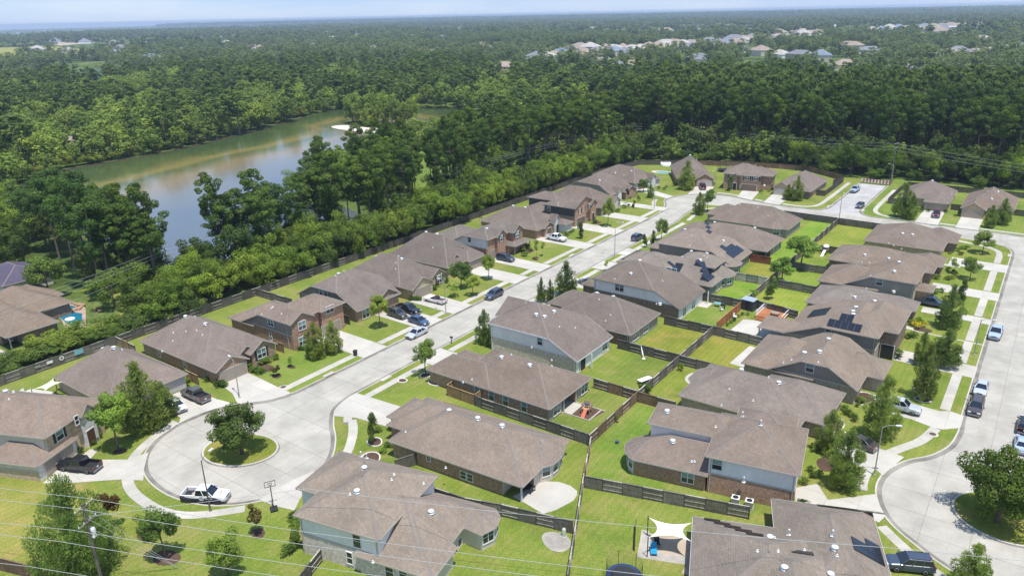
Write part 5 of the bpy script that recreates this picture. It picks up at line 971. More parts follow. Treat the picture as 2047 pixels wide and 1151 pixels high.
car(pickup,'navy',-14.8,162.9,0,'dark truck half hidden under the street trees on the right','pickup truck'); car(pickup,'lightblue',-2.75,152.9,-92,'blue and white pickup parked by the lamp post on the right-hand street','pickup truck'); car(sedan,'silver',-2.6,127.4,-91,'silver-blue sedan parked behind the bronze suv','car'); car(suv,'bronze',-2.6,119.9,-91,'bronze grey suv at the kerb of the right-hand street','suv')
car(suv,'black',3.7,118.0,90,'black suv cut off by the right edge of the picture','suv'); car(sedan,'lightblue',3.7,111.9,92,'pale silver coupe at the right edge behind the black suv','car'); car(pickup,'silver',-11.9,113.8,0,'silver pickup with its front hidden under the pine tree','pickup truck'); car(sedan,'bronze',-14.6,100.2,164,'dark sedan on the drive behind the curving footpath','car'); car(suv,'slate',-4.6,77.4,205,'dark blue suv with a sunroof at the bottom right','suv'); car(sedan,'silver',-156.5,50.2,0,'silver car under the carport at the left edge','car')

# ---------------------------------------------------------------- trees
def leafcards(clumps,n,ln,wd,seed,flat=.35,needle=False):
    """clumps: (x,y,z,rx,rz); small faces spread through each clump, leaning outwards"""
    r=random.Random(seed); V=[]; F=[]; tot=sum(c[3]**2*c[4] for c in clumps)**1; ws=[c[3]*c[3] for c in clumps]; W=sum(ws)
    for c,w in zip(clumps,ws):
        k=max(3,int(n*w/W))
        for _ in range(k):
            u=r.uniform(-1,1); t=r.uniform(0,6.2832); q=math.sqrt(1-u*u); d=Vector((q*math.cos(t),q*math.sin(t),u)); rr=r.uniform(.45,1.0)**.6
            p=Vector((c[0]+d.x*c[3]*rr,c[1]+d.y*c[3]*rr,c[2]+d.z*c[4]*rr))
            nrm=(d+Vector((r.gauss(0,.45),r.gauss(0,.45),r.gauss(flat,.45)))).normalized()
            L=ln*r.uniform(.7,1.35); B=wd*r.uniform(.7,1.35)
            if needle:
                ax=(d+Vector((r.gauss(0,.5),r.gauss(0,.5),r.gauss(.5,.4)))).normalized(); s=ax.cross(Vector((r.gauss(0,1),r.gauss(0,1),r.gauss(0,1)))).normalized()
                a=p-ax*L*.4; o=len(V); V+= [a-s*B*.5,a+s*B*.5,p+ax*L*.6+s*B*.28,p+ax*L*.6-s*B*.28]
            else:
                s=nrm.orthogonal().normalized(); s2=nrm.cross(s); a=r.uniform(0,6.28); e1=s*math.cos(a)+s2*math.sin(a); e2=nrm.cross(e1); o=len(V)
                V+=[p-e1*L*.5,p+e2*B*.5-e1*L*.05,p+e1*L*.5,p-e2*B*.5-e1*L*.05]
            F.append((o,o+1,o+2,o+3))
    return V,F
def tree_clumps(kind,H,W,seed):
    r=random.Random(seed); C=[]
    if kind=='young':     # young pine: whorls narrowing to a leader, open between
        n=int(9+H*1.0)
        for i in range(n):
            f=i/(n-1); z=H*(.14+.82*f); env=W/2*(.78+.22*min(1,f*4))*(1-f**2.9)*1.0+.16
            k=max(1,int(4.3*(1-f)+1.8)); ph=r.uniform(0,6.28)
            for j in range(k):
                t=ph+6.2832*j/k+r.uniform(-.35,.35); q=env*r.uniform(.4,.95); cr=max(.3,W*.16*r.uniform(.6,1.4)*(1-.35*f)); C.append((q*math.cos(t),q*math.sin(t),z-q*.12+r.uniform(-.1,.2)*W*.2,cr,cr*.85))
            C.append((0,0,z,W*.11*(1-.4*f)+.1,W*.1))
        C.append((0,0,H*.98,.22,.34))
    elif kind=='broad':
        n=26
        for i in range(n):
            u=r.uniform(-.75,1); t=r.uniform(0,6.28); q=math.sqrt(max(0,1-u*u)); rr=r.uniform(.45,.86); cr=W*r.uniform(.13,.2); C.append((W/2*q*math.cos(t)*rr,W/2*q*math.sin(t)*rr,H*.62+H*.37*u*rr,cr,cr*.85))
    elif kind=='oak':
        for i in range(46):
            u=r.uniform(-.95,1); t=r.uniform(0,6.28); q=math.sqrt(max(0,1-u*u)); rr=r.uniform(.5,.93); cr=W*r.uniform(.1,.16); C.append((W/2*q*math.cos(t)*rr,W/2*q*math.sin(t)*rr,H*.54+H*.46*u*rr,cr,cr*.8))
    elif kind=='round':   # dense dark evergreen
        for i in range(20):
            f=r.uniform(0,1); z=H*(.15+.8*f); env=W/2*math.sin(math.pi*min(1,.25+.75*f))**.7*(1-.35*f); t=r.uniform(0,6.28); q=env*r.uniform(.3,.85); cr=W*r.uniform(.16,.24); C.append((q*math.cos(t),q*math.sin(t),z,cr,cr))
    elif kind=='tall':    # tall pine with a bare trunk
        n=r.randint(11,15); z0=.55+r.uniform(-.06,.08)
        for i in range(n):
            f=i/(n-1); z=H*(z0+(1-z0)*f*.96); env=W/2*(math.sin(math.pi*(.16+.74*f))**.8); t=r.uniform(0,6.28); k=2 if f<.85 else 1
            for j in range(k):
                tt=t+j*(3.1416+r.uniform(-.8,.8)); q=env*r.uniform(.35,1.05); cr=W*r.uniform(.1,.2); C.append((q*math.cos(tt),q*math.sin(tt),z+r.uniform(-.3,.3),cr,cr*.62))
        C.append((0,0,H*.95,W*.2,H*.045))
    elif kind=='forest':  # broad wood tree, crown to low down
        for i in range(26):
            u=r.uniform(-.9,1); t=r.uniform(0,6.28); q=math.sqrt(max(0,1-u*u*.8)); rr=r.uniform(.35,1.0); cr=W*r.uniform(.08,.22); C.append((W/2*q*math.cos(t)*rr,W/2*q*math.sin(t)*rr,H*.58+H*.4*u*rr,cr,cr*.8))
    elif kind=='bush':
        for i in range(20):
            u=r.uniform(-.2,1); t=r.uniform(0,6.28); q=math.sqrt(max(0,1-u*u)); rr=r.uniform(.3,1.0); cr=W*r.uniform(.09,.24); C.append((W/2*q*math.cos(t)*rr,W/2*q*math.sin(t)*rr,max(cr*.6,H*.45+H*.45*u*rr),cr,cr*.8))
    elif kind=='sapling':
        for i in range(9):
            t=r.uniform(0,6.28); q=W*.5*r.uniform(.1,.75); cr=W*r.uniform(.16,.24); C.append((q*math.cos(t),q*math.sin(t),H*r.uniform(.5,.93),cr,cr*.9))
    return C
def crown_mesh(kind,H,W,seed,n,ln,wd,leaf):
    V,F=leafcards(tree_clumps(kind,H,W,seed),n,ln,wd,seed+1,needle=kind in('young',)); mb=MB(); mb.mesh(V,F,0); return mb.data('crown',M[leaf])
def trunk_mb(kind,H,W,seed):
    r=random.Random(seed+5); mb=MB(); rt={'young':.016,'broad':.02,'oak':.035,'round':.016,'tall':.0115,'forest':.017,'bush':.01,'sapling':.010}[kind]*H; top={'young':.92,'broad':.62,'oak':.5,'round':.6,'tall':.95,'forest':.65,'bush':.4,'sapling':.55}[kind]*H
    lean=(r.uniform(-.02,.02)*H,r.uniform(-.02,.02)*H)
    mb.tube([(0,0,-.15),(lean[0]*.3,lean[1]*.3,top*.35),(lean[0]*.7,lean[1]*.7,top*.7),(lean[0],lean[1],top)],rt,rt*.35,n=7)
    C=tree_clumps(kind,H,W,seed); r.shuffle(C)
    for c in C[:{'tall':10,'bush':4,'sapling':4}.get(kind,8)]:
        z=max(top*.2,min(top*.95,c[2]*.8 if kind!='tall' else c[2]-.03*H)); f=z/top; mb.tube([(lean[0]*f,lean[1]*f,z),((c[0]+lean[0])*.55,(c[1]+lean[1])*.55,(z+c[2])/2),(c[0],c[1],c[2])],rt*.4,rt*.12,n=5,cap=False)
    return mb
PROTO={}
SPEC={ # kind: H, W, cards, card length, width, leaf material, bark
 'young':(7.0,4.2,8500,.27,.075,'leaf_young','bark_pine'),'broad':(7.0,5.2,6000,.25,.17,'leaf_broad','bark'),'oak':(8.0,9.0,15000,.29,.19,'leaf_broad','bark'),'round':(5.5,3.4,4200,.22,.14,'leaf_dark','bark'),
 'sapling':(3.6,1.8,420,.24,.15,'leaf_bright','bark'),'tall':(22,8.2,4600,.44,.28,'leaf_pine','bark_pine'),'forest':(13,9.5,4000,.44,.3,'leaf_broad','bark'),'bush':(5.2,5.6,3400,.33,.21,'leaf_bright','bark'),
 'youngdark':(7.0,4.2,7000,.27,.08,'leaf_pine','bark_pine'),'crape':(4.2,2.6,900,.26,.17,'leaf_red','bark'),'purple':(4.5,1.6,420,.24,.16,'leaf_purple','bark'),'bright':(7.0,4.6,5500,.25,.17,'leaf_bright','bark'),'darkoak':(8.0,7.5,13000,.27,.17,'leaf_dark','bark'),'forestdark':(12,8.5,3800,.42,.29,'leaf_dark','bark'),'forestbright':(12,9,4000,.42,.29,'leaf_bright','bark'),'shrub':(1.3,1.5,360,.2,.14,'leaf_broad','bark'),'darkshrub':(1.3,1.6,380,.2,.14,'leaf_dark','bark'),'bigpine':(10.5,12.0,22000,.30,.12,'leaf_young','bark_pine'),'yellow':(1.8,1.7,380,.22,.15,'leaf_yellow','bark')}
GEO={'bigpine':'young','youngdark':'young','crape':'sapling','purple':'sapling','bright':'broad','darkoak':'oak','forestdark':'forest','forestbright':'forest','shrub':'bush','darkshrub':'bush','yellow':'bush'}
def parts_of(kind,var):
    k=(kind,var)
    if k not in PROTO:
        H,W,n,l,w,leaf,bark=SPEC[kind]; g_=GEO.get(kind,kind); sd=hash((len(kind),kind[0],var))%1000; sd=sum(map(ord,kind))*13+var*101
        PROTO[k]=(crown_mesh(g_,H,W,sd,n,l,w,leaf),trunk_mb(g_,H,W,sd).data('trunk',M[bark]))
    return PROTO[k]
NAME={'bigpine':'young_pine','young':'young_pine','youngdark':'young_pine','tall':'pine_tree','shrub':'shrub','darkshrub':'shrub','yellow':'shrub','bush':'hedge_bush'}
TREES=[]
def tree(kind,x,y,h,w,label,group=None,var=None,color=None,z=ZL,cat='tree'):
    H,W=SPEC[kind][:2]; var=len(TREES)%3 if var is None else var; cr,tr=parts_of(kind,var); root=thing(NAME.get(kind,'broadleaf_tree'),label,'shrub' if 'shrub' in kind or kind=='yellow' else cat,(x,y,z),(len(TREES)*2.399)%6.283,group or 'garden and street trees of the estate')
    root.scale=(w/W,w/W,h/H); c=link('crown',cr,root); 
    if color: c.color=(*color,1)
    if kind not in('shrub','darkshrub','yellow'): link('trunk',tr,root)
    TREES.append((x,y)); return root
def tr(kind,t,label,**k): return tree(kind,t[0],t[1],t[2],t[3]*.84,label,**k)
tr('darkoak',(-84.4, 50.78, 8.5, 9.4),'dark round oak standing on the grass island of the turning circle',color=(1.0,1.05,.95))
tr('oak',(2.42, 91.54, 9.5, 11.1),'big spreading oak on the grass island at the right edge',color=(.72,.74,.66))
tr('bigpine',(-79.2, 26.12, 11.4, 10.6),'large bushy pine behind the utility pole in the bottom left corner',var=1,color=(1.07,1.17,1.17)); tr('crape',(-83.3, 31.86, 5.2, 3.1),'rust-tinged small tree at the right shoulder of the big bottom left pine')
tr('sapling',(-79.08, 33.18, 3.0, 2.0),'thin little tree in a brown mulch ring in front of the bushy pine',color=(1.04,1.04,1.04)); tr('broad',(-72.99, 32.53, 6.7, 5.0),'dark leafy tree with a mulch bed in the lower left lawn',color=(0.91,0.98,1.04)); tr('broad',(-64.83, 35.0, 6.1, 5.0),'full green tree at the bottom edge left of the nearest house',color=(1.10,1.17,1.10)); tr('crape',(-68.03, 41.15, 4.1, 2.7),'reddish topped small tree below the basketball hoop',color=(1.04,1.50,1.17))
tr('young',(-102.67, 46.99, 10.6, 8.4),'tall pine in front of the stone-fronted house with paired crowns, the larger one',var=0); tr('young',(-103.24, 50.53, 5.8, 4.5),'narrower pine beside the white car in front of the hip-roofed house',var=2); tr('bright',(-100.06, 41.49, 9.2, 6.5),'light green tree in a mulch ring before the stone-fronted house',color=(1.10,1.17,1.10))
tr('young',(-100.3, 77.59, 6.6, 4.5),'front one of two pines before the mixed brick house',var=1); tr('young',(-99.28, 80.77, 6.3, 3.8),'second pine nearer the drive before the mixed brick house',var=2,color=(1.17,1.17,1.30)); tr('bright',(-100.56, 93.67, 7.1, 4.5),'light green tree on the lawn beside the dark suv'); tr('broad',(-101.68, 119.92, 6.0, 6.2),'dense round dark tree on the lawn between two gabled garages',color=(0.81,0.91,0.98)); tr('bright',(-96.27, 117.4, 5.0, 3.9),'smaller leafy tree right of the dense round tree'); tr('bright',(-99.75, 127.47, 6.2, 3.9),'taller slim tree at the corner of the lawn near the grey-blue suv')
tr('sapling',(-99.17, 114.82, 3.2, 3.9),'pale low bush in the lawn below the dense round tree',color=(1.30,1.30,1.30)); tr('sapling',(-98.52, 145.28, 5.5, 2.2),'left one of two staked saplings on the porch house lawn'); tr('sapling',(-99.16, 148.7, 3.8, 2.0),'right one of two staked saplings on the porch house lawn')
tr('round',(-99.06, 166.97, 4.4, 3.0),'dark egg-shaped tree next to the white pickup drive'); tr('bright',(-98.65, 181.35, 8.9, 4.5),'tall light green tree before the charcoal-sided house'); tr('purple',(-106.58, 208.35, 5.1, 1.9),'slim purple-leaved tree near the bend'); tr('crape',(-99.23, 198.1, 4.0, 1.5),'small bronze tree in a white ring near the bend'); tr('broad',(-109.83, 226.1, 4.8, 4.7),'grey-green tree before the white-arched house',color=(0.91,0.98,1.04)); tr('young',(-104.01, 219.41, 4.3, 2.9),'small dark conical tree before the white-arched house',color=(0.91,1.04,1.04))
tr('young',(-98.82, 236.13, 9.8, 6.4),'pine in front of the steep-roofed house',color=(1.04,1.10,1.10)); tr('young',(-82.25, 207.01, 6.6, 4.4),'left one of two trees inside the bend of the street'); tr('broad',(-81.49, 211.65, 7.0, 5.1),'right darker one of two trees inside the bend of the street',color=(0.85,0.98,0.98)); tr('round',(-85.89, 242.0, 5.1, 3.3),'small round tree at the front of the two-storey brown house',color=(1.50,1.50,1.50)); tr('young',(-63.24, 238.95, 7.9, 5.0),'taller pine before the house at the dead-end corner',color=(0.98,1.04,1.04)); tr('young',(-66.0, 238.87, 4.8, 3.8),'shorter pine before the house at the dead-end corner',color=(0.98,1.04,1.04))
tr('young',(-32.11, 233.44, 9.9, 6.3),'taller of two trees at the fence corner right of the dead-end street',color=(1.10,1.10,1.04)); tr('young',(-29.73, 232.31, 7.2, 4.2),'shorter of two trees at the fence corner right of the dead-end street',color=(1.04,1.10,1.04)); tr('young',(-10.68, 234.1, 6.1, 3.8),'left tree before the front-gabled tan house',color=(1.10,1.10,1.04)); tr('young',(-8.29, 239.16, 7.3, 4.7),'right tree before the front-gabled tan house',color=(1.10,1.17,1.17))
tr('broad',(-9.89, 207.01, 6.0, 6.3),'open-crowned tree at the corner of cross street and right-hand street',color=(1.04,1.04,0.98)); tr('broad',(-10.14, 184.43, 5.3, 5.1),'dark street tree in the second lawn from the corner',color=(0.85,0.91,0.91)); tr('sapling',(-13.6, 187.44, 3.8, 2.9),'small pale tree beside the walk in the second lawn from the corner',color=(0.91,0.98,1.04))
tr('young',(-10.41, 152.24, 8.4, 5.6),'large pine over the dark truck drive on the right',color=(0.98,1.04,1.10)); tr('round',(-9.96, 169.27, 4.6, 2.7),'small very dark tree behind the large pine on the right'); tr('young',(-8.55, 134.1, 6.6, 5.5),'dark broad pine by the patio of the solar roofed house front',color=(0.91,0.98,1.04)); tr('young',(-11.83, 132.4, 6.1, 3.4),'medium pine touching the dark broad pine on its left',color=(0.98,1.04,1.04)); tr('young',(-9.6, 119.22, 9.1, 4.2),'tall lighter pine in a black mulch ring on the right-hand lawn'); tr('young',(-12.7, 103.91, 9.7, 5.1),'pine whose crown hides the nose of the silver pickup',color=(1.10,1.17,1.17))
tr('young',(-17.59, 96.15, 6.4, 4.2),'pine at the corner of the grey brick house roof',color=(1.17,1.20,1.17)); tr('young',(-13.87, 88.83, 8.0, 5.2),'dense leaning pine above the bottom right driveway',color=(0.94,1.04,1.04)); tr('young',(1.13, 76.97, 6.0, 4.4),'bright pine cut by the bottom edge at the right',color=(1.37,1.37,1.30))
tr('young',(-78.8, 98.87, 6.6, 3.9),'lone pine on the lawn before the tall white-sided house',color=(0.94,1.04,1.10)); tr('broad',(-79.15, 83.06, 6.8, 4.9),'dense tree in a white ring on the lawn by the turning circle',color=(1.0,1.05,.95)); tr('round',(-70.9, 62.96, 4.8, 2.3),'dark magnolia in a white edged ring beside the curved footpath'); tr('youngdark',(-81.76, 122.11, 5.5, 2.5),'left one of three street pines before the tan-backed house'); tr('youngdark',(-79.7, 122.41, 5.2, 2.1),'middle small one of three street pines before the tan-backed house'); tr('youngdark',(-79.39, 128.22, 7.7, 5.6),'right largest one of three street pines before the tan-backed house')
tr('round',(-81.16, 168.95, 3.6, 1.9),'left dark shrub-like tree by the kerb near the navy suv'); tr('round',(-79.33, 170.1, 4.4, 2.1),'right dark shrub-like tree by the kerb near the navy suv'); tr('broad',(-80.0, 176.57, 6.0, 4.2),'leafy tree by the kerb left of the solar roof',color=(1.04,1.10,1.04)); tr('sapling',(-80.09, 147.03, 2.8, 1.9),'pale spiky plant by the kerb',color=(1.43,1.43,1.04))
tr('bright',(-43.07, 172.58, 8.2, 8.8),'larger back one of the two big backyard trees',color=(0.98,1.10,1.10)); tr('bright',(-43.57, 160.05, 6.5, 7.0),'nearer round one of the two big backyard trees',color=(0.94,1.10,1.10)); tr('round',(-42.29, 149.2, 5.2, 3.3),'small standalone backyard tree with a neat shadow',color=(1.50,1.50,1.50)); tr('sapling',(-45.45, 146.47, 2.4, 3.5),'wispy low tree behind the dark shed',color=(0.78,0.85,0.91)); tr('bush',(-45.8, 97.73, 2.0, 2.4),'bushy shrub at the meeting of the backyard fences',color=(0.59,0.72,0.78)); tr('bush',(-44.41, 108.21, 1.5, 1.4),'small shrub against the fence on the central back lawn',color=(0.78,0.91,0.78)); tr('sapling',(-45.13, 87.19, 1.3, 1.0),'young plant by a dark pot on the deep green lawn',color=(0.78,0.91,0.78))
# garden shrubs in front of the houses
GSH='shrubs planted in the front beds'
SHR=[(-107.53, 73.4), (-105.96, 71.22), (-106.3, 70.38), (-105.12, 68.69), (-103.36, 68.05), (-105.7, 72.98), (-104.64, 67.8), (-107.47, 72.79), (-106.8, 71.31), (-105.3, 78.18), (-104.49, 78.71), (-105.07, 108.74), (-106.07, 115.76), (-106.82, 110.43), (-108.58, 108.83), (-105.03, 61.22), (-104.48, 61.58), (-110.92, 58.99), (-108.57, 61.12), (-106.62, 67.7), (-104.99, 67.57), (-103.72, 37.94), (-104.44, 40.12), (-105.6, 41.46), (-105.2, 40.88), (-107.54, 35.97), (-62.19, 40.81), (-62.17, 41.62), (-63.01, 42.68), (-65.36, 44.49), (-66.56, 45.45), (-68.19, 62.02), (-68.54, 63.4), (-71.56, 66.88), (-72.82, 65.59), (-106.41, 183.9), (-103.48, 182.32), (-105.86, 185.96), (-104.52, 168.45), (-103.96, 169.81), (-106.31, 170.41), (-104.26, 171.67), (-103.22, 167.25), (-105.28, 149.19), (-106.9, 149.94), (-105.62, 151.63), (-104.11, 150.8), (-105.86, 145.81), (-106.15, 191.65), (-104.44, 198.8), (-104.61, 202.5), (-104.49, 205.15), (-104.39, 197.59), (-109.08, 214.59), (-107.24, 217.1), (-109.98, 221.26), (-105.37, 214.01), (-106.95, 117.39), (-105.78, 115.47), (-107.47, 121.89), (-106.48, 120.43), (-105.38, 149.1), (-102.92, 146.35), (-105.97, 152.29), (-74.38, 246.88), (-76.47, 244.5), (-62.13, 243.1), (-61.06, 243.73), (-63.9, 242.04), (-22.72, 246.06), (-19.89, 242.41), (-28.94, 243.22), (-27.01, 244.38), (-8.8, 238.23), (-12.04, 242.87), (-7.84, 242.08), (-14.45, 208.34), (-13.48, 208.94), (-14.05, 203.06), (-15.02, 206.11), (-16.23, 202.59), (-13.05, 186.16), (-13.41, 182.89), (-14.01, 181.76), (-13.58, 187.39), (-16.17, 181.13), (-14.91, 188.92), (-15.36, 168.89), (-15.3, 170.95), (-14.07, 172.42), (-15.82, 165.96), (-15.97, 150.1), (-15.16, 152.19), (-15.48, 142.99), (-14.79, 144.16), (-15.58, 134.75), (-15.56, 132.83), (-17.18, 113.08), (-17.22, 111.55), (-17.96, 108.14), (-17.13, 107.76), (-18.58, 109.17), (-16.54, 106.76), (-12.81, 120.11), (-14.2, 121.35), (-15.41, 168.27), (-18.17, 86.88), (-19.19, 95.56), (-17.05, 82.3), (-18.35, 95.72), (-18.22, 90.06), (-17.6, 89.03), (-17.12, 89.72), (-87.15, 245.25), (-85.9, 244.86), (-88.05, 245.87), (-76.45, 244.9), (-74.52, 249.33), (-103.37, 240.34), (-101.66, 240.17), (-104.68, 239.57), (-107.2, 232.3), (-104.72, 231.5), (-105.83, 235.4), (-82.89, 244.39), (-93.73, 247.17)]
rs=random.Random(5)
for i,(x,y) in enumerate(SHR):
    k='darkshrub' if i%3==0 else 'shrub'; h=rs.uniform(.8,1.35); tree(k,x,y,h,h*rs.uniform(1.1,1.6),'rounded green shrub planted in a bed near a house front',GSH,color=(.8,.9,.8))
tr('broad',(-173.95, 65.39, 9.6, 9.5),'white-flowering round tree beside the pool yard at the left edge',color=(1.1,1.1,1.2)); tr('yellow',(-15.2,149.0,1.6,2.0),'bright yellow flowering shrub on the right-hand lawn'); tr('yellow',(-14.2,150.1,1.3,1.6),'smaller yellow shrub behind the bright yellow one')
def hedge(poly,label):
    r=random.Random(int(poly[0][0]*10)); C=[]; xs=[p[0] for p in poly]; ys=[p[1] for p in poly]; 
    for a,b in zip(poly,poly[1:]):
        n=max(2,int(math.dist(a,b)/.5))
        for i in range(n+1): C.append((a[0]+(b[0]-a[0])*i/n-poly[0][0],a[1]+(b[1]-a[1])*i/n-poly[0][1],.55,.5,.5))
    V,F=leafcards(C,len(C)*170,.2,.14,3); mb=MB(); mb.mesh(V,F,0); o=mb.build('hedge',M['leaf_broad'],None,(poly[0][0],poly[0][1],ZL)); o.color=(.7,.8,.7,1); tag(o,label,'hedge')
hedge([(-105.78, 60.99), (-104.3, 61.59)],'clipped oblong hedge by the gabled garage drive'); hedge([(-105.83, 107.96), (-103.93, 108.88)],'clipped oblong hedge beside the black pickup'); hedge([(-66.36, 45.59), (-63.82, 43.24), (-62.17, 41.62)],'clipped hedge along the pale side wall of the nearest house')
# ------------------------------------------------ woods
def in_view(x,y,m=.10,far=1e9):
    dx=x*CR[0][0]+y*CR[1][0]; dz=-(x*CR[0][2]+y*CR[1][2])+57*CR[2][2]; dz=-(x*CR[0][2]+y*CR[1][2]-57*CR[2][2])
    if dz<5: return False
    u=(x*CR[0][0]+y*CR[1][0]-57*CR[2][0])/dz; v=(x*CR[0][1]+y*CR[1][1]-57*CR[2][1])/dz
    return abs(u)<.683+m and v>-.384-m
CR=[[0.811415, -0.184697, 0.55452], [0.584114, 0.289377, -0.758335], [-0.020403, 0.939227, 0.342689]]
YARD=[W_lawn,C_lawn,NE_lawn,E_lawn]
def free(x,y,pad=0): return not any(inside((x,y),p) for p in YARD)
FIELD=[[(-232,256),(-205,244),(-172,196),(-166,180),(-178,186),(-205,214),(-238,246)],[(-222,296),(-200,306),(-176,292),(-190,276)],[(-214,152),(-186,166),(-166,160),(-160,150),(-176,148)],[(-1300,470),(-1050,440),(-1500,600),(-1760,880),(-2280,1010),(-2400,900)],[(-900,350),(-830,330),(-700,340),(-780,400),(-900,470),(-1050,520),(-1060,430)],[(-660,430),(-600,430),(-590,500),(-650,520)],[(-240,360),(-200,362),(-200,420),(-245,415)],[(-332,262),(-268,262),(-276,296),(-328,294)]]
W1yard=[(-200,44),(-150,44),(-147,60),(-152,70),(-166,74),(-180,72),(-195,80),(-205,70)]
FARH=[]   # clearings round far houses, filled by the list below
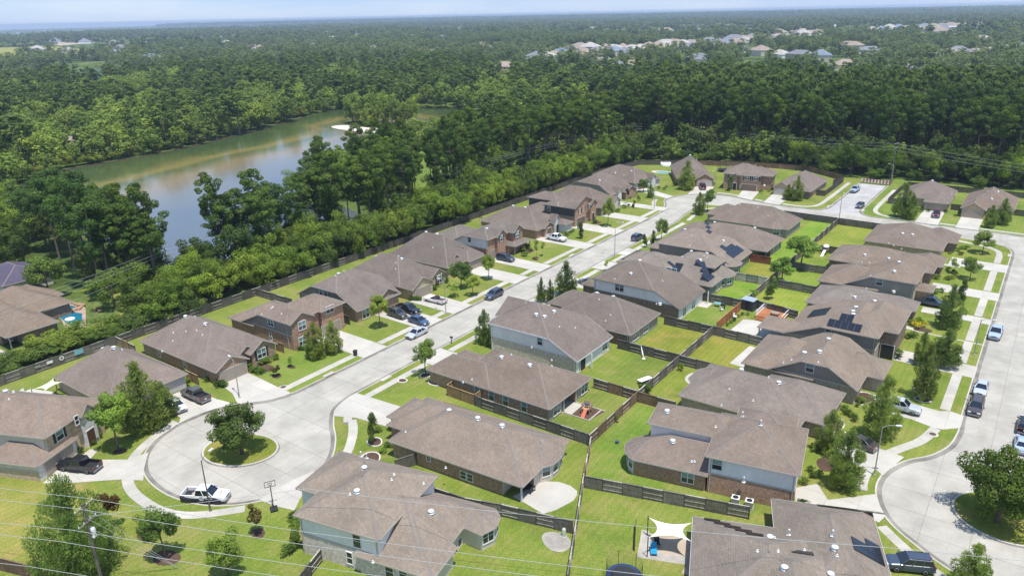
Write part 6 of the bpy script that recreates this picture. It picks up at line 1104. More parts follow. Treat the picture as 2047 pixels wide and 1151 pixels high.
FAR_HOUSES=[(-939.3, 367.08), (-575.17, 349.64), (-512.47, 342.46), (-515.13, 325.4), (-759.77, 853.36), (-715.89, 849.43), (-548.33, 995.32), (-661.91, 1108.71), (-486.61, 938.25), (-513.59, 1078.05), (-637.07, 243.52), (-498.54, 185.37), (-386.06, 172.8), (-597.99, 288.43), (-541.75, 294.4), (-472.74, 269.09), (-294.08, 966.33), (-259.67, 929.11), (-233.57, 914.36), (-177.81, 788.97), (-130.09, 788.92), (-482.12, 1115.35), (-443.67, 1137.21), (-385.53, 1082.15), (-332.46, 1007.86), (-622.15, 1012.88), (-558.44, 835.98), (-389.87, 724.46), (-387.49, 759.41), (-561.32, 226.91), (-916.69, 1981.68), (-1094.4, 2221.13), (-778.61, 1873.01), (-751.17, 1952.36), (-642.07, 1777.93), (-547.4, 1766.66), (-518.16, 1834.69), (-540.12, 2181.33), (-425.25, 1894.63), (-398.43, 1967.83), (-291.3, 1945.42), (-231.74, 1792.55), (-486.37, 661.69), (-730.59, 962.44), (-1995.77, 3115.02), (-2904.52, 2492.24), (-2585.74, 2138.89), (-3305.09, 2576.06), (-3778.17, 3574.82), (-1156.87, 636.14), (-1106.46, 623.32), (-2686.6, 1204.77), (-3150.14, 1469.63), (-3142.45, 1522.59), (-181.25, 1558.65), (-123.18, 1381.62), (-781.85, 1494.04), (-1234.88, 2142.86), (-1194.84, 2134.49), (-167.74, 1849.02), (-107.21, 1605.13), (-258.19, 1161.43), (-215.9, 1081.43), (-616.33, 1062.61), (-353.17, 854.12), (-735.12, 1493.47), (-2192.1, 3195.76), (-496.51, 878.5), (-475.01, 1038.01), (-443.18, 1225.28), (-398.13, 1444.6), (-336.36, 1700.08), (-253.86, 1994.98), (-146.45, 2330.51), (-502.67, 866.93), (-482.42, 1025.04), (-452.09, 1210.88), (-408.8, 1428.84), (-349.04, 1683.21), (-268.79, 1977.55), (-163.73, 2313.49), (-508.72, 855.43), (-489.72, 1012.13), (-460.88, 1196.53), (-419.33, 1413.09), (-361.59, 1666.31), (-283.59, 1960.01), (-180.92, 2296.25), (-514.68, 844.01), (-496.9, 999.3), (-469.53, 1182.23), (-429.73, 1397.37), (-374.0, 1649.38), (-298.27, 1942.36), (-198.02, 2278.8), (-520.53, 832.66), (-503.98, 986.53), (-478.07, 1167.98), (-439.99, 1381.67), (-386.28, 1632.42), (-312.82, 1924.61), (-215.03, 2261.13), (-526.29, 821.39), (-510.93, 973.84), (-486.47, 1153.79), (-450.12, 1366.0), (-398.42, 1615.45), (-327.25, 1906.77), (-231.93, 2243.27), (-531.94, 810.2), (-517.78, 961.22), (-494.75, 1139.66), (-460.11, 1350.37), (-410.41, 1598.46), (-341.53, 1888.84), (-248.73, 2225.22), (-537.5, 799.08), (-524.52, 948.67), (-502.91, 1125.6), (-469.96, 1334.77), (-422.27, 1581.46), (-355.68, 1870.84), (-265.41, 2206.98), (-55.95, 1084.22), (-531.14, 936.2), (-510.94, 1111.59), (-479.68, 1319.21), (-433.98, 1564.46), (-369.69, 1852.76), (-281.98, 2188.57), (-63.87, 1073.9), (-537.65, 923.81), (-518.84, 1097.65), (-489.25, 1303.69), (-445.54, 1547.46), (-383.56, 1834.61), (-298.42, 2169.99), (-71.71, 1063.61), (-544.06, 911.49), (-526.62, 1083.78), (-498.69, 1288.22), (-456.95, 1530.47), (-397.28, 1816.4), (-314.74, 2151.25), (-79.49, 1053.33), (-550.35, 899.25), (-534.27, 1069.98), (-507.99, 1272.8), (-468.22, 1513.49), (-410.85, 1798.14), (-330.92, 2132.36), (-87.21, 1043.08), (-556.53, 887.1), (-541.8, 1056.26), (-517.15, 1257.43), (-479.34, 1496.52), (-424.26, 1779.84), (-346.96, 2113.32), (-94.85, 1032.85), (-562.61, 875.02), (-549.21, 1042.6), (-526.17, 1242.11), (-490.3, 1479.58), (-437.53, 1761.49), (-362.86, 2094.15), (-102.42, 1022.65), (-568.58, 863.03), (-556.49, 1029.02), (-535.06, 1226.86), (-501.12, 1462.66), (-450.64, 1743.11), (-378.62, 2074.85), (-109.93, 1012.47), (-574.44, 851.12), (-563.65, 1015.52), (-543.8, 1211.66), (-511.78, 1445.76), (-463.59, 1724.7), (-394.23, 2055.44), (-117.37, 1002.33), (-60.18, 1133.37), (-570.69, 1002.1), (-552.41, 1196.53), (-522.29, 1428.9), (-476.38, 1706.27), (-409.68, 2035.91), (-9515.72, 3875.65), (-1629.41, 858.29), (-1575.78, 1075.78), (-1512.04, 1334.21), (-1435.07, 1646.33), (-6697.95, 2938.59), (-1471.97, 832.72), (-1409.72, 1032.24), (-1336.68, 1266.32), (-1249.79, 1544.79), (-5099.47, 2407.01), (-1334.55, 810.41), (-1266.34, 994.65), (-1187.18, 1208.44), (-1094.22, 1459.54), (-4069.65, 2064.54), (-1213.55, 790.76), (-1141.29, 961.86), (-1058.23, 1158.52), (-3195.99, 1332.31), (-3350.86, 1825.5), (-3566.59, 2512.54), (-1031.26, 933.01), (-945.85, 1115.01), (-2749.8, 1234.64), (-2820.67, 1649.19), (-2915.14, 2201.74), (-933.7, 907.43), (-847.04, 1076.76), (-2395.51, 1157.09), (-2413.47, 1513.77), (-2436.63, 1973.44), (-846.61, 884.59), (-759.49, 1042.87), (-2107.38, 1094.02), (-2090.91, 1406.51), (-2070.25, 1798.64), (-2043.55, 2305.32), (-1901.16, 811.21), (-1868.47, 1041.72), (-1829.09, 1319.43), (-1780.72, 1660.51), (-1719.9, 2089.42), (-1713.34, 787.32), (-1667.15, 997.65), (-1612.32, 1247.35), (-1546.17, 1548.6), (-1464.78, 1919.22), (-1550.91, 766.66), (-1495.2, 960.01), (-1429.9, 1186.68), (-1352.28, 1456.1), (-5299.29, 2176.95), (-1409.04, 748.62), (-1346.63, 927.49), (-1274.26, 1134.92), (-1189.33, 1378.36), (-4245.89, 1878.79), (-4717.24, 2718.3), (-1216.98, 899.11)]
FH=[(x,y,math.hypot(x,y)) for x,y in FAR_HOUSES]
def spaced(x0,x1,y0,y1,st,seed,cond):
    r=random.Random(seed); out=[]; y=y0
    while y<y1:
        x=x0
        while x<x1:
            px_,py_=x+r.uniform(-.45,.45)*st,y+r.uniform(-.45,.45)*st
            if in_view(px_,py_) and cond(px_,py_,r): out.append((px_,py_,r.random(),r.random(),r.random()))
            x+=st
        y+=st*.9
    return out
def clear(x,y,r=0,pad=0):
    if not free(x,y): return False
    if inside((x,y),lake) or any(inside((x,y),f) for f in FIELD) or inside((x,y),W1yard): return False
    d0=math.hypot(x,y)
    if d0>240:
        for hx,hy,hd in FH:
            if abs(hd-d0)<220:
                al=(x*hx+y*hy)/hd-hd
                k_=1 if hx>-480 and hy>480 or hd>800 else .25
                if -(75+hd*.06)*k_<al<11 and abs(x*hy-y*hx)/hd<(11 if k_==1 else 8)+hd*.006*k_+pad: return False
    return True
WOOD=[]   # (kind, x, y, h, w, tint, label, group)
# hedge belt behind the west fence
for x,y,a,b,c in spaced(-153,-137.4,10,296,3.7,1,lambda x,y,r: clear(x,y) and -151.5+.004*y<x<(-138.6 if y<110 else -137.6) and not (inside((x,y),W1yard)) and not(y<68 and x<-145.5)):
    kk='bush' if (a<.66 or y<70) else 'forest'; n_=mnoise(Vector((x*.09,y*.09,7))); WOOD.append((kk,x,y,(min(4.2,2.6+1.6*b+1.5*n_) if y<76 else max(2.6,4.4+3.2*b+3*n_+(2.2 if y>110 else 0))) if kk=='bush' else 8+5*b,4.6+2.6*b if kk=='bush' else 6+2*c,(.45+.5*c+.35*n_,.5+.45*c+.3*n_,.6+.2*c),'bright leafy bush in the thick belt behind the west fence','bushes of the belt behind the west fence') if kk=='bush' else (('forest','forestdark','forest')[int(c*2.99)],x,y,7.5+4*b,6+2*c,(.8+.4*c,.85+.4*c,.8),'taller leafy tree rising from the belt behind the west fence','leafy trees of the belt behind the west fence'))
# shrub edge of the north wood
for x,y,a,b,c in spaced(-150,12,276,306,4.6,2,lambda x,y,r: clear(x,y) and y>279+.06*(x+135) and not(-54<x<-42 and y<280)):
    n_=mnoise(Vector((x*.06,y*.06,17))); WOOD.append(('bush',x,y,3.6+3*a+2*n_,5+2*b,(.34+.35*c+.2*n_,.42+.35*c+.2*n_,.5+.2*c),'green bush along the edge of the wood beyond the cross street','bushes along the edge of the north wood') if b<.5 else ('forest' if a<.5 else 'forestdark',x,y,8+6*c,6.5+2*a,(.65+.4*c,.72+.4*c,.7),'leafy tree at the edge of the wood beyond the cross street','leafy trees along the edge of the north wood'))
# tall pines of the north wood
for x,y,a,b,c in spaced(-330,60,296,465,6.4,3,lambda x,y,r: clear(x,y) and y>300-.1*x*0 and (x>-165-(y-300)*.3) and not(-60<x<-35 and y<300)):
    k='tall' if a<.74 else 'forestdark'; WOOD.append((k,x,y,22+7*b if k=='tall' else 11+5*b,7.0+2.4*c,(.52+.32*c,.60+.32*c,.60+.25*a),'tall dark pine in the wood beyond the cross street','pines of the north wood') if k=='tall' else (k,x,y,11+5*b,8+2*c,(.8+.4*c,.9+.4*c,.8),'dark broad tree under the pines of the north wood','broad trees of the north wood'))
# between lake and fence: pines and leafy trees, with clearings
def cl2(x,y,r): return clear(x,y) and x<-151 and (x>-262+.0*y) and (y>150 or x>-175) and mnoise(Vector((x*.03,y*.03,0)))>-.5
for x,y,a,b,c in spaced(-262,-152,78,300,6.0,4,cl2):
    if y<140 and x<-178: continue
    k='tall' if a<.62 else ('forest' if a<.85 else 'forestdark'); low=(y>200 and x<-188) or x<-203
    if low: k='forest' if a<.7 else 'forestbright'
    WOOD.append((k,x,y,18+7*b if k=='tall' else (8+5*b if not low else 5.5+4*b),6.8+2.2*c,(.7+.35*c,.78+.3*c,.75),'tall pine between the lake and the west fence' if k=='tall' else 'leafy tree between the lake and the west fence','pines by the lake' if k=='tall' else 'leafy trees by the lake'))
# the pine clump left of the lake view
for i,(px,py,h) in enumerate([(-180.63, 76.05, 25), (-173.68, 74.35, 26), (-190.58, 78.48, 24), (-163.41, 71.42, 22), (-202.53, 80.41, 22), (-164.68, 74.31, 24), (-163.38, 77.04, 21), (-214.97, 82.88, 20), (-209.61, 86.23, 23), (-158.39, 78.34, 17), (-170.31, 82.61, 20), (-229.87, 84.81, 15), (-229.15, 91.22, 19), (-194.6, 85.39, 24), (-183.56, 82.92, 22), (-178.41, 83.94, 22)]):
    WOOD.append(('tall',px,py,h*.97,8.0+(i%3),(.75,.88,.85),'tall pine in the clump left of the lake with bare leaning trunks','pines left of the lake'))
for x,y,a,b,c in spaced(-300,-176,60,96,8,14,lambda x,y,r: clear(x,y) and not inside((x,y),[(-215,78),(-180,72),(-175,84),(-205,96)])): 
    k='forest' if a<.5 else 'forestdark'; WOOD.append((k,x,y,9+6*b,8+2*c,(.85+.3*c,.9+.3*c,.85),'broad dark tree at the left edge below the lake','broad trees left of the lake'))
for (px,py,h,w) in [(-150.16, 97.09, 17.0, 9.0), (-149.03, 104.75, 20.0, 8.0), (-155.41, 90.02, 10.0, 9.0)]: WOOD.append(('forestdark' if h<19 else 'tall',px,py,h,w,(1.1,1.2,1.1),'dark tree standing against the lake','trees against the lake'))
for px,py,h,w,k in [(-156.0, 86.83, 9, 8, 'forestdark'), (-157.53, 90.74, 11, 9, 'forestdark'), (-155.77, 93.53, 10, 8, 'forestdark'), (-154.64, 96.81, 17, 8, 'tall'), (-156.38, 100.1, 19, 8, 'tall'), (-155.73, 102.77, 20, 8.5, 'tall'), (-151.07, 101.24, 13, 8, 'forestdark'), (-153.9, 106.23, 19, 8, 'tall'), (-152.42, 108.09, 15, 7, 'forest'), (-153.5, 111.21, 20, 7, 'tall'), (-154.06, 114.78, 18, 8, 'tall'), (-154.29, 118.17, 14, 8, 'forest'), (-155.66, 120.95, 20, 8, 'tall'), (-155.86, 126.2, 21, 8, 'tall'), (-157.26, 130.94, 17, 8, 'forest'), (-158.55, 134.8, 20, 8, 'tall'), (-156.29, 137.39, 19, 7, 'tall'), (-158.96, 143.73, 21, 8, 'tall'), (-157.84, 147.62, 18, 8, 'forest'), (-158.76, 153.67, 20, 8, 'tall'), (-144.88, 98.78, 7, 7, 'forest'), (-144.84, 107.39, 8, 7, 'forest'), (-146.43, 118.08, 8, 7, 'forest'), (-162.19, 81.68, 11, 9, 'forest'), (-155.01, 80.5, 8, 7, 'forest'), (-157.23, 75.39, 10, 8, 'forest'), (-156.49, 70.57, 9, 8, 'forest')]: WOOD.append((k,px,py,h,w,(.8,.9,.85),'tall pine standing between the hedge belt and the lake' if k=='tall' else 'leafy tree standing between the hedge belt and the lake','pines on the near lake shore' if k=='tall' else 'leafy trees on the near lake shore'))
for i,(x,y) in enumerate(lake[5*2:5*12:1]):
    q=random.Random(i); WOOD.append(('bush' if i%3 else 'forestbright',x-3-q.uniform(0,4),y+q.uniform(-3,3),3+3*q.random() if i%3 else 7+3*q.random(),5+3*q.random(),(.8+.3*q.random(),.85,.8),'light bush overhanging the far lake shore','bushes on the far lake shore'))
for x,y in ((-232,192),(-238,199),(-228,186)): WOOD.append(('forestdark',x,y,8,6.5,(.9,1,1.1),'grey-green tree on the tip of the lake shore','trees against the lake'))
# lake island
for x,y,a,b,c in spaced(-333,-287,294,316,5.5,5,lambda x,y,r: inside((x,y),blob(-310,303,22,10,24,.1,4))):
    WOOD.append(('forest' if a<.6 else 'forestbright',x,y,9+9*b,8+2*c,(.8+.2*c,.85+.2*c,.8),'leafy tree on the small island in the lake','trees of the lake island'))
# west and far side of the lake
def cl3(x,y,r):
    if not clear(x,y)  or (x>-262 and y<300): return False
    if x>-165-(y-300)*.3 and y<465: return False
    return x<-200 or y>340
for x,y,a,b,c in spaced(-760,60,100,640,8.8,6,cl3):
    n_=mnoise(Vector((x*.012,y*.012,3)))
    k='tall' if a<.10+.34*(n_>.12) else ('forest' if a<.62 else ('forestbright' if n_<.12 else 'forestdark')); nearl=min(math.dist((x,y),s_) for s_ in lake[::6])<60
    if nearl and a>.4: k='forestbright' if c>.35 else 'forest'
    if y>465 and x>-420 and k=='tall' and a>.12: k='forest'
    WOOD.append((k,x,y,17+6*b if k=='tall' else (8+9*b if y<465 else 6.5+6*b),7+3*c+5*b*b,(.62+.6*c-.25*n_,.70+.5*c-.2*n_,.68+.15*a),{'tall':'tall pine in the woods around the lake','forest':'leafy tree in the woods around the lake','forestbright':'light green tree in the woods around the lake','forestdark':'dark leafy tree in the woods around the lake'}[k],{'tall':'pines around the lake','forest':'leafy trees around the lake','forestbright':'light green trees around the lake','forestdark':'dark leafy trees around the lake'}[k]))
BELT=[(45,'stone-tower house'),(60,'hip-roofed house'),(76,'gabled garage house'),(92,'mixed brick house'),(106,'clipped-gable house'),(122,'open-bed car house'),(138,'two-vent-gable house'),(156,'porch house'),(174,'white-towered house'),(190,'charcoal-sided house'),(205,'pale-gabled house'),(225,'white-arched house'),(250,'white stone house'),(400,'far lawn corner')]
NORTH=[(-140,'far lawn corner'),(-112,'far back lawn'),(-88,'steep-roofed brick house'),(-73,'two-storey brown house'),(-56,'corner house'),(-40,'dead-end street'),(-20,'red truck house'),(400,'front-gabled tan house')]
def describe(k,x,y,h,tint,label,grp):
    tone='dark' if tint[1]<.68 else 'mid-green' if tint[1]<.9 else 'light'
    kind={'bush':'bush','tall':'pine','forest':'leafy tree','forestdark':'shady tree','forestbright':'pale tree'}[k]
    size='low' if h<{'bush':5,'tall':19}.get(k,10) else 'tall'
    if 'belt' in grp: where='in the belt behind the '+next(n for q,n in BELT if y<q)
    elif 'north wood' in grp: where=('at the wood edge' if 'edge' in grp else 'in the front wood' if y<335 else 'in the middle wood' if y<390 else 'deep in the wood')+' beyond the '+next(n for q,n in NORTH if x<q)
    elif grp in('pines by the lake','leafy trees by the lake'): where='between lake and fence '+('by the lake inlet' if y<175 else 'past the inlet' if y<215 else 'beside the small field' if y<255 else 'before the lake island')
    elif 'around the lake' in grp: where=('on the west lake shore' if x<-300 and y<260 else 'beyond the lake' if x<-200 else 'behind the pine wood')+(' close to the water' if min(math.dist((x,y),s_) for s_ in lake[::6])<25 else '')
    else: return label,grp
    l='%s %s %s %s'%(size,tone,kind,where); return l,l+' group'
WOOD.sort(key=lambda t:math.hypot(t[1],t[2]))
cnt={}; rest={}
for k,x,y,h,w,tint,label,grp in WOOD:
    nm=NAME.get(k,'broadleaf_tree'); cnt[nm]=cnt.get(nm,0)+1; H,W=SPEC[k][:2]
    lim=300 if nm!='broadleaf_tree' else 250
    if cnt[nm]<=lim:
        label,grp=describe(k,x,y,h,tint,label,grp); tree(k,x,y,h,w,label,grp,var=(int(x*7)+int(y*3))%3,color=tint,z=-.05,cat='bush' if nm=='hedge_bush' else 'tree')
    else: rest.setdefault(k,[]).append((x,y,w/W,h/H))
# all trees past those, as stuff: points carrying instances
def stuff_object(name,protos,pts):
    me=bpy.data.meshes.new(name); me.from_pydata([(x,y,z) for x,y,z,sw,sh,rz in pts],[],[])
    for nm,ty in (('sc','FLOAT_VECTOR'),('rz','FLOAT'),('ix','INT')): me.attributes.new(nm,ty,'POINT')
    me.attributes['sc'].data.foreach_set('vector',[q for p in pts for q in (p[3],p[3],p[4])]); me.attributes['rz'].data.foreach_set('value',[p[5] for p in pts]); me.attributes['ix'].data.foreach_set('value',[i%len(protos) for i in range(len(pts))])
    o=link(name,me,kind='stuff'); ng=bpy.data.node_groups.new(name,'GeometryNodeTree'); ng.interface.new_socket('Geometry',in_out='INPUT',socket_type='NodeSocketGeometry'); ng.interface.new_socket('Geometry',in_out='OUTPUT',socket_type='NodeSocketGeometry')
    N=ng.nodes; I=N.new('NodeGroupInput'); O=N.new('NodeGroupOutput'); jn=N.new('GeometryNodeJoinGeometry')
    for m_ in range(len(protos)):
        sel=N.new('FunctionNodeCompare'); sel.data_type='INT'; sel.operation='EQUAL'; at=N.new('GeometryNodeInputNamedAttribute'); at.data_type='INT'; at.inputs[0].default_value='ix'
        ng.links.new(at.outputs[0],[s for s in sel.inputs if s.type=='INT'][0]); [s for s in sel.inputs if s.type=='INT'][1].default_value=m_
        oi=N.new('GeometryNodeObjectInfo'); oi.inputs[0].default_value=protos[m_]; oi.inputs['As Instance'].default_value=True
        ip=N.new('GeometryNodeInstanceOnPoints'); ng.links.new(I.outputs[0],ip.inputs['Points']); ng.links.new(sel.outputs[0],ip.inputs['Selection']); ng.links.new(oi.outputs['Geometry'],ip.inputs['Instance'])
        a1=N.new('GeometryNodeInputNamedAttribute'); a1.data_type='FLOAT_VECTOR'; a1.inputs[0].default_value='sc'; ng.links.new(a1.outputs[0],ip.inputs['Scale'])
        a2=N.new('GeometryNodeInputNamedAttribute'); a2.data_type='FLOAT'; a2.inputs[0].default_value='rz'; cv=N.new('ShaderNodeCombineXYZ'); ng.links.new(a2.outputs[0],cv.inputs[2]); ng.links.new(cv.outputs[0],ip.inputs['Rotation'])
        ng.links.new(ip.outputs[0],jn.inputs[0])
    ng.links.new(jn.outputs[0],O.inputs[0]); md=o.modifiers.new('scatter','NODES'); md.node_group=ng; return o
def combined(kind,var,n=None,ln=None,color=(1,1,1)):
    H,W,n0,l,w,leaf,bark=SPEC[kind]; g_=GEO.get(kind,kind); sd=sum(map(ord,kind))*13+var*101+7; n=n or n0; ln=ln or l
    V,F=leafcards(tree_clumps(g_,H,W,sd),n,ln,ln*.66,sd); mb=trunk_mb(g_,H,W,sd); mb.mi=[1]*len(mb.mi); mb.mesh(V,F,0); me=mb.data('wood_tree',[M[leaf],M[bark]]); o=bpy.data.objects.new('wood_tree_shape',me); o.color=(*color,1); return o
rf=random.Random(77); ptsn=[]
order=list(rest)
protos=[]; buckets=[]
for k in order:
    stuff_object('far_wood',[combined(k,v,900,1.0) for v in range(3)],[(x,y,-.1,sw,sh,rf.uniform(0,6.28)) for x,y,sw,sh in rest[k]])
# woodland to the horizon, thinning into clumps
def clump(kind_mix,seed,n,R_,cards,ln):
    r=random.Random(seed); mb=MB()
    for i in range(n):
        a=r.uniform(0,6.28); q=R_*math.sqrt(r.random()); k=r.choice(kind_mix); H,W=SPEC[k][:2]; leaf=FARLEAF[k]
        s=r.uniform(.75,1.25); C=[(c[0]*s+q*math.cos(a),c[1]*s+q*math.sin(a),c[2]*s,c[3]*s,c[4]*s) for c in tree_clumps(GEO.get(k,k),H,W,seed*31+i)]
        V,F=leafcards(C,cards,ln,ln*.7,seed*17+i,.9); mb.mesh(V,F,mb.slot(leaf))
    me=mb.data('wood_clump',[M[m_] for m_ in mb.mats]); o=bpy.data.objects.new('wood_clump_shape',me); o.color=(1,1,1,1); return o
def tone(x,y,s): return mnoise(Vector((x*s,y*s,9)))
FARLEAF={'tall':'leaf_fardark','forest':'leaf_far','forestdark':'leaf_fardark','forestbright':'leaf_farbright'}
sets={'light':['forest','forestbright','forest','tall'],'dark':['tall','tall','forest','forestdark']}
pm={'light':[],'dark':[]}
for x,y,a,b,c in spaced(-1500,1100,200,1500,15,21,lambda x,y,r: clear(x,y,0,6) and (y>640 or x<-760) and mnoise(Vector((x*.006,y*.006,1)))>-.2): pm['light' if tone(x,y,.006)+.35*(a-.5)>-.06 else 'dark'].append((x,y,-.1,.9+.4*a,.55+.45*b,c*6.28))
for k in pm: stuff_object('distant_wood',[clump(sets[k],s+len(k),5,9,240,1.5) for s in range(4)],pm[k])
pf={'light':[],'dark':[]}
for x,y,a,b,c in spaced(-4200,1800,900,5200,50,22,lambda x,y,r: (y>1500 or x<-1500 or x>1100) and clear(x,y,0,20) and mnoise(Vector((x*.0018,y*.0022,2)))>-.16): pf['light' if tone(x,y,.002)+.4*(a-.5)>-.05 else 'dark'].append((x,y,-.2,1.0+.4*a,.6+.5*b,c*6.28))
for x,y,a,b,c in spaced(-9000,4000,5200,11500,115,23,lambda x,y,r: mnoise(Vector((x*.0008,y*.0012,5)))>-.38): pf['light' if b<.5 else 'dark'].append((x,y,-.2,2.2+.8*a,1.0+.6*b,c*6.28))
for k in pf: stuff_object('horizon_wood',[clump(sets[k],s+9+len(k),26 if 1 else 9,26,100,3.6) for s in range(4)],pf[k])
print('trees',len(TREES),'mid',len(pm['light']),len(pm['dark']),'far',len(pf['light']),cnt)

M['wire']=mat('wire',.5,(.42,.42,.41)); M['pole_dark']=mat('dark_lamp_steel',.5,(.10,.10,.09),.2)
# ---------------------------------------------------------------- street furniture, yard things
def lamp(x,y,h,ang,label,m='steel'):
    r=thing('street_lamp',label,'street lamp',(x,y,ZL),rad(ang),'street lamps of the estate'); p=MB(); p.tube([(0,0,0),(0,0,h*.5),(0,0,h)],.1,.055,n=8); p.revolve([(.2,0),(.2,.12),(.1,.2)],10); p.build('pole',M[m],r)
    a=MB(); a.tube([(0,0,h-.25),(.35,0,h+.1),(.9,0,h+.3),(1.7,0,h+.33)],.04,.035,n=6); a.build('arm',M[m],r); hd=MB(); hd.box(1.55,2.25,-.14,.14,h+.28,h+.38); hd.box(1.7,2.2,-.1,.1,h+.22,h+.28); hd.build('lamp_head',M['galv'],r)
lamp(-11.3,93.9,7.1,25,'silver street lamp in the small grass patch at the right turning circle'); lamp(-4.95,141.7,6.5,0,'street lamp behind the blue and white pickup'); lamp(-84.0,158.3,6.9,180,'street lamp at the middle of the main street on its right kerb'); lamp(-76.6,40.6,7.2,110,'dark street lamp standing in front of the white pickup','pole_dark'); lamp(-98.9,60.6,6.4,165,'thin street lamp by the gabled garage drive'); lamp(-94.5,106.3,6.8,170,'street lamp beside the low cream open-bed car'); lamp(-96.6,206.8,7.2,200,'street lamp where the main street begins to bend'); lamp(-46.3,221.3,7.2,90,'street lamp behind the long dark fence of the cross street'); lamp(-43.0,277,6.6,150,'street lamp at the end of the dead-end street'); lamp(-89.6,237.3,7.0,270,'slender street lamp by the steep-roofed house') 
def upole(x,y,h,ang,label,transformer=False,arms=(0,)):
    r=thing('utility_pole',label,'utility pole',(x,y,0),rad(ang),'utility poles of the power lines'); p=MB(); p.tube([(0,0,-.2),(0,0,h)],.19,.12,n=10); p.build('pole',M['pole'],r)
    for d in arms:
        a=MB(); a.box(-1.25,1.25,-.16,-.06,h-.45-d,h-.31-d); c=a.build('crossarm',M['pole'],r)
        i=MB()
        for xx in (-1.15,-.45,.45,1.15): i.revolve([(.05,0),(.08,.06),(.05,.12),(.07,.18),(.02,.24)],8,(xx,-.11,h-.31-d))
        i.build('insulator',M['galv'],c)
    if transformer:
        t=MB(); t.revolve([(.1,0),(.26,.02),(.28,.1),(.28,.8),(.2,.9),(.05,.94)],14,(.45,0,h-4.1)); t.build('transformer',M['galv'],r); b=MB(); b.box(.1,.6,-.25,.25,h-4.3,h-4.12); b.build('bracket',M['galv'],r)
UP=[upole(-73.6,25.9,11.2,113,'wooden utility pole with a grey transformer at the bottom left',True,(0,1.8)),upole(-155.2,83,10.3,0,'bare utility pole standing against the lake behind the hedge',False,(0,1.2)),upole(-158.9,228.2,9,0,'short utility pole among the pines behind the far west row'),upole(-156.6,294.4,9,20,'left one of three utility poles before the north wood'),upole(-150.3,302.3,11,30,'middle one of three utility poles before the north wood, with stacked insulators',False,(0,1.1,2.2)),upole(-133.7,308.5,11,60,'right one of three utility poles before the north wood',False,(0,1.1,2.2)),upole(-44.1,282,13.6,75,'tall utility pole at the end of the dead-end street',False,(0,1.5)),upole(-141.2,30,11,0,'utility pole by the left edge behind the decorated fence')]
def wires(lines,label,r=.024,sag=.5):
    o0=lines[0][0]; mb=MB()
    for a,b in lines:
        a,b=Vector(a),Vector(b); L=(b-a).length; pts=[]
        for i in range(13):
            t=i/12; p=a.lerp(b,t); p.z-=4*sag*(L/60)**2*t*(1-t) ; pts.append(p-Vector(o0))
        mb.tube(pts,r,n=4,cap=False)
    o=mb.build('power_line',M['wire'],None,o0); tag(o,label,'power line')
def span(z,*pts): return [((a[0],a[1],z),(b[0],b[1],z)) for a,b in zip(pts,pts[1:])]
wires(span(11.3,(-112,10.2),(-74.1,26.6),(-12,53.5)),'upper wire crossing the whole foreground, left of the pole top to the bottom right roof')
wires(span(11.25,(-112,8.2),(-73.2,25.2),(-12,51.6)),'second high wire crossing the foreground just below the first')
wires(span(9.4,(-112,6.0),(-73.0,24.2),(-12,51.5)),'lower left wire crossing the foreground below the pole arms'); wires(span(9.3,(-112,4.6),(-72.6,22.6),(-12,49.6)),'lowest pair wire crossing the nearest house wall'); wires(span(7.4,(-112,2.4),(-73.6,20.2),(-52,29.5)),'thin low wire crossing the bottom left corner')
wires([((-59.4,42.5,9),(-4.1,68.3,9)),((-59.4,42.5,9),(-73.5,26.2,9.6)),((-4.1,68.3,9),(8,74,9))],'faint wire passing above the ridge of the nearest house')
wires([((-73.5,25.9,10.9),(-70.3,32.5,.15)),((-73.5,25.9,9.6),(-70.3,32.5,.15)),((-73.5,25.9,8.4),(-70.3,32.5,.15))],'three guy wires running down from the bottom left utility pole',.02,0)
for k,(dx,z) in enumerate(((-1.1,10.1),(1.1,10.1),(0,8.9),(.4,7.2))):
    pts=[(-141.2+dx,30),(-155.2+dx,83),(-158.5+dx,152),(-158.9+dx,228),(-156.6+dx,294)]
    wires([((*a,z),(*b,z)) for a,b in zip(pts,pts[1:])],['outer','inner','middle','lowest'][k]+' wire of the line running along the hedge belt and the lake',.022)
for k,z in enumerate((10.7,9.6,8.5)):
    pts=[(-156.6,294.4),(-150.3,302.3),(-133.7,308.5),(-44.1,282),(40,256)]; zz=[min(z,8.8),z,z,z+2.6,z+1]
    wires([((*pts[i],zz[i]),(*pts[i+1],zz[i+1])) for i in range(4)],['top','middle','bottom'][k]+' wire stretched in front of the north wood',.03)
# basketball hoop
r=thing('basketball_hoop','black portable basketball hoop by the nearest driveway','basketball hoop',(-70.4,45.3,ZL),rad(60))
b=MB(); b.box(-.45,.45,-.75,.35,0,.2); b.build('base',M['black'],r); b=MB(); b.tube([(0,.1,.2),(0,.25,2.9)],.06,n=8); b.tube([(0,.25,2.7),(0,.8,2.95)],.04,n=6); b.build('pole',M['black'],r)
b=MB()
for x0,x1,z0,z1 in ((-.66,.66,2.65,2.72),(-.66,.66,3.4,3.47),(-.66,-.6,2.72,3.4),(.6,.66,2.72,3.4),(-.25,.25,2.85,2.89),(-.25,.25,3.15,3.19),(-.25,-.21,2.89,3.15),(.21,.25,2.89,3.15)): b.box(x0,x1,.8,.84,z0,z1)
b.build('backboard_frame',M['black'],r); b=MB(); b.tube([(.23*math.cos(t),1.1+.23*math.sin(t),2.8) for t in [i*.524 for i in range(13)]],.02,n=5,cap=False); b.build('rim',M['emblem2'],r)
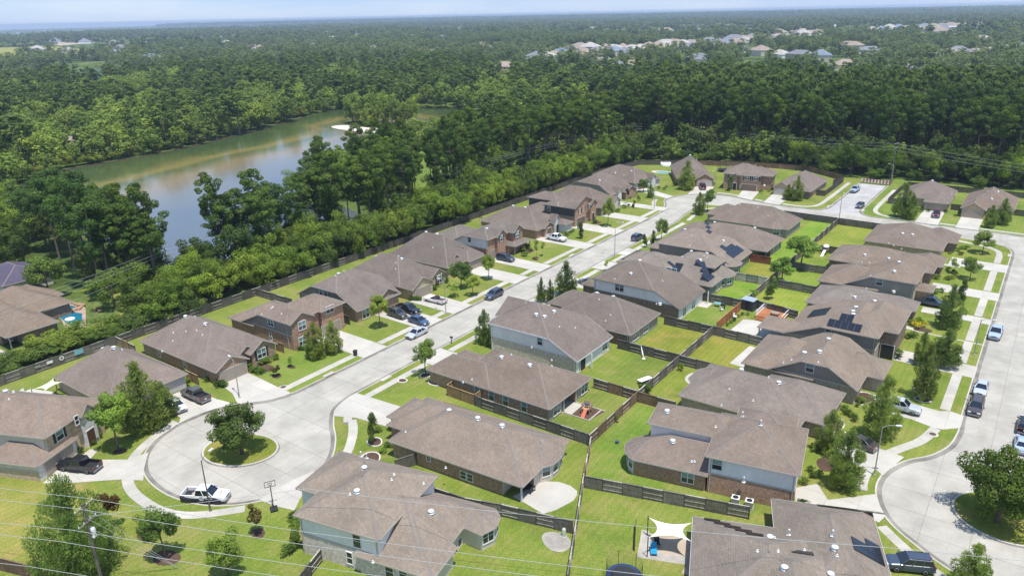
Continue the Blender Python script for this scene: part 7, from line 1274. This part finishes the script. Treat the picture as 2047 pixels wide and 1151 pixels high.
# air conditioners
def ac(x,y,ang,label):
    r=thing('air_conditioner',label,'air conditioner',(x,y,ZL),rad(ang)); b=MB(); b.box(-.45,.45,-.45,.45,.08,.95); b.box(-.55,.55,-.55,.55,0,.08); b.build('cabinet',M['steel'],r); t=MB(); t.box(-.47,.47,-.47,.47,.95,1.0); t.build('top',M['vent_white'],r)
    f=MB(); f.revolve([(.36,1.0),(.36,1.03),(.3,1.03),(.3,1.005)],16); f.revolve([(.1,1.0),(.1,1.03),(.02,1.04)],10); f.build('fan_grille',M['black'],r)
ac(-23.9,78.0,11,'left one of two air conditioners against the red-brown brick wall'); ac(-22.3,78.3,11,'right one of two air conditioners against the red-brown brick wall'); ac(-119.5,59.3,0,'air conditioner in the narrow gap beside the gabled garage house')
# shade sails
def sail(name,corners,label,m,posts):
    r=thing(name,label,'shade sail',(corners[0][0],corners[0][1],ZL)); o=Vector((corners[0][0],corners[0][1],ZL)); n=10; G_=[]
    A,B,C_,D_=[Vector(c)-o for c in corners]
    for j in range(n+1):
        for i in range(n+1):
            u,v=i/n,j/n; us=u+(.5-u)*.42*4*v*(1-v)*abs(2*u-1) ; vs2=v+(.5-v)*.42*4*u*(1-u)*abs(2*v-1)
            p=A.lerp(B,us).lerp(D_.lerp(C_,us),vs2); p.z-=.25*16*u*(1-u)*v*(1-v)*.3; G_.append(p)
    mb=MB(); mb.mesh(G_,[(j*(n+1)+i,j*(n+1)+i+1,(j+1)*(n+1)+i+1,(j+1)*(n+1)+i) for j in range(n) for i in range(n)],0,True); mb.build('cloth',M[m],r)
    for k in posts:
        p=corners[k]; b=MB(); b.tube([(p[0]-o.x,p[1]-o.y,0),(p[0]-o.x,p[1]-o.y,p[2])],.06,n=8); b.build('post',M['black'],r)
M['sail']=mat('sail_cloth',.8,(.80,.77,.68)); M['sail2']=mat('sail_cloth_cream',.8,(.68,.63,.45))
sail('shade_sail',[(-30.1,66.6,2.7),(-25.6,68.6,2.6),(-24.3,65.4,2.7),(-28.5,63.3,2.7)],'white shade sail over the shadow-shaped sand beside the bottom right house','sail',(0,3))
sail('shade_sail',[(-126.6,45.2,2.5),(-123.3,45.4,2.7),(-122.6,42.0,2.6),(-125.4,41.2,2.4)],'cream shade sail between the two nearest west houses','sail2',(0,3))
sheet('sail_shadow_sand',[(-30.3,67.0),(-25.4,69),(-24.3,65.6),(-28.8,63.6)],ZL-.02,ZL+.012,M['sand']); sheet('gravel_border',[(-31.1,67.2),(-30.3,67.5),(-28.6,64.2),(-24.5,66),(-24.2,64.6),(-29.4,62.6)],ZL-.02,ZL+.016,M['gravel']); sheet('paver_path',[(-24.6,65.6),(-23.9,65.8),(-23.5,63.2),(-24.3,63)],ZL-.02,ZL+.02,M['pavers'])  # sand sheet follows the sail's shadow, with its darkening put into the brown colour
b=MB(); b.box(-.03,.03,-2.2,2.2,0,1.1); o=b.build('border_fence',M['black'],None,(-31.0,65.3,ZL),rad(25)); tag(o,'low black edging fence along the white gravel','fence')
r=thing('lounge_chair','bright blue reclining chair at the corner of the shadow-shaped sand','chair',(-28.2,64.3,ZL),rad(30));
M['blue_plastic']=mat('blue_plastic',.4,(.02,.26,.45))
b=MB(); b.box(-.35,.35,-.6,.3,.3,.38); b.build('seat',M['blue_plastic'],r); b=MB(); b.mesh([(-.35,.3,.36),(.35,.3,.36),(.35,.75,.95),(-.35,.75,.95),(-.35,.36,.33),(.35,.36,.33),(.35,.81,.92),(-.35,.81,.92)],[(0,1,2,3),(7,6,5,4),(1,5,6,2),(0,3,7,4),(3,2,6,7)]); b.build('backrest',M['blue_plastic'],r)
for x in (-.3,.3):
    for y in (-.5,.25): b=MB(); b.box(x-.03,x+.03,y-.03,y+.03,0,.3); b.build('leg',M['blue_plastic'],r)
def chair(x,y,ang,label,m,s=1):
    r=thing('garden_chair',label,'chair',(x,y,ZL),rad(ang)); b=MB(); b.box(-.3*s,.3*s,-.3*s,.3*s,.36,.42); b.build('seat',M[m],r); b=MB(); b.box(-.3*s,.3*s,.26*s,.33*s,.42,1.0); b.build('backrest',M[m],r)
    for xx in (-.26*s,.26*s):
        for yy in (-.26*s,.26*s): b=MB(); b.box(xx-.03,xx+.03,yy-.03,yy+.03,0,.36); b.build('leg',M[m],r)
chair(-48.6,137.6,150,'white garden chair in front of the black grill','white'); chair(-45.0,135.4,80,'white chair by the orange fence','white'); chair(-28.4,65.6,40,'dark chair under the white shade sail','black'); chair(-129.5,41.5,120,'white reclining chair behind the two nearest west houses','white',1.3); chair(-127.3,40.2,60,'second white reclining chair behind the two nearest west houses','white',1.2)
r=thing('grill','black barrel grill on the lawn below the dark shed','grill',(-48.8,138.9,ZL)); b=MB(); b.tube([(-.45,0,.85),(.45,0,.85)],.3,n=10); b.build('barrel',M['black'],r)
for x in (-.35,.35): b=MB(); b.box(x-.03,x+.03,-.25,.25,0,.7); b.build('leg',M['black'],r)
def table(x,y,ang,L,W,h,label,m,leg='black'):
    r=thing('garden_table',label,'table',(x,y,ZL),rad(ang)); b=MB(); b.box(-L/2,L/2,-W/2,W/2,h-.05,h); b.build('tabletop',M[m],r)
    for xx in (-L/2+.1,L/2-.1):
        for yy in (-W/2+.1,W/2-.1): b=MB(); b.box(xx-.04,xx+.04,yy-.04,yy+.04,0,h-.05); b.build('leg',M[leg],r)
table(-47.4,100.9,70,2.5,1.0,.75,'long white tabletop standing by the back fence','white'); table(-50.2,139.5,10,1.5,.9,.75,'pale blue table beside the black grill','pool_light','white'); table(-56,87,0,.9,.9,.7,'small dark patio table on the covered patio','black'); table(-46.2,66,0,1.2,1.2,.7,'dark table on the covered corner patio','black')
r=thing('umbrella_pole','white closed umbrella lying by the fence of the back lawn','umbrella',(-51.6,109.0,ZL)); b=MB(); b.tube([(0,0,.1),(-1.2,1.3,1.6)],.05,n=6); b.tube([(-.35,.35,.55),(-1.2,1.3,1.6)],.13,.05,n=7); b.build('cover',M['white'],r); b=MB(); b.revolve([(.3,0),(.3,.12),(.06,.18)],12); b.build('base',M['white'],r)
# play set on its bark bed
sheet('bark_bed',[(-53.0,85.4),(-48.8,85.5),(-48.2,89.0),(-53.0,88.9)],ZL-.02,ZL+.014,M['mulch'])
b=MB()
for x0,x1,y0,y1 in ((-53.1,-48.7,85.25,85.4),(-48.9,-48.7,85.4,89.0),(-53.1,-48.1,89.0,89.15)): b.box(x0,x1,y0,y1,ZL,ZL+.14)
b.build('bed_edging',M['rail'],kind='structure')
M['ply']=mat('plywood',.7,(.42,.25,.14)); M['orange']=mat('orange_plastic',.4,(.5,.13,.06)); M['canvas']=mat('blue_canvas',.7,(.03,.06,.16))
r=thing('play_set','wooden climbing tower with an orange slide on the bark bed','play set',(-50.3,87.3,ZL),rad(10))
b=MB()
for x in (-.6,.6):
    for y in (-.6,.6): b.box(x-.05,x+.05,y-.05,y+.05,0,1.75)
b.build('frame',M['ply'],r); b=MB(); b.box(-.62,.62,-.62,.62,.8,.86); b.build('deck',M['ply'],r); b=MB()
for z in (1.2,1.45,1.7): b.box(-.66,-.6,-.6,.6,z-.05,z+.05); b.box(-.6,.6,.6,.66,z-.05,z+.05); b.box(.6,.66,-.6,.6,z-.05,z+.05)
b.build('railing',M['ply'],r); b=MB(); b.mesh([(-.28,-.6,.86),(.28,-.6,.86),(.28,-1.9,.1),(-.28,-1.9,.1),(-.28,-.6,.8),(.28,-.6,.8),(.28,-1.9,.04),(-.28,-1.9,.04)],[(0,1,2,3),(7,6,5,4),(0,3,7,4),(1,5,6,2),(3,2,6,7)]); b.box(-.33,-.27,-1.9,-.6,.3,.42); b.build('slide',M['orange'],r); b=MB(); b.box(-.3,.3,-.2,.3,1.3,1.5); b.build('toy_steering_panel',M['canvas'],r)
# swing set
r=thing('swing_set','brown swing set with a white slide in the far backyard','swing set',(-43.0,187.0,ZL),rad(-5)); b=MB()
for x in (-2,1.2): b.tube([(x,-1,0),(x,0,2.1)],.07,n=5); b.tube([(x,1,0),(x,0,2.1)],.07,n=5)
b.tube([(-2,0,2.1),(1.2,0,2.1)],.07,n=5); b.build('frame',M['ply'],r); b=MB(); b.box(1.2,2.4,-.6,.6,1.2,1.26); b.build('platform',M['ply'],r)
b=MB(); b.revolve([(.75,0),(.7,.3),(.4,.55),(.05,.62)],10,(1.8,0,1.9)); b.build('canopy',M['white'],r); b=MB(); b.mesh([(1.5,-.6,1.25),(2.1,-.6,1.25),(2.1,-2.6,.1),(1.5,-2.6,.1),(1.5,-.6,1.15),(2.1,-.6,1.15),(2.1,-2.6,0),(1.5,-2.6,0)],[(0,1,2,3),(7,6,5,4),(0,3,7,4),(1,5,6,2),(3,2,6,7)]); b.build('slide',M['white'],r)
for x in (-1.5,-.5,.4): b=MB(); b.tube([(x-.2,0,2.1),(x-.2,0,.5)],.015,n=4); b.tube([(x+.2,0,2.1),(x+.2,0,.5)],.015,n=4); b.box(x-.25,x+.25,-.1,.1,.46,.5); b.build('swing',M['black'],r)
# trampolines
def tramp(x,y,R,label,net=True,z=.85):
    r=thing('trampoline',label,'trampoline',(x,y,ZL)); b=MB(); n=20
    for i in range(n):
        a,c=2*math.pi*i/n,2*math.pi*(i+1)/n
        b.face([((R-.35)*math.cos(a),(R-.35)*math.sin(a),z+.02),(R*math.cos(a),R*math.sin(a),z),(R*math.cos(c),R*math.sin(c),z),((R-.35)*math.cos(c),(R-.35)*math.sin(c),z+.02)])
        b.face([(R*math.cos(a),R*math.sin(a),z-.15),(R*math.cos(c),R*math.sin(c),z-.15),(R*math.cos(c),R*math.sin(c),z),(R*math.cos(a),R*math.sin(a),z)])
    b.build('pad',M['tramp_blue'],r); b=MB(); b.face([((R-.35)*math.cos(2*math.pi*i/n),(R-.35)*math.sin(2*math.pi*i/n),z) for i in range(n)]); b.build('mat',M['black'],r)
    for i in range(6):
        a=2*math.pi*i/6+.3; b=MB(); b.tube([(R*math.cos(a),R*math.sin(a),0),(R*math.cos(a),R*math.sin(a),z+1.8 if net else z)],.03,n=6); b.build('pole',M['black'],r)
    if net:
        b=MB(); n=48
        for i in range(n):
            a=2*math.pi*i/n; b.tube([(R*math.cos(a),R*math.sin(a),z),(R*math.cos(a),R*math.sin(a),z+1.75)],.006,n=3,cap=False)
        for k in range(12): b.tube([(R*math.cos(2*math.pi*i/24),R*math.sin(2*math.pi*i/24),z+.15*k+.1) for i in range(25)],.006,n=3,cap=False)
        b.build('safety_net',M['black'],r)
M['tramp_blue']=mat('trampoline_blue',.5,(.02,.035,.12))
tramp(-28.9,58.6,1.9,'blue trampoline with a dark safety net at the bottom edge',True,.6); tramp(-99.6,271.5,2.1,'dark blue trampoline in the far backyard beside the steep-roofed house',True)
# deck, shed and patios of the solar-roofed house
sheet('patio',[(-43.6,129.6),(-43.4,135.6),(-41.5,136.4),(-37.6,136.2),(-34,133.6),(-34,127.2),(-42,128)],ZL-.02,ZL+.02,M['drive']); r=thing('deck','raised orange timber deck with white railing and steps','deck',(-39.2,139.2,ZL))
b=MB()
for i in range(16): b.box(-2.5+.32*i,-2.5+.32*i+.3,-1.7,3.2,.5,.58)
b.build('deck_boards',M['fence_orange'],r)
for k in range(3): b=MB(); b.box(-2.4,.4,-2.0-.33*k,-1.7-.33*k,.12*(2-k)+.02,.12*(3-k)+.05); b.build('step',M['fence_orange'],r)
b=MB()
for x0,x1,y0,y1 in ((-2.5,2.6,3.1,3.2),(-2.5,-2.4,-1.7,3.1),(2.5,2.6,-1.7,3.1)): b.box(x0,x1,y0,y1,1.45,1.53); b.box(x0,x1,y0,y1,.6,.66)
for i in range(26): b.box(-2.48+.2*i,-2.42+.2*i,3.12,3.18,.66,1.45)
for i in range(20): b.box(-2.48,-2.42,-1.6+.23*i,-1.54+.23*i,.66,1.45)
b.build('railing',M['white'],r); table(-38.6,139.6,0,1.6,.9,1.2,'grey table on the orange timber deck','steel'); 
r=thing('garden_shed','dark grey garden shed with a flat light roof behind the orange fence','shed',(-44.3,141.2,ZL),rad(-8));
M['shed']=mat('shed_black',.6,(.045,.05,.06)); M['shed_top']=mat('shed_roof',.5,(.30,.34,.38))
b=MB(); b.box(-1.2,1.2,-.8,.8,0,2.2); b.build('wall',M['shed'],r); b=MB(); b.mesh([(-1.35,-.95,2.18),(1.35,-.95,2.18),(1.35,.95,2.38),(-1.35,.95,2.38),(-1.35,-.95,2.26),(1.35,-.95,2.26),(1.35,.95,2.46),(-1.35,.95,2.46)],[(3,2,1,0),(4,5,6,7),(0,1,5,4),(1,2,6,5),(2,3,7,6),(3,0,4,7)]); b.build('roof',M['shed_top'],r); b=MB(); b.box(-.4,.4,-.83,-.8,.05,1.95); b.build('door',M['black'],r)
for i,(x,y,c) in enumerate(((-44.7,132.6,'shrub'),(-44.5,133.8,'darkshrub'),(-44.6,136.2,'shrub'),(-44.2,137.6,'darkshrub'),(-43.4,138.2,'shrub'),(-44.8,130.9,'shrub'))): tree(c,x,y,.8,.9,'small potted plant crowded beside the orange fence','potted plants by the orange fence')
# patio slabs, mulch rings
sheet('patio',[(-47.34, 63.91), (-46.23, 68.29), (-45.97, 68.81), (-44.22, 69.82), (-42.52, 69.94), (-41.25, 69.45), (-40.78, 68.61), (-40.6, 67.44), (-41.36, 64.72), (-42.25, 63.19), (-43.74, 63.41), (-45.3, 63.7)],ZL-.02,ZL+.02,M['drive']); sheet('patio',[(-56.6,85.3),(-51.9,85.2),(-52.0,89.2),(-56.6,89.2)],ZL-.02,ZL+.024,M['drive']); sheet('patio',ellipse(-40.6,107,2.2,2.6),ZL-.02,ZL+.02,M['drive']); sheet('patio',[(-38.6,115.4),(-35,115),(-35,124.2),(-38.2,124.2)],ZL-.02,ZL+.02,M['drive']); sheet('patio',[(-53.6,137.5),(-51.6,137.5),(-51.6,140.6),(-53.6,140.6)],ZL-.02,ZL+.02,M['drive']); sheet('patio',[(-130.5,39.5),(-122,38),(-121,44),(-127,44.5),(-131,43)],ZL-.02,ZL+.02,M['drive'])
for x,y in ((-17,148.4),(-16,135.6),(-17,176),(-17,193.2),(-18.2,116.4)): sheet('front_walk',[(x-.8,y-.8),(x+4,y-1),(x+4.2,y+.4),(x,y+.6)],ZL-.02,ZL+.028,M['drive'])
sheet('front_walk',[(-103.78, 36.89), (-102.2, 37.56), (-100.93, 37.83), (-102.47, 39.79), (-103.67, 39.19), (-103.06, 37.98)],ZL-.02,ZL+.02,M['drive'])
for i,(x,y,rx,ry,ed) in enumerate(((-10.4,122.2,1.0,.8,1),(-9.5,119.2,1.05,.85,1),(-99.5,41.3,.9,.9,0),(-78.8,33.3,1,.8,0),(-101.1,72.6,.9,.6,0),(-100.3,68.9,1,.7,0),(-79.2,83.1,.9,.9,1),(-76,82.1,1.4,1.1,1),(-81.1,79.5,.7,.7,1),(-71.1,63.3,1.1,1.0,1),(-68.6,60.2,1.4,1.1,1),(-99.8,146.9,.8,.7,0),(-98.9,145.5,.7,.6,0),(-97.7,187,.8,.8,1),(-104,166,1.2,1,0),(*(-73.05, 32.69),1.7,1.2,0),(*(-68.06, 41.24),1.0,.8,0),(-38.2,59.8,1.9,1.5,2),(-104.6,69.8,2.0,1.3,0),(-104.6,150,1.6,2,0),(-106.5,170.8,1.2,1.6,0),(-103.5,183.6,1.2,1.6,0),(-14,148.6,1.6,1.2,0),(-17.2,114.6,1.5,2.2,1),(-18.6,104,1.2,2,1),(-17,93,1.2,1.8,0))):
    bl=blob(x,y,rx,ry,18,.07,i); sheet('mulch_bed',bl,ZL-.02,ZL+.03,M['mulch' if ed<2 else 'gravel'])
    if ed==1:
        mb=MB(); ribbon(mb,bl,-.13,.05,ZL-.02,ZL+.1,closed=True); mb.build('bed_edging',M['edging'],kind='structure')
# storm drains, manholes, utility boxes, mailboxes, bin
def drain(x,y,ang,label):
    r=thing('storm_drain',label,'storm drain',(x,y,.03),rad(ang)); b=MB(); b.box(-1.1,1.1,-.1,.7,.1,.17); b.build('lid',M['kerb'],r); b=MB(); b.box(-.85,.85,-.13,-.09,.01,.1); b.build('opening',M['dark'],r)
drain(-93,74.3,90,'storm drain slot in the left kerb below the sloping lawn'); drain(-84.4,78.6,-90,'storm drain slot in the right kerb opposite the sloping lawn'); drain(-93,153.2,90,'storm drain slot in the left kerb near the white pickup drive'); drain(-52.6,236.5,90,'storm drain at the left corner of the dead-end street'); drain(-43.5,236.5,-90,'storm drain at the right corner of the dead-end street'); drain(-4,208.6,90,'storm drain at the corner kerb of the right-hand street')
M['iron']=mat('manhole_iron',.8,(.10,.06,.05))
for x,y,l in ((-96.0,66.9,'round iron manhole cover in the left footpath'),(-6.7,109.0,'round iron manhole cover in the right footpath')):
    r=thing('manhole',l,'manhole',(x,y,ZL)); b=MB(); b.revolve([(.75,0),(.75,.045),(.45,.045)],20); b.build('collar',M['walk'],r); b=MB(); b.revolve([(.45,.02),(.45,.06),(.02,.065)],20); b.build('cover',M['iron'],r)
M['ubox']=mat('utility_box',.6,(.42,.47,.36))
for x,y,l in ((-47.2,95.4,'pale utility pedestal at the corner of the play set yard'),(-47.1,125.9,'left of two pale utility pedestals at the fence crossing'),(-46.4,126.7,'right of two pale utility pedestals at the fence crossing'),(-38.0,61.1,'pale green utility pedestal in the dirt bed')):
    b=MB(); b.revolve([(.24,0),(.24,.95),(.19,1.05),(.05,1.1)],10); b.box(-.28,.28,-.28,.28,0,.06); o=b.build('utility_pedestal',M['ubox'],None,(x,y,ZL)); tag(o,l,'utility box')
def bin_(x,y,l):
    r=thing('trash_bin',l,'bin',(x,y,ZL),.4); b=MB(); b.mesh([(-.25,-.25,.05),(.25,-.25,.05),(.25,.25,.05),(-.25,.25,.05),(-.31,-.31,1.0),(.31,-.31,1.0),(.31,.31,1.0),(-.31,.31,1.0)],[(3,2,1,0),(4,5,6,7),(0,1,5,4),(1,2,6,5),(2,3,7,6),(3,0,4,7)]); b.build('bin_body',M['black'],r); b=MB(); b.box(-.33,.33,-.36,.34,1.0,1.07); b.build('lid',M['black'],r)
bin_(-95.0,82.0,'black wheeled bin at the end of the grass verge')
def mailbox(x,y,ang,l):
    r=thing('mailbox',l,'mailbox',(x,y,ZL),rad(ang)); b=MB(); b.box(-.05,.05,-.05,.05,0,1.1); b.build('post',M['black'],r); b=MB(); b.box(-.12,.12,-.28,.28,1.08,1.36); b.build('box',M['black'],r)
mailbox(-84.0,95.6,90,'dark mailbox at the right kerb opposite the silver sedan'); mailbox(-3.6,122.8,90,'mailbox at the kerb beside the bronze suv') 
b=MB(); b.revolve([(.2,0),(.28,.35),(.24,.4)],12); o=b.build('plant_pot',M['canvas'],None,(-42.4,82.2,ZL)); tag(o,'dark blue plant pot on the deep green lawn','plant pot')
tree('sapling',-101.1,72.6,1.9,1.5,'little leafy tree in a brown ring on the sloping lawn',color=(.8,.9,.8)); tree('crape',-100.3,68.9,2.0,2.2,'low dark red-green bush in a brown ring on the sloping lawn',color=(.6,1.2,.8))
for k,(yy,zz,w_,h_,m_,l_) in enumerate(((50.6,1.25,.8,.8,'white','round white disc hung on the grey back fence'),(48.6,1.25,1.0,.5,'vent_white','pale plank sign hung on the grey back fence'),(46.6,1.2,.9,.4,'steel','small grey sign hung on the grey back fence'),(53.6,1.3,1.6,.9,'pool_light','blue and white cloth hung over the grey back fence'))):
    b=MB()
    if k==0:
        for i in range(16):
            a0,a1=2*math.pi*i/16,2*math.pi*(i+1)/16; b.face([(0.02,.22*math.cos(a0),.22*math.sin(a0)),(0.02,.4*math.cos(a0),.4*math.sin(a0)),(0.02,.4*math.cos(a1),.4*math.sin(a1)),(0.02,.22*math.cos(a1),.22*math.sin(a1))])
    else: b.box(0,.03,-w_/2,w_/2,-h_/2,h_/2)
    o=b.build('fence_sign',M[m_],None,(-136.28,yy,ZL+zz)); tag(o,l_,'sign')
# road-end barrier
r=thing('road_barrier','red and white striped three-rail barrier closing the dead-end street','barrier',(-47.6,275.8,0)); M['reflect_red']=mat('barrier_red',.5,(.5,.05,.03))
for z in (.7,1.15,1.6):
    b=MB(); n=18
    for i in range(n): b.box(-4.6+i*9.2/n,-4.6+(i+1)*9.2/n,-.03,.03,z-.13,z+.13,i%2)
    b.build('rail',[M['white'],M['reflect_red']],r)
for x in (-4.3,-1.5,1.5,4.3): b=MB(); b.box(x-.06,x+.06,.03,.15,0,1.8); b.build('post',M['pole'],r)
# far pools
b=MB(); b.prism(ellipse(-118.5,259,4.2,2.4),ZL,ZL+.02); b.build('pool_surround',M['drive'],kind='structure'); b=MB(); b.prism(ellipse(-117.8,258.8,3.0,1.7),ZL,ZL+.04); o=b.build('pool_water',M['pool_light'],kind='structure')
r=thing('above_ground_pool','round white above-ground pool near the far back fence','pool',(-122.8,271.6,ZL)); b=MB(); b.revolve([(2.0,0),(2.0,1.2),(1.92,1.2),(1.9,1.0)],20); b.build('wall',M['white'],r)
sheet('pool_terrace',[(-165.86, 61.12), (-168.43, 63.04), (-168.61, 66.3), (-165.1, 67.87), (-160.28, 66.33), (-150.58, 61.58), (-151.54, 59.8), (-153.02, 58.84), (-159.17, 60.76), (-163.36, 61.15)],.12,ZL+.03,M['pavers']); sheet('pool_terrace',[(-162.84, 61.48), (-158.83, 60.98), (-154.41, 59.67), (-151.72, 60.26), (-151.24, 61.15), (-154.36, 62.66), (-158.64, 63.57), (-162.07, 63.25)],.12,ZL+.05,M['sand']); sheet('pool_water',[(-161.44, 61.14), (-161.74, 62.51), (-160.68, 64.15), (-158.72, 64.78), (-153.27, 62.17), (-152.31, 60.92), (-153.64, 60.06), (-156.16, 60.3), (-158.2, 60.78)],.12,ZL+.06,M['pool']); sheet('pool_water',[(-165.57, 63.9), (-165.75, 64.77), (-164.62, 65.63), (-163.21, 65.75), (-162.57, 64.85), (-163.87, 63.69)],.12,ZL+.25,M['pool'])
rk=random.Random(3)
for i,(x,y) in enumerate([(-166.12, 66.54), (-164.98, 66.6), (-163.85, 66.66), (-162.32, 66.32), (-163.14, 67.12), (-162.22, 65.08), (-161.52, 65.53), (-163.69, 62.84), (-162.99, 63.29), (-162.12, 63.85), (-161.82, 64.69), (-158.35, 67.57), (-156.53, 67.46)]):
    bm=bmesh.new(); bmesh.ops.create_icosphere(bm,subdivisions=1,radius=.55)
    for v in bm.verts: v.co*=rk.uniform(.75,1.2); v.co.z*=.7
    me=bpy.data.meshes.new('boulder'); bm.to_mesh(me); bm.free(); me.materials.append(M['rock'] if 'rock' in M else M.setdefault('rock',m_concrete('boulder_stone',(.36,.24,.15),.2,.3))); o=link('boulder',me,None,(x,y,ZL+.2)); tag(o,'tan boulder edging the swimming pool behind the hedge','boulder','boulders round the swimming pool')
r=thing('parasol','closed orange parasol by the swimming pool terrace','parasol',(-169.0,65.2,ZL)); M['parasol']=mat('parasol_orange',.7,(.5,.12,.06)); b=MB(); b.tube([(0,0,0),(0,0,2.9)],.04,n=6); b.build('pole',M['white'],r); b=MB(); b.revolve([(.4,.9),(.35,1.4),(.2,2.3),(.03,2.9)],8); b.build('canopy',M['parasol'],r)
r=thing('parasol','low red parasol at the pool edge beside the hedge house','parasol',(-166.2,62.6,ZL)); b=MB(); b.tube([(0,0,0),(0,0,2.1)],.04,n=6); b.build('pole',M['black'],r); b=MB(); b.revolve([(1.3,1.7),(.7,2.0),(.03,2.2)],8); b.build('canopy',mat('parasol_red',.7,(.5,.14,.12)),r)
b=MB(); b.revolve([(.95,0),(.95,.12),(.7,.14)],16); o=b.build('pool_float',M['white'],None,(-157.6,61.8,ZL+.06)); tag(o,'round white float in the dark blue pool','pool float')
sheet('pool_lawn',[(-176,66),(-170,76),(-153,70),(-150,60),(-150.6,47),(-146,47),(-146,62),(-154,74),(-172,80)],.0,ZL-.02,M['grass']); sheet('side_lawn',[(-190,40),(-147,40),(-147,58),(-151,58),(-151,47.6),(-190,47.6)],0,ZL-.01,M['grass'])
b=MB(); ribbon(b,[(-190,45),(-148.5,46.8)],-.5,.5,.1,ZL+.02); b.build('footpath',M['walk'],kind='structure')
# ---------------------------------------------------------------- houses far off among the trees
rh=random.Random(9); FR=[m_roof('far_roof_%s'%n,c) for n,c in (('tan',(.34,.27,.22)),('grey',(.22,.22,.24)),('blue',(.20,.24,.30)),('terracotta',(.42,.17,.09)),('pale',(.44,.41,.37)))]
FL=[('tan','brown'),('grey','grey'),('blue','blue-grey'),('terracotta','orange tiled'),('pale','pale')]
for i,(x,y) in enumerate(FAR_HOUSES):
    d=math.hypot(x,y); s=1.0+min(1.6,d/1400); ri=3 if i in(0,15,34) else rh.choice([0,0,0,1,1,2,4,4]); r=thing('house',('roof of a %s house showing among the far trees'%FL[ri][1]),'house',(x,y,0),rh.uniform(-.6,.6),'%s roofed houses among the far trees'%FL[ri][1])
    W_=rh.uniform(13,20)*s; D_=rh.uniform(10,14)*s; h=rh.choice((3,5.5))+ (1.5 if d>900 else 0)
    b=MB(); b.box(-W_/2+.5,W_/2-.5,-D_/2+.5,D_/2-.5,0,h); b.build('wall',M[rh.choice(('siding_cream','brick_pale','siding_white','brick_tan'))],r); q=D_/2*.55; b=MB(); rr=W_/2-D_/2
    b.mesh([(-W_/2,-D_/2,h),(W_/2,-D_/2,h),(W_/2,D_/2,h),(-W_/2,D_/2,h),(-rr,0,h+q),(rr,0,h+q)],[(0,1,5,4),(1,2,5),(2,3,4,5),(3,0,4)]); b.build('roof',FR[ri],r)
    if d<900:
        for k in (-.3,0,.3): b=MB(); b.box(W_*k-.7,W_*k+.7,-D_/2+.44,-D_/2+.5,h-1.9,h-.6); b.build('window',M['glass_dark'],r)
for i,(x,y,w,dp,h) in enumerate([(-1481.78, 2445.78, 70, 40, 7), (-3523.73, 4681.92, 70, 40, 7), (-4040.88, 4433.74, 70, 40, 7), (-2238.3, 4907.64, 70, 40, 7), (-1407.21, 4560.96, 70, 40, 7), (-261.91, 2018.23, 70, 40, 7), (-3938.92, 3914.19, 70, 40, 7), (-2305.24, 4269.65, 70, 40, 7)]):
    r=thing('warehouse','long pale flat building near the horizon','building',(x,y,0),.1*i,'pale flat buildings near the horizon'); b=MB(); k=math.hypot(x,y)/2200; b.box(-w*k/2,w*k/2,-dp*k/2,dp*k/2,0,h+3*k); b.build('wall',M['white'],r); b=MB(); b.box(-w*k/2-1,w*k/2+1,-dp*k/2-1,dp*k/2+1,h+3*k,h+3*k+1); b.build('roof',M['vent_white'],r)
sheet('sand_clearing',[(-2725.5, 1197.73), (-3113.7, 1535.96), (-2463.76, 1220.49), (-2289.12, 1036.79)],0,.4,M['sand'])

# ---------------------------------------------------------------- haze
hz=MB(); hz.box(-12500,5000,-150,12500,-2.2,62); me=hz.data('haze',[]) if False else None
mh=bpy.data.materials.new('haze_air'); mh.use_nodes=True; nt=mh.node_tree; nt.nodes.clear(); out=nt.nodes.new('ShaderNodeOutputMaterial'); pv_=nt.nodes.new('ShaderNodeVolumePrincipled'); pv_.inputs['Density'].default_value=0.00012; pv_.inputs['Color'].default_value=(.68,.81,1.0,1); pv_.inputs['Anisotropy'].default_value=.2; nt.links.new(pv_.outputs[0],out.inputs['Volume'])
o=hz.build('haze',mh,kind='stuff')
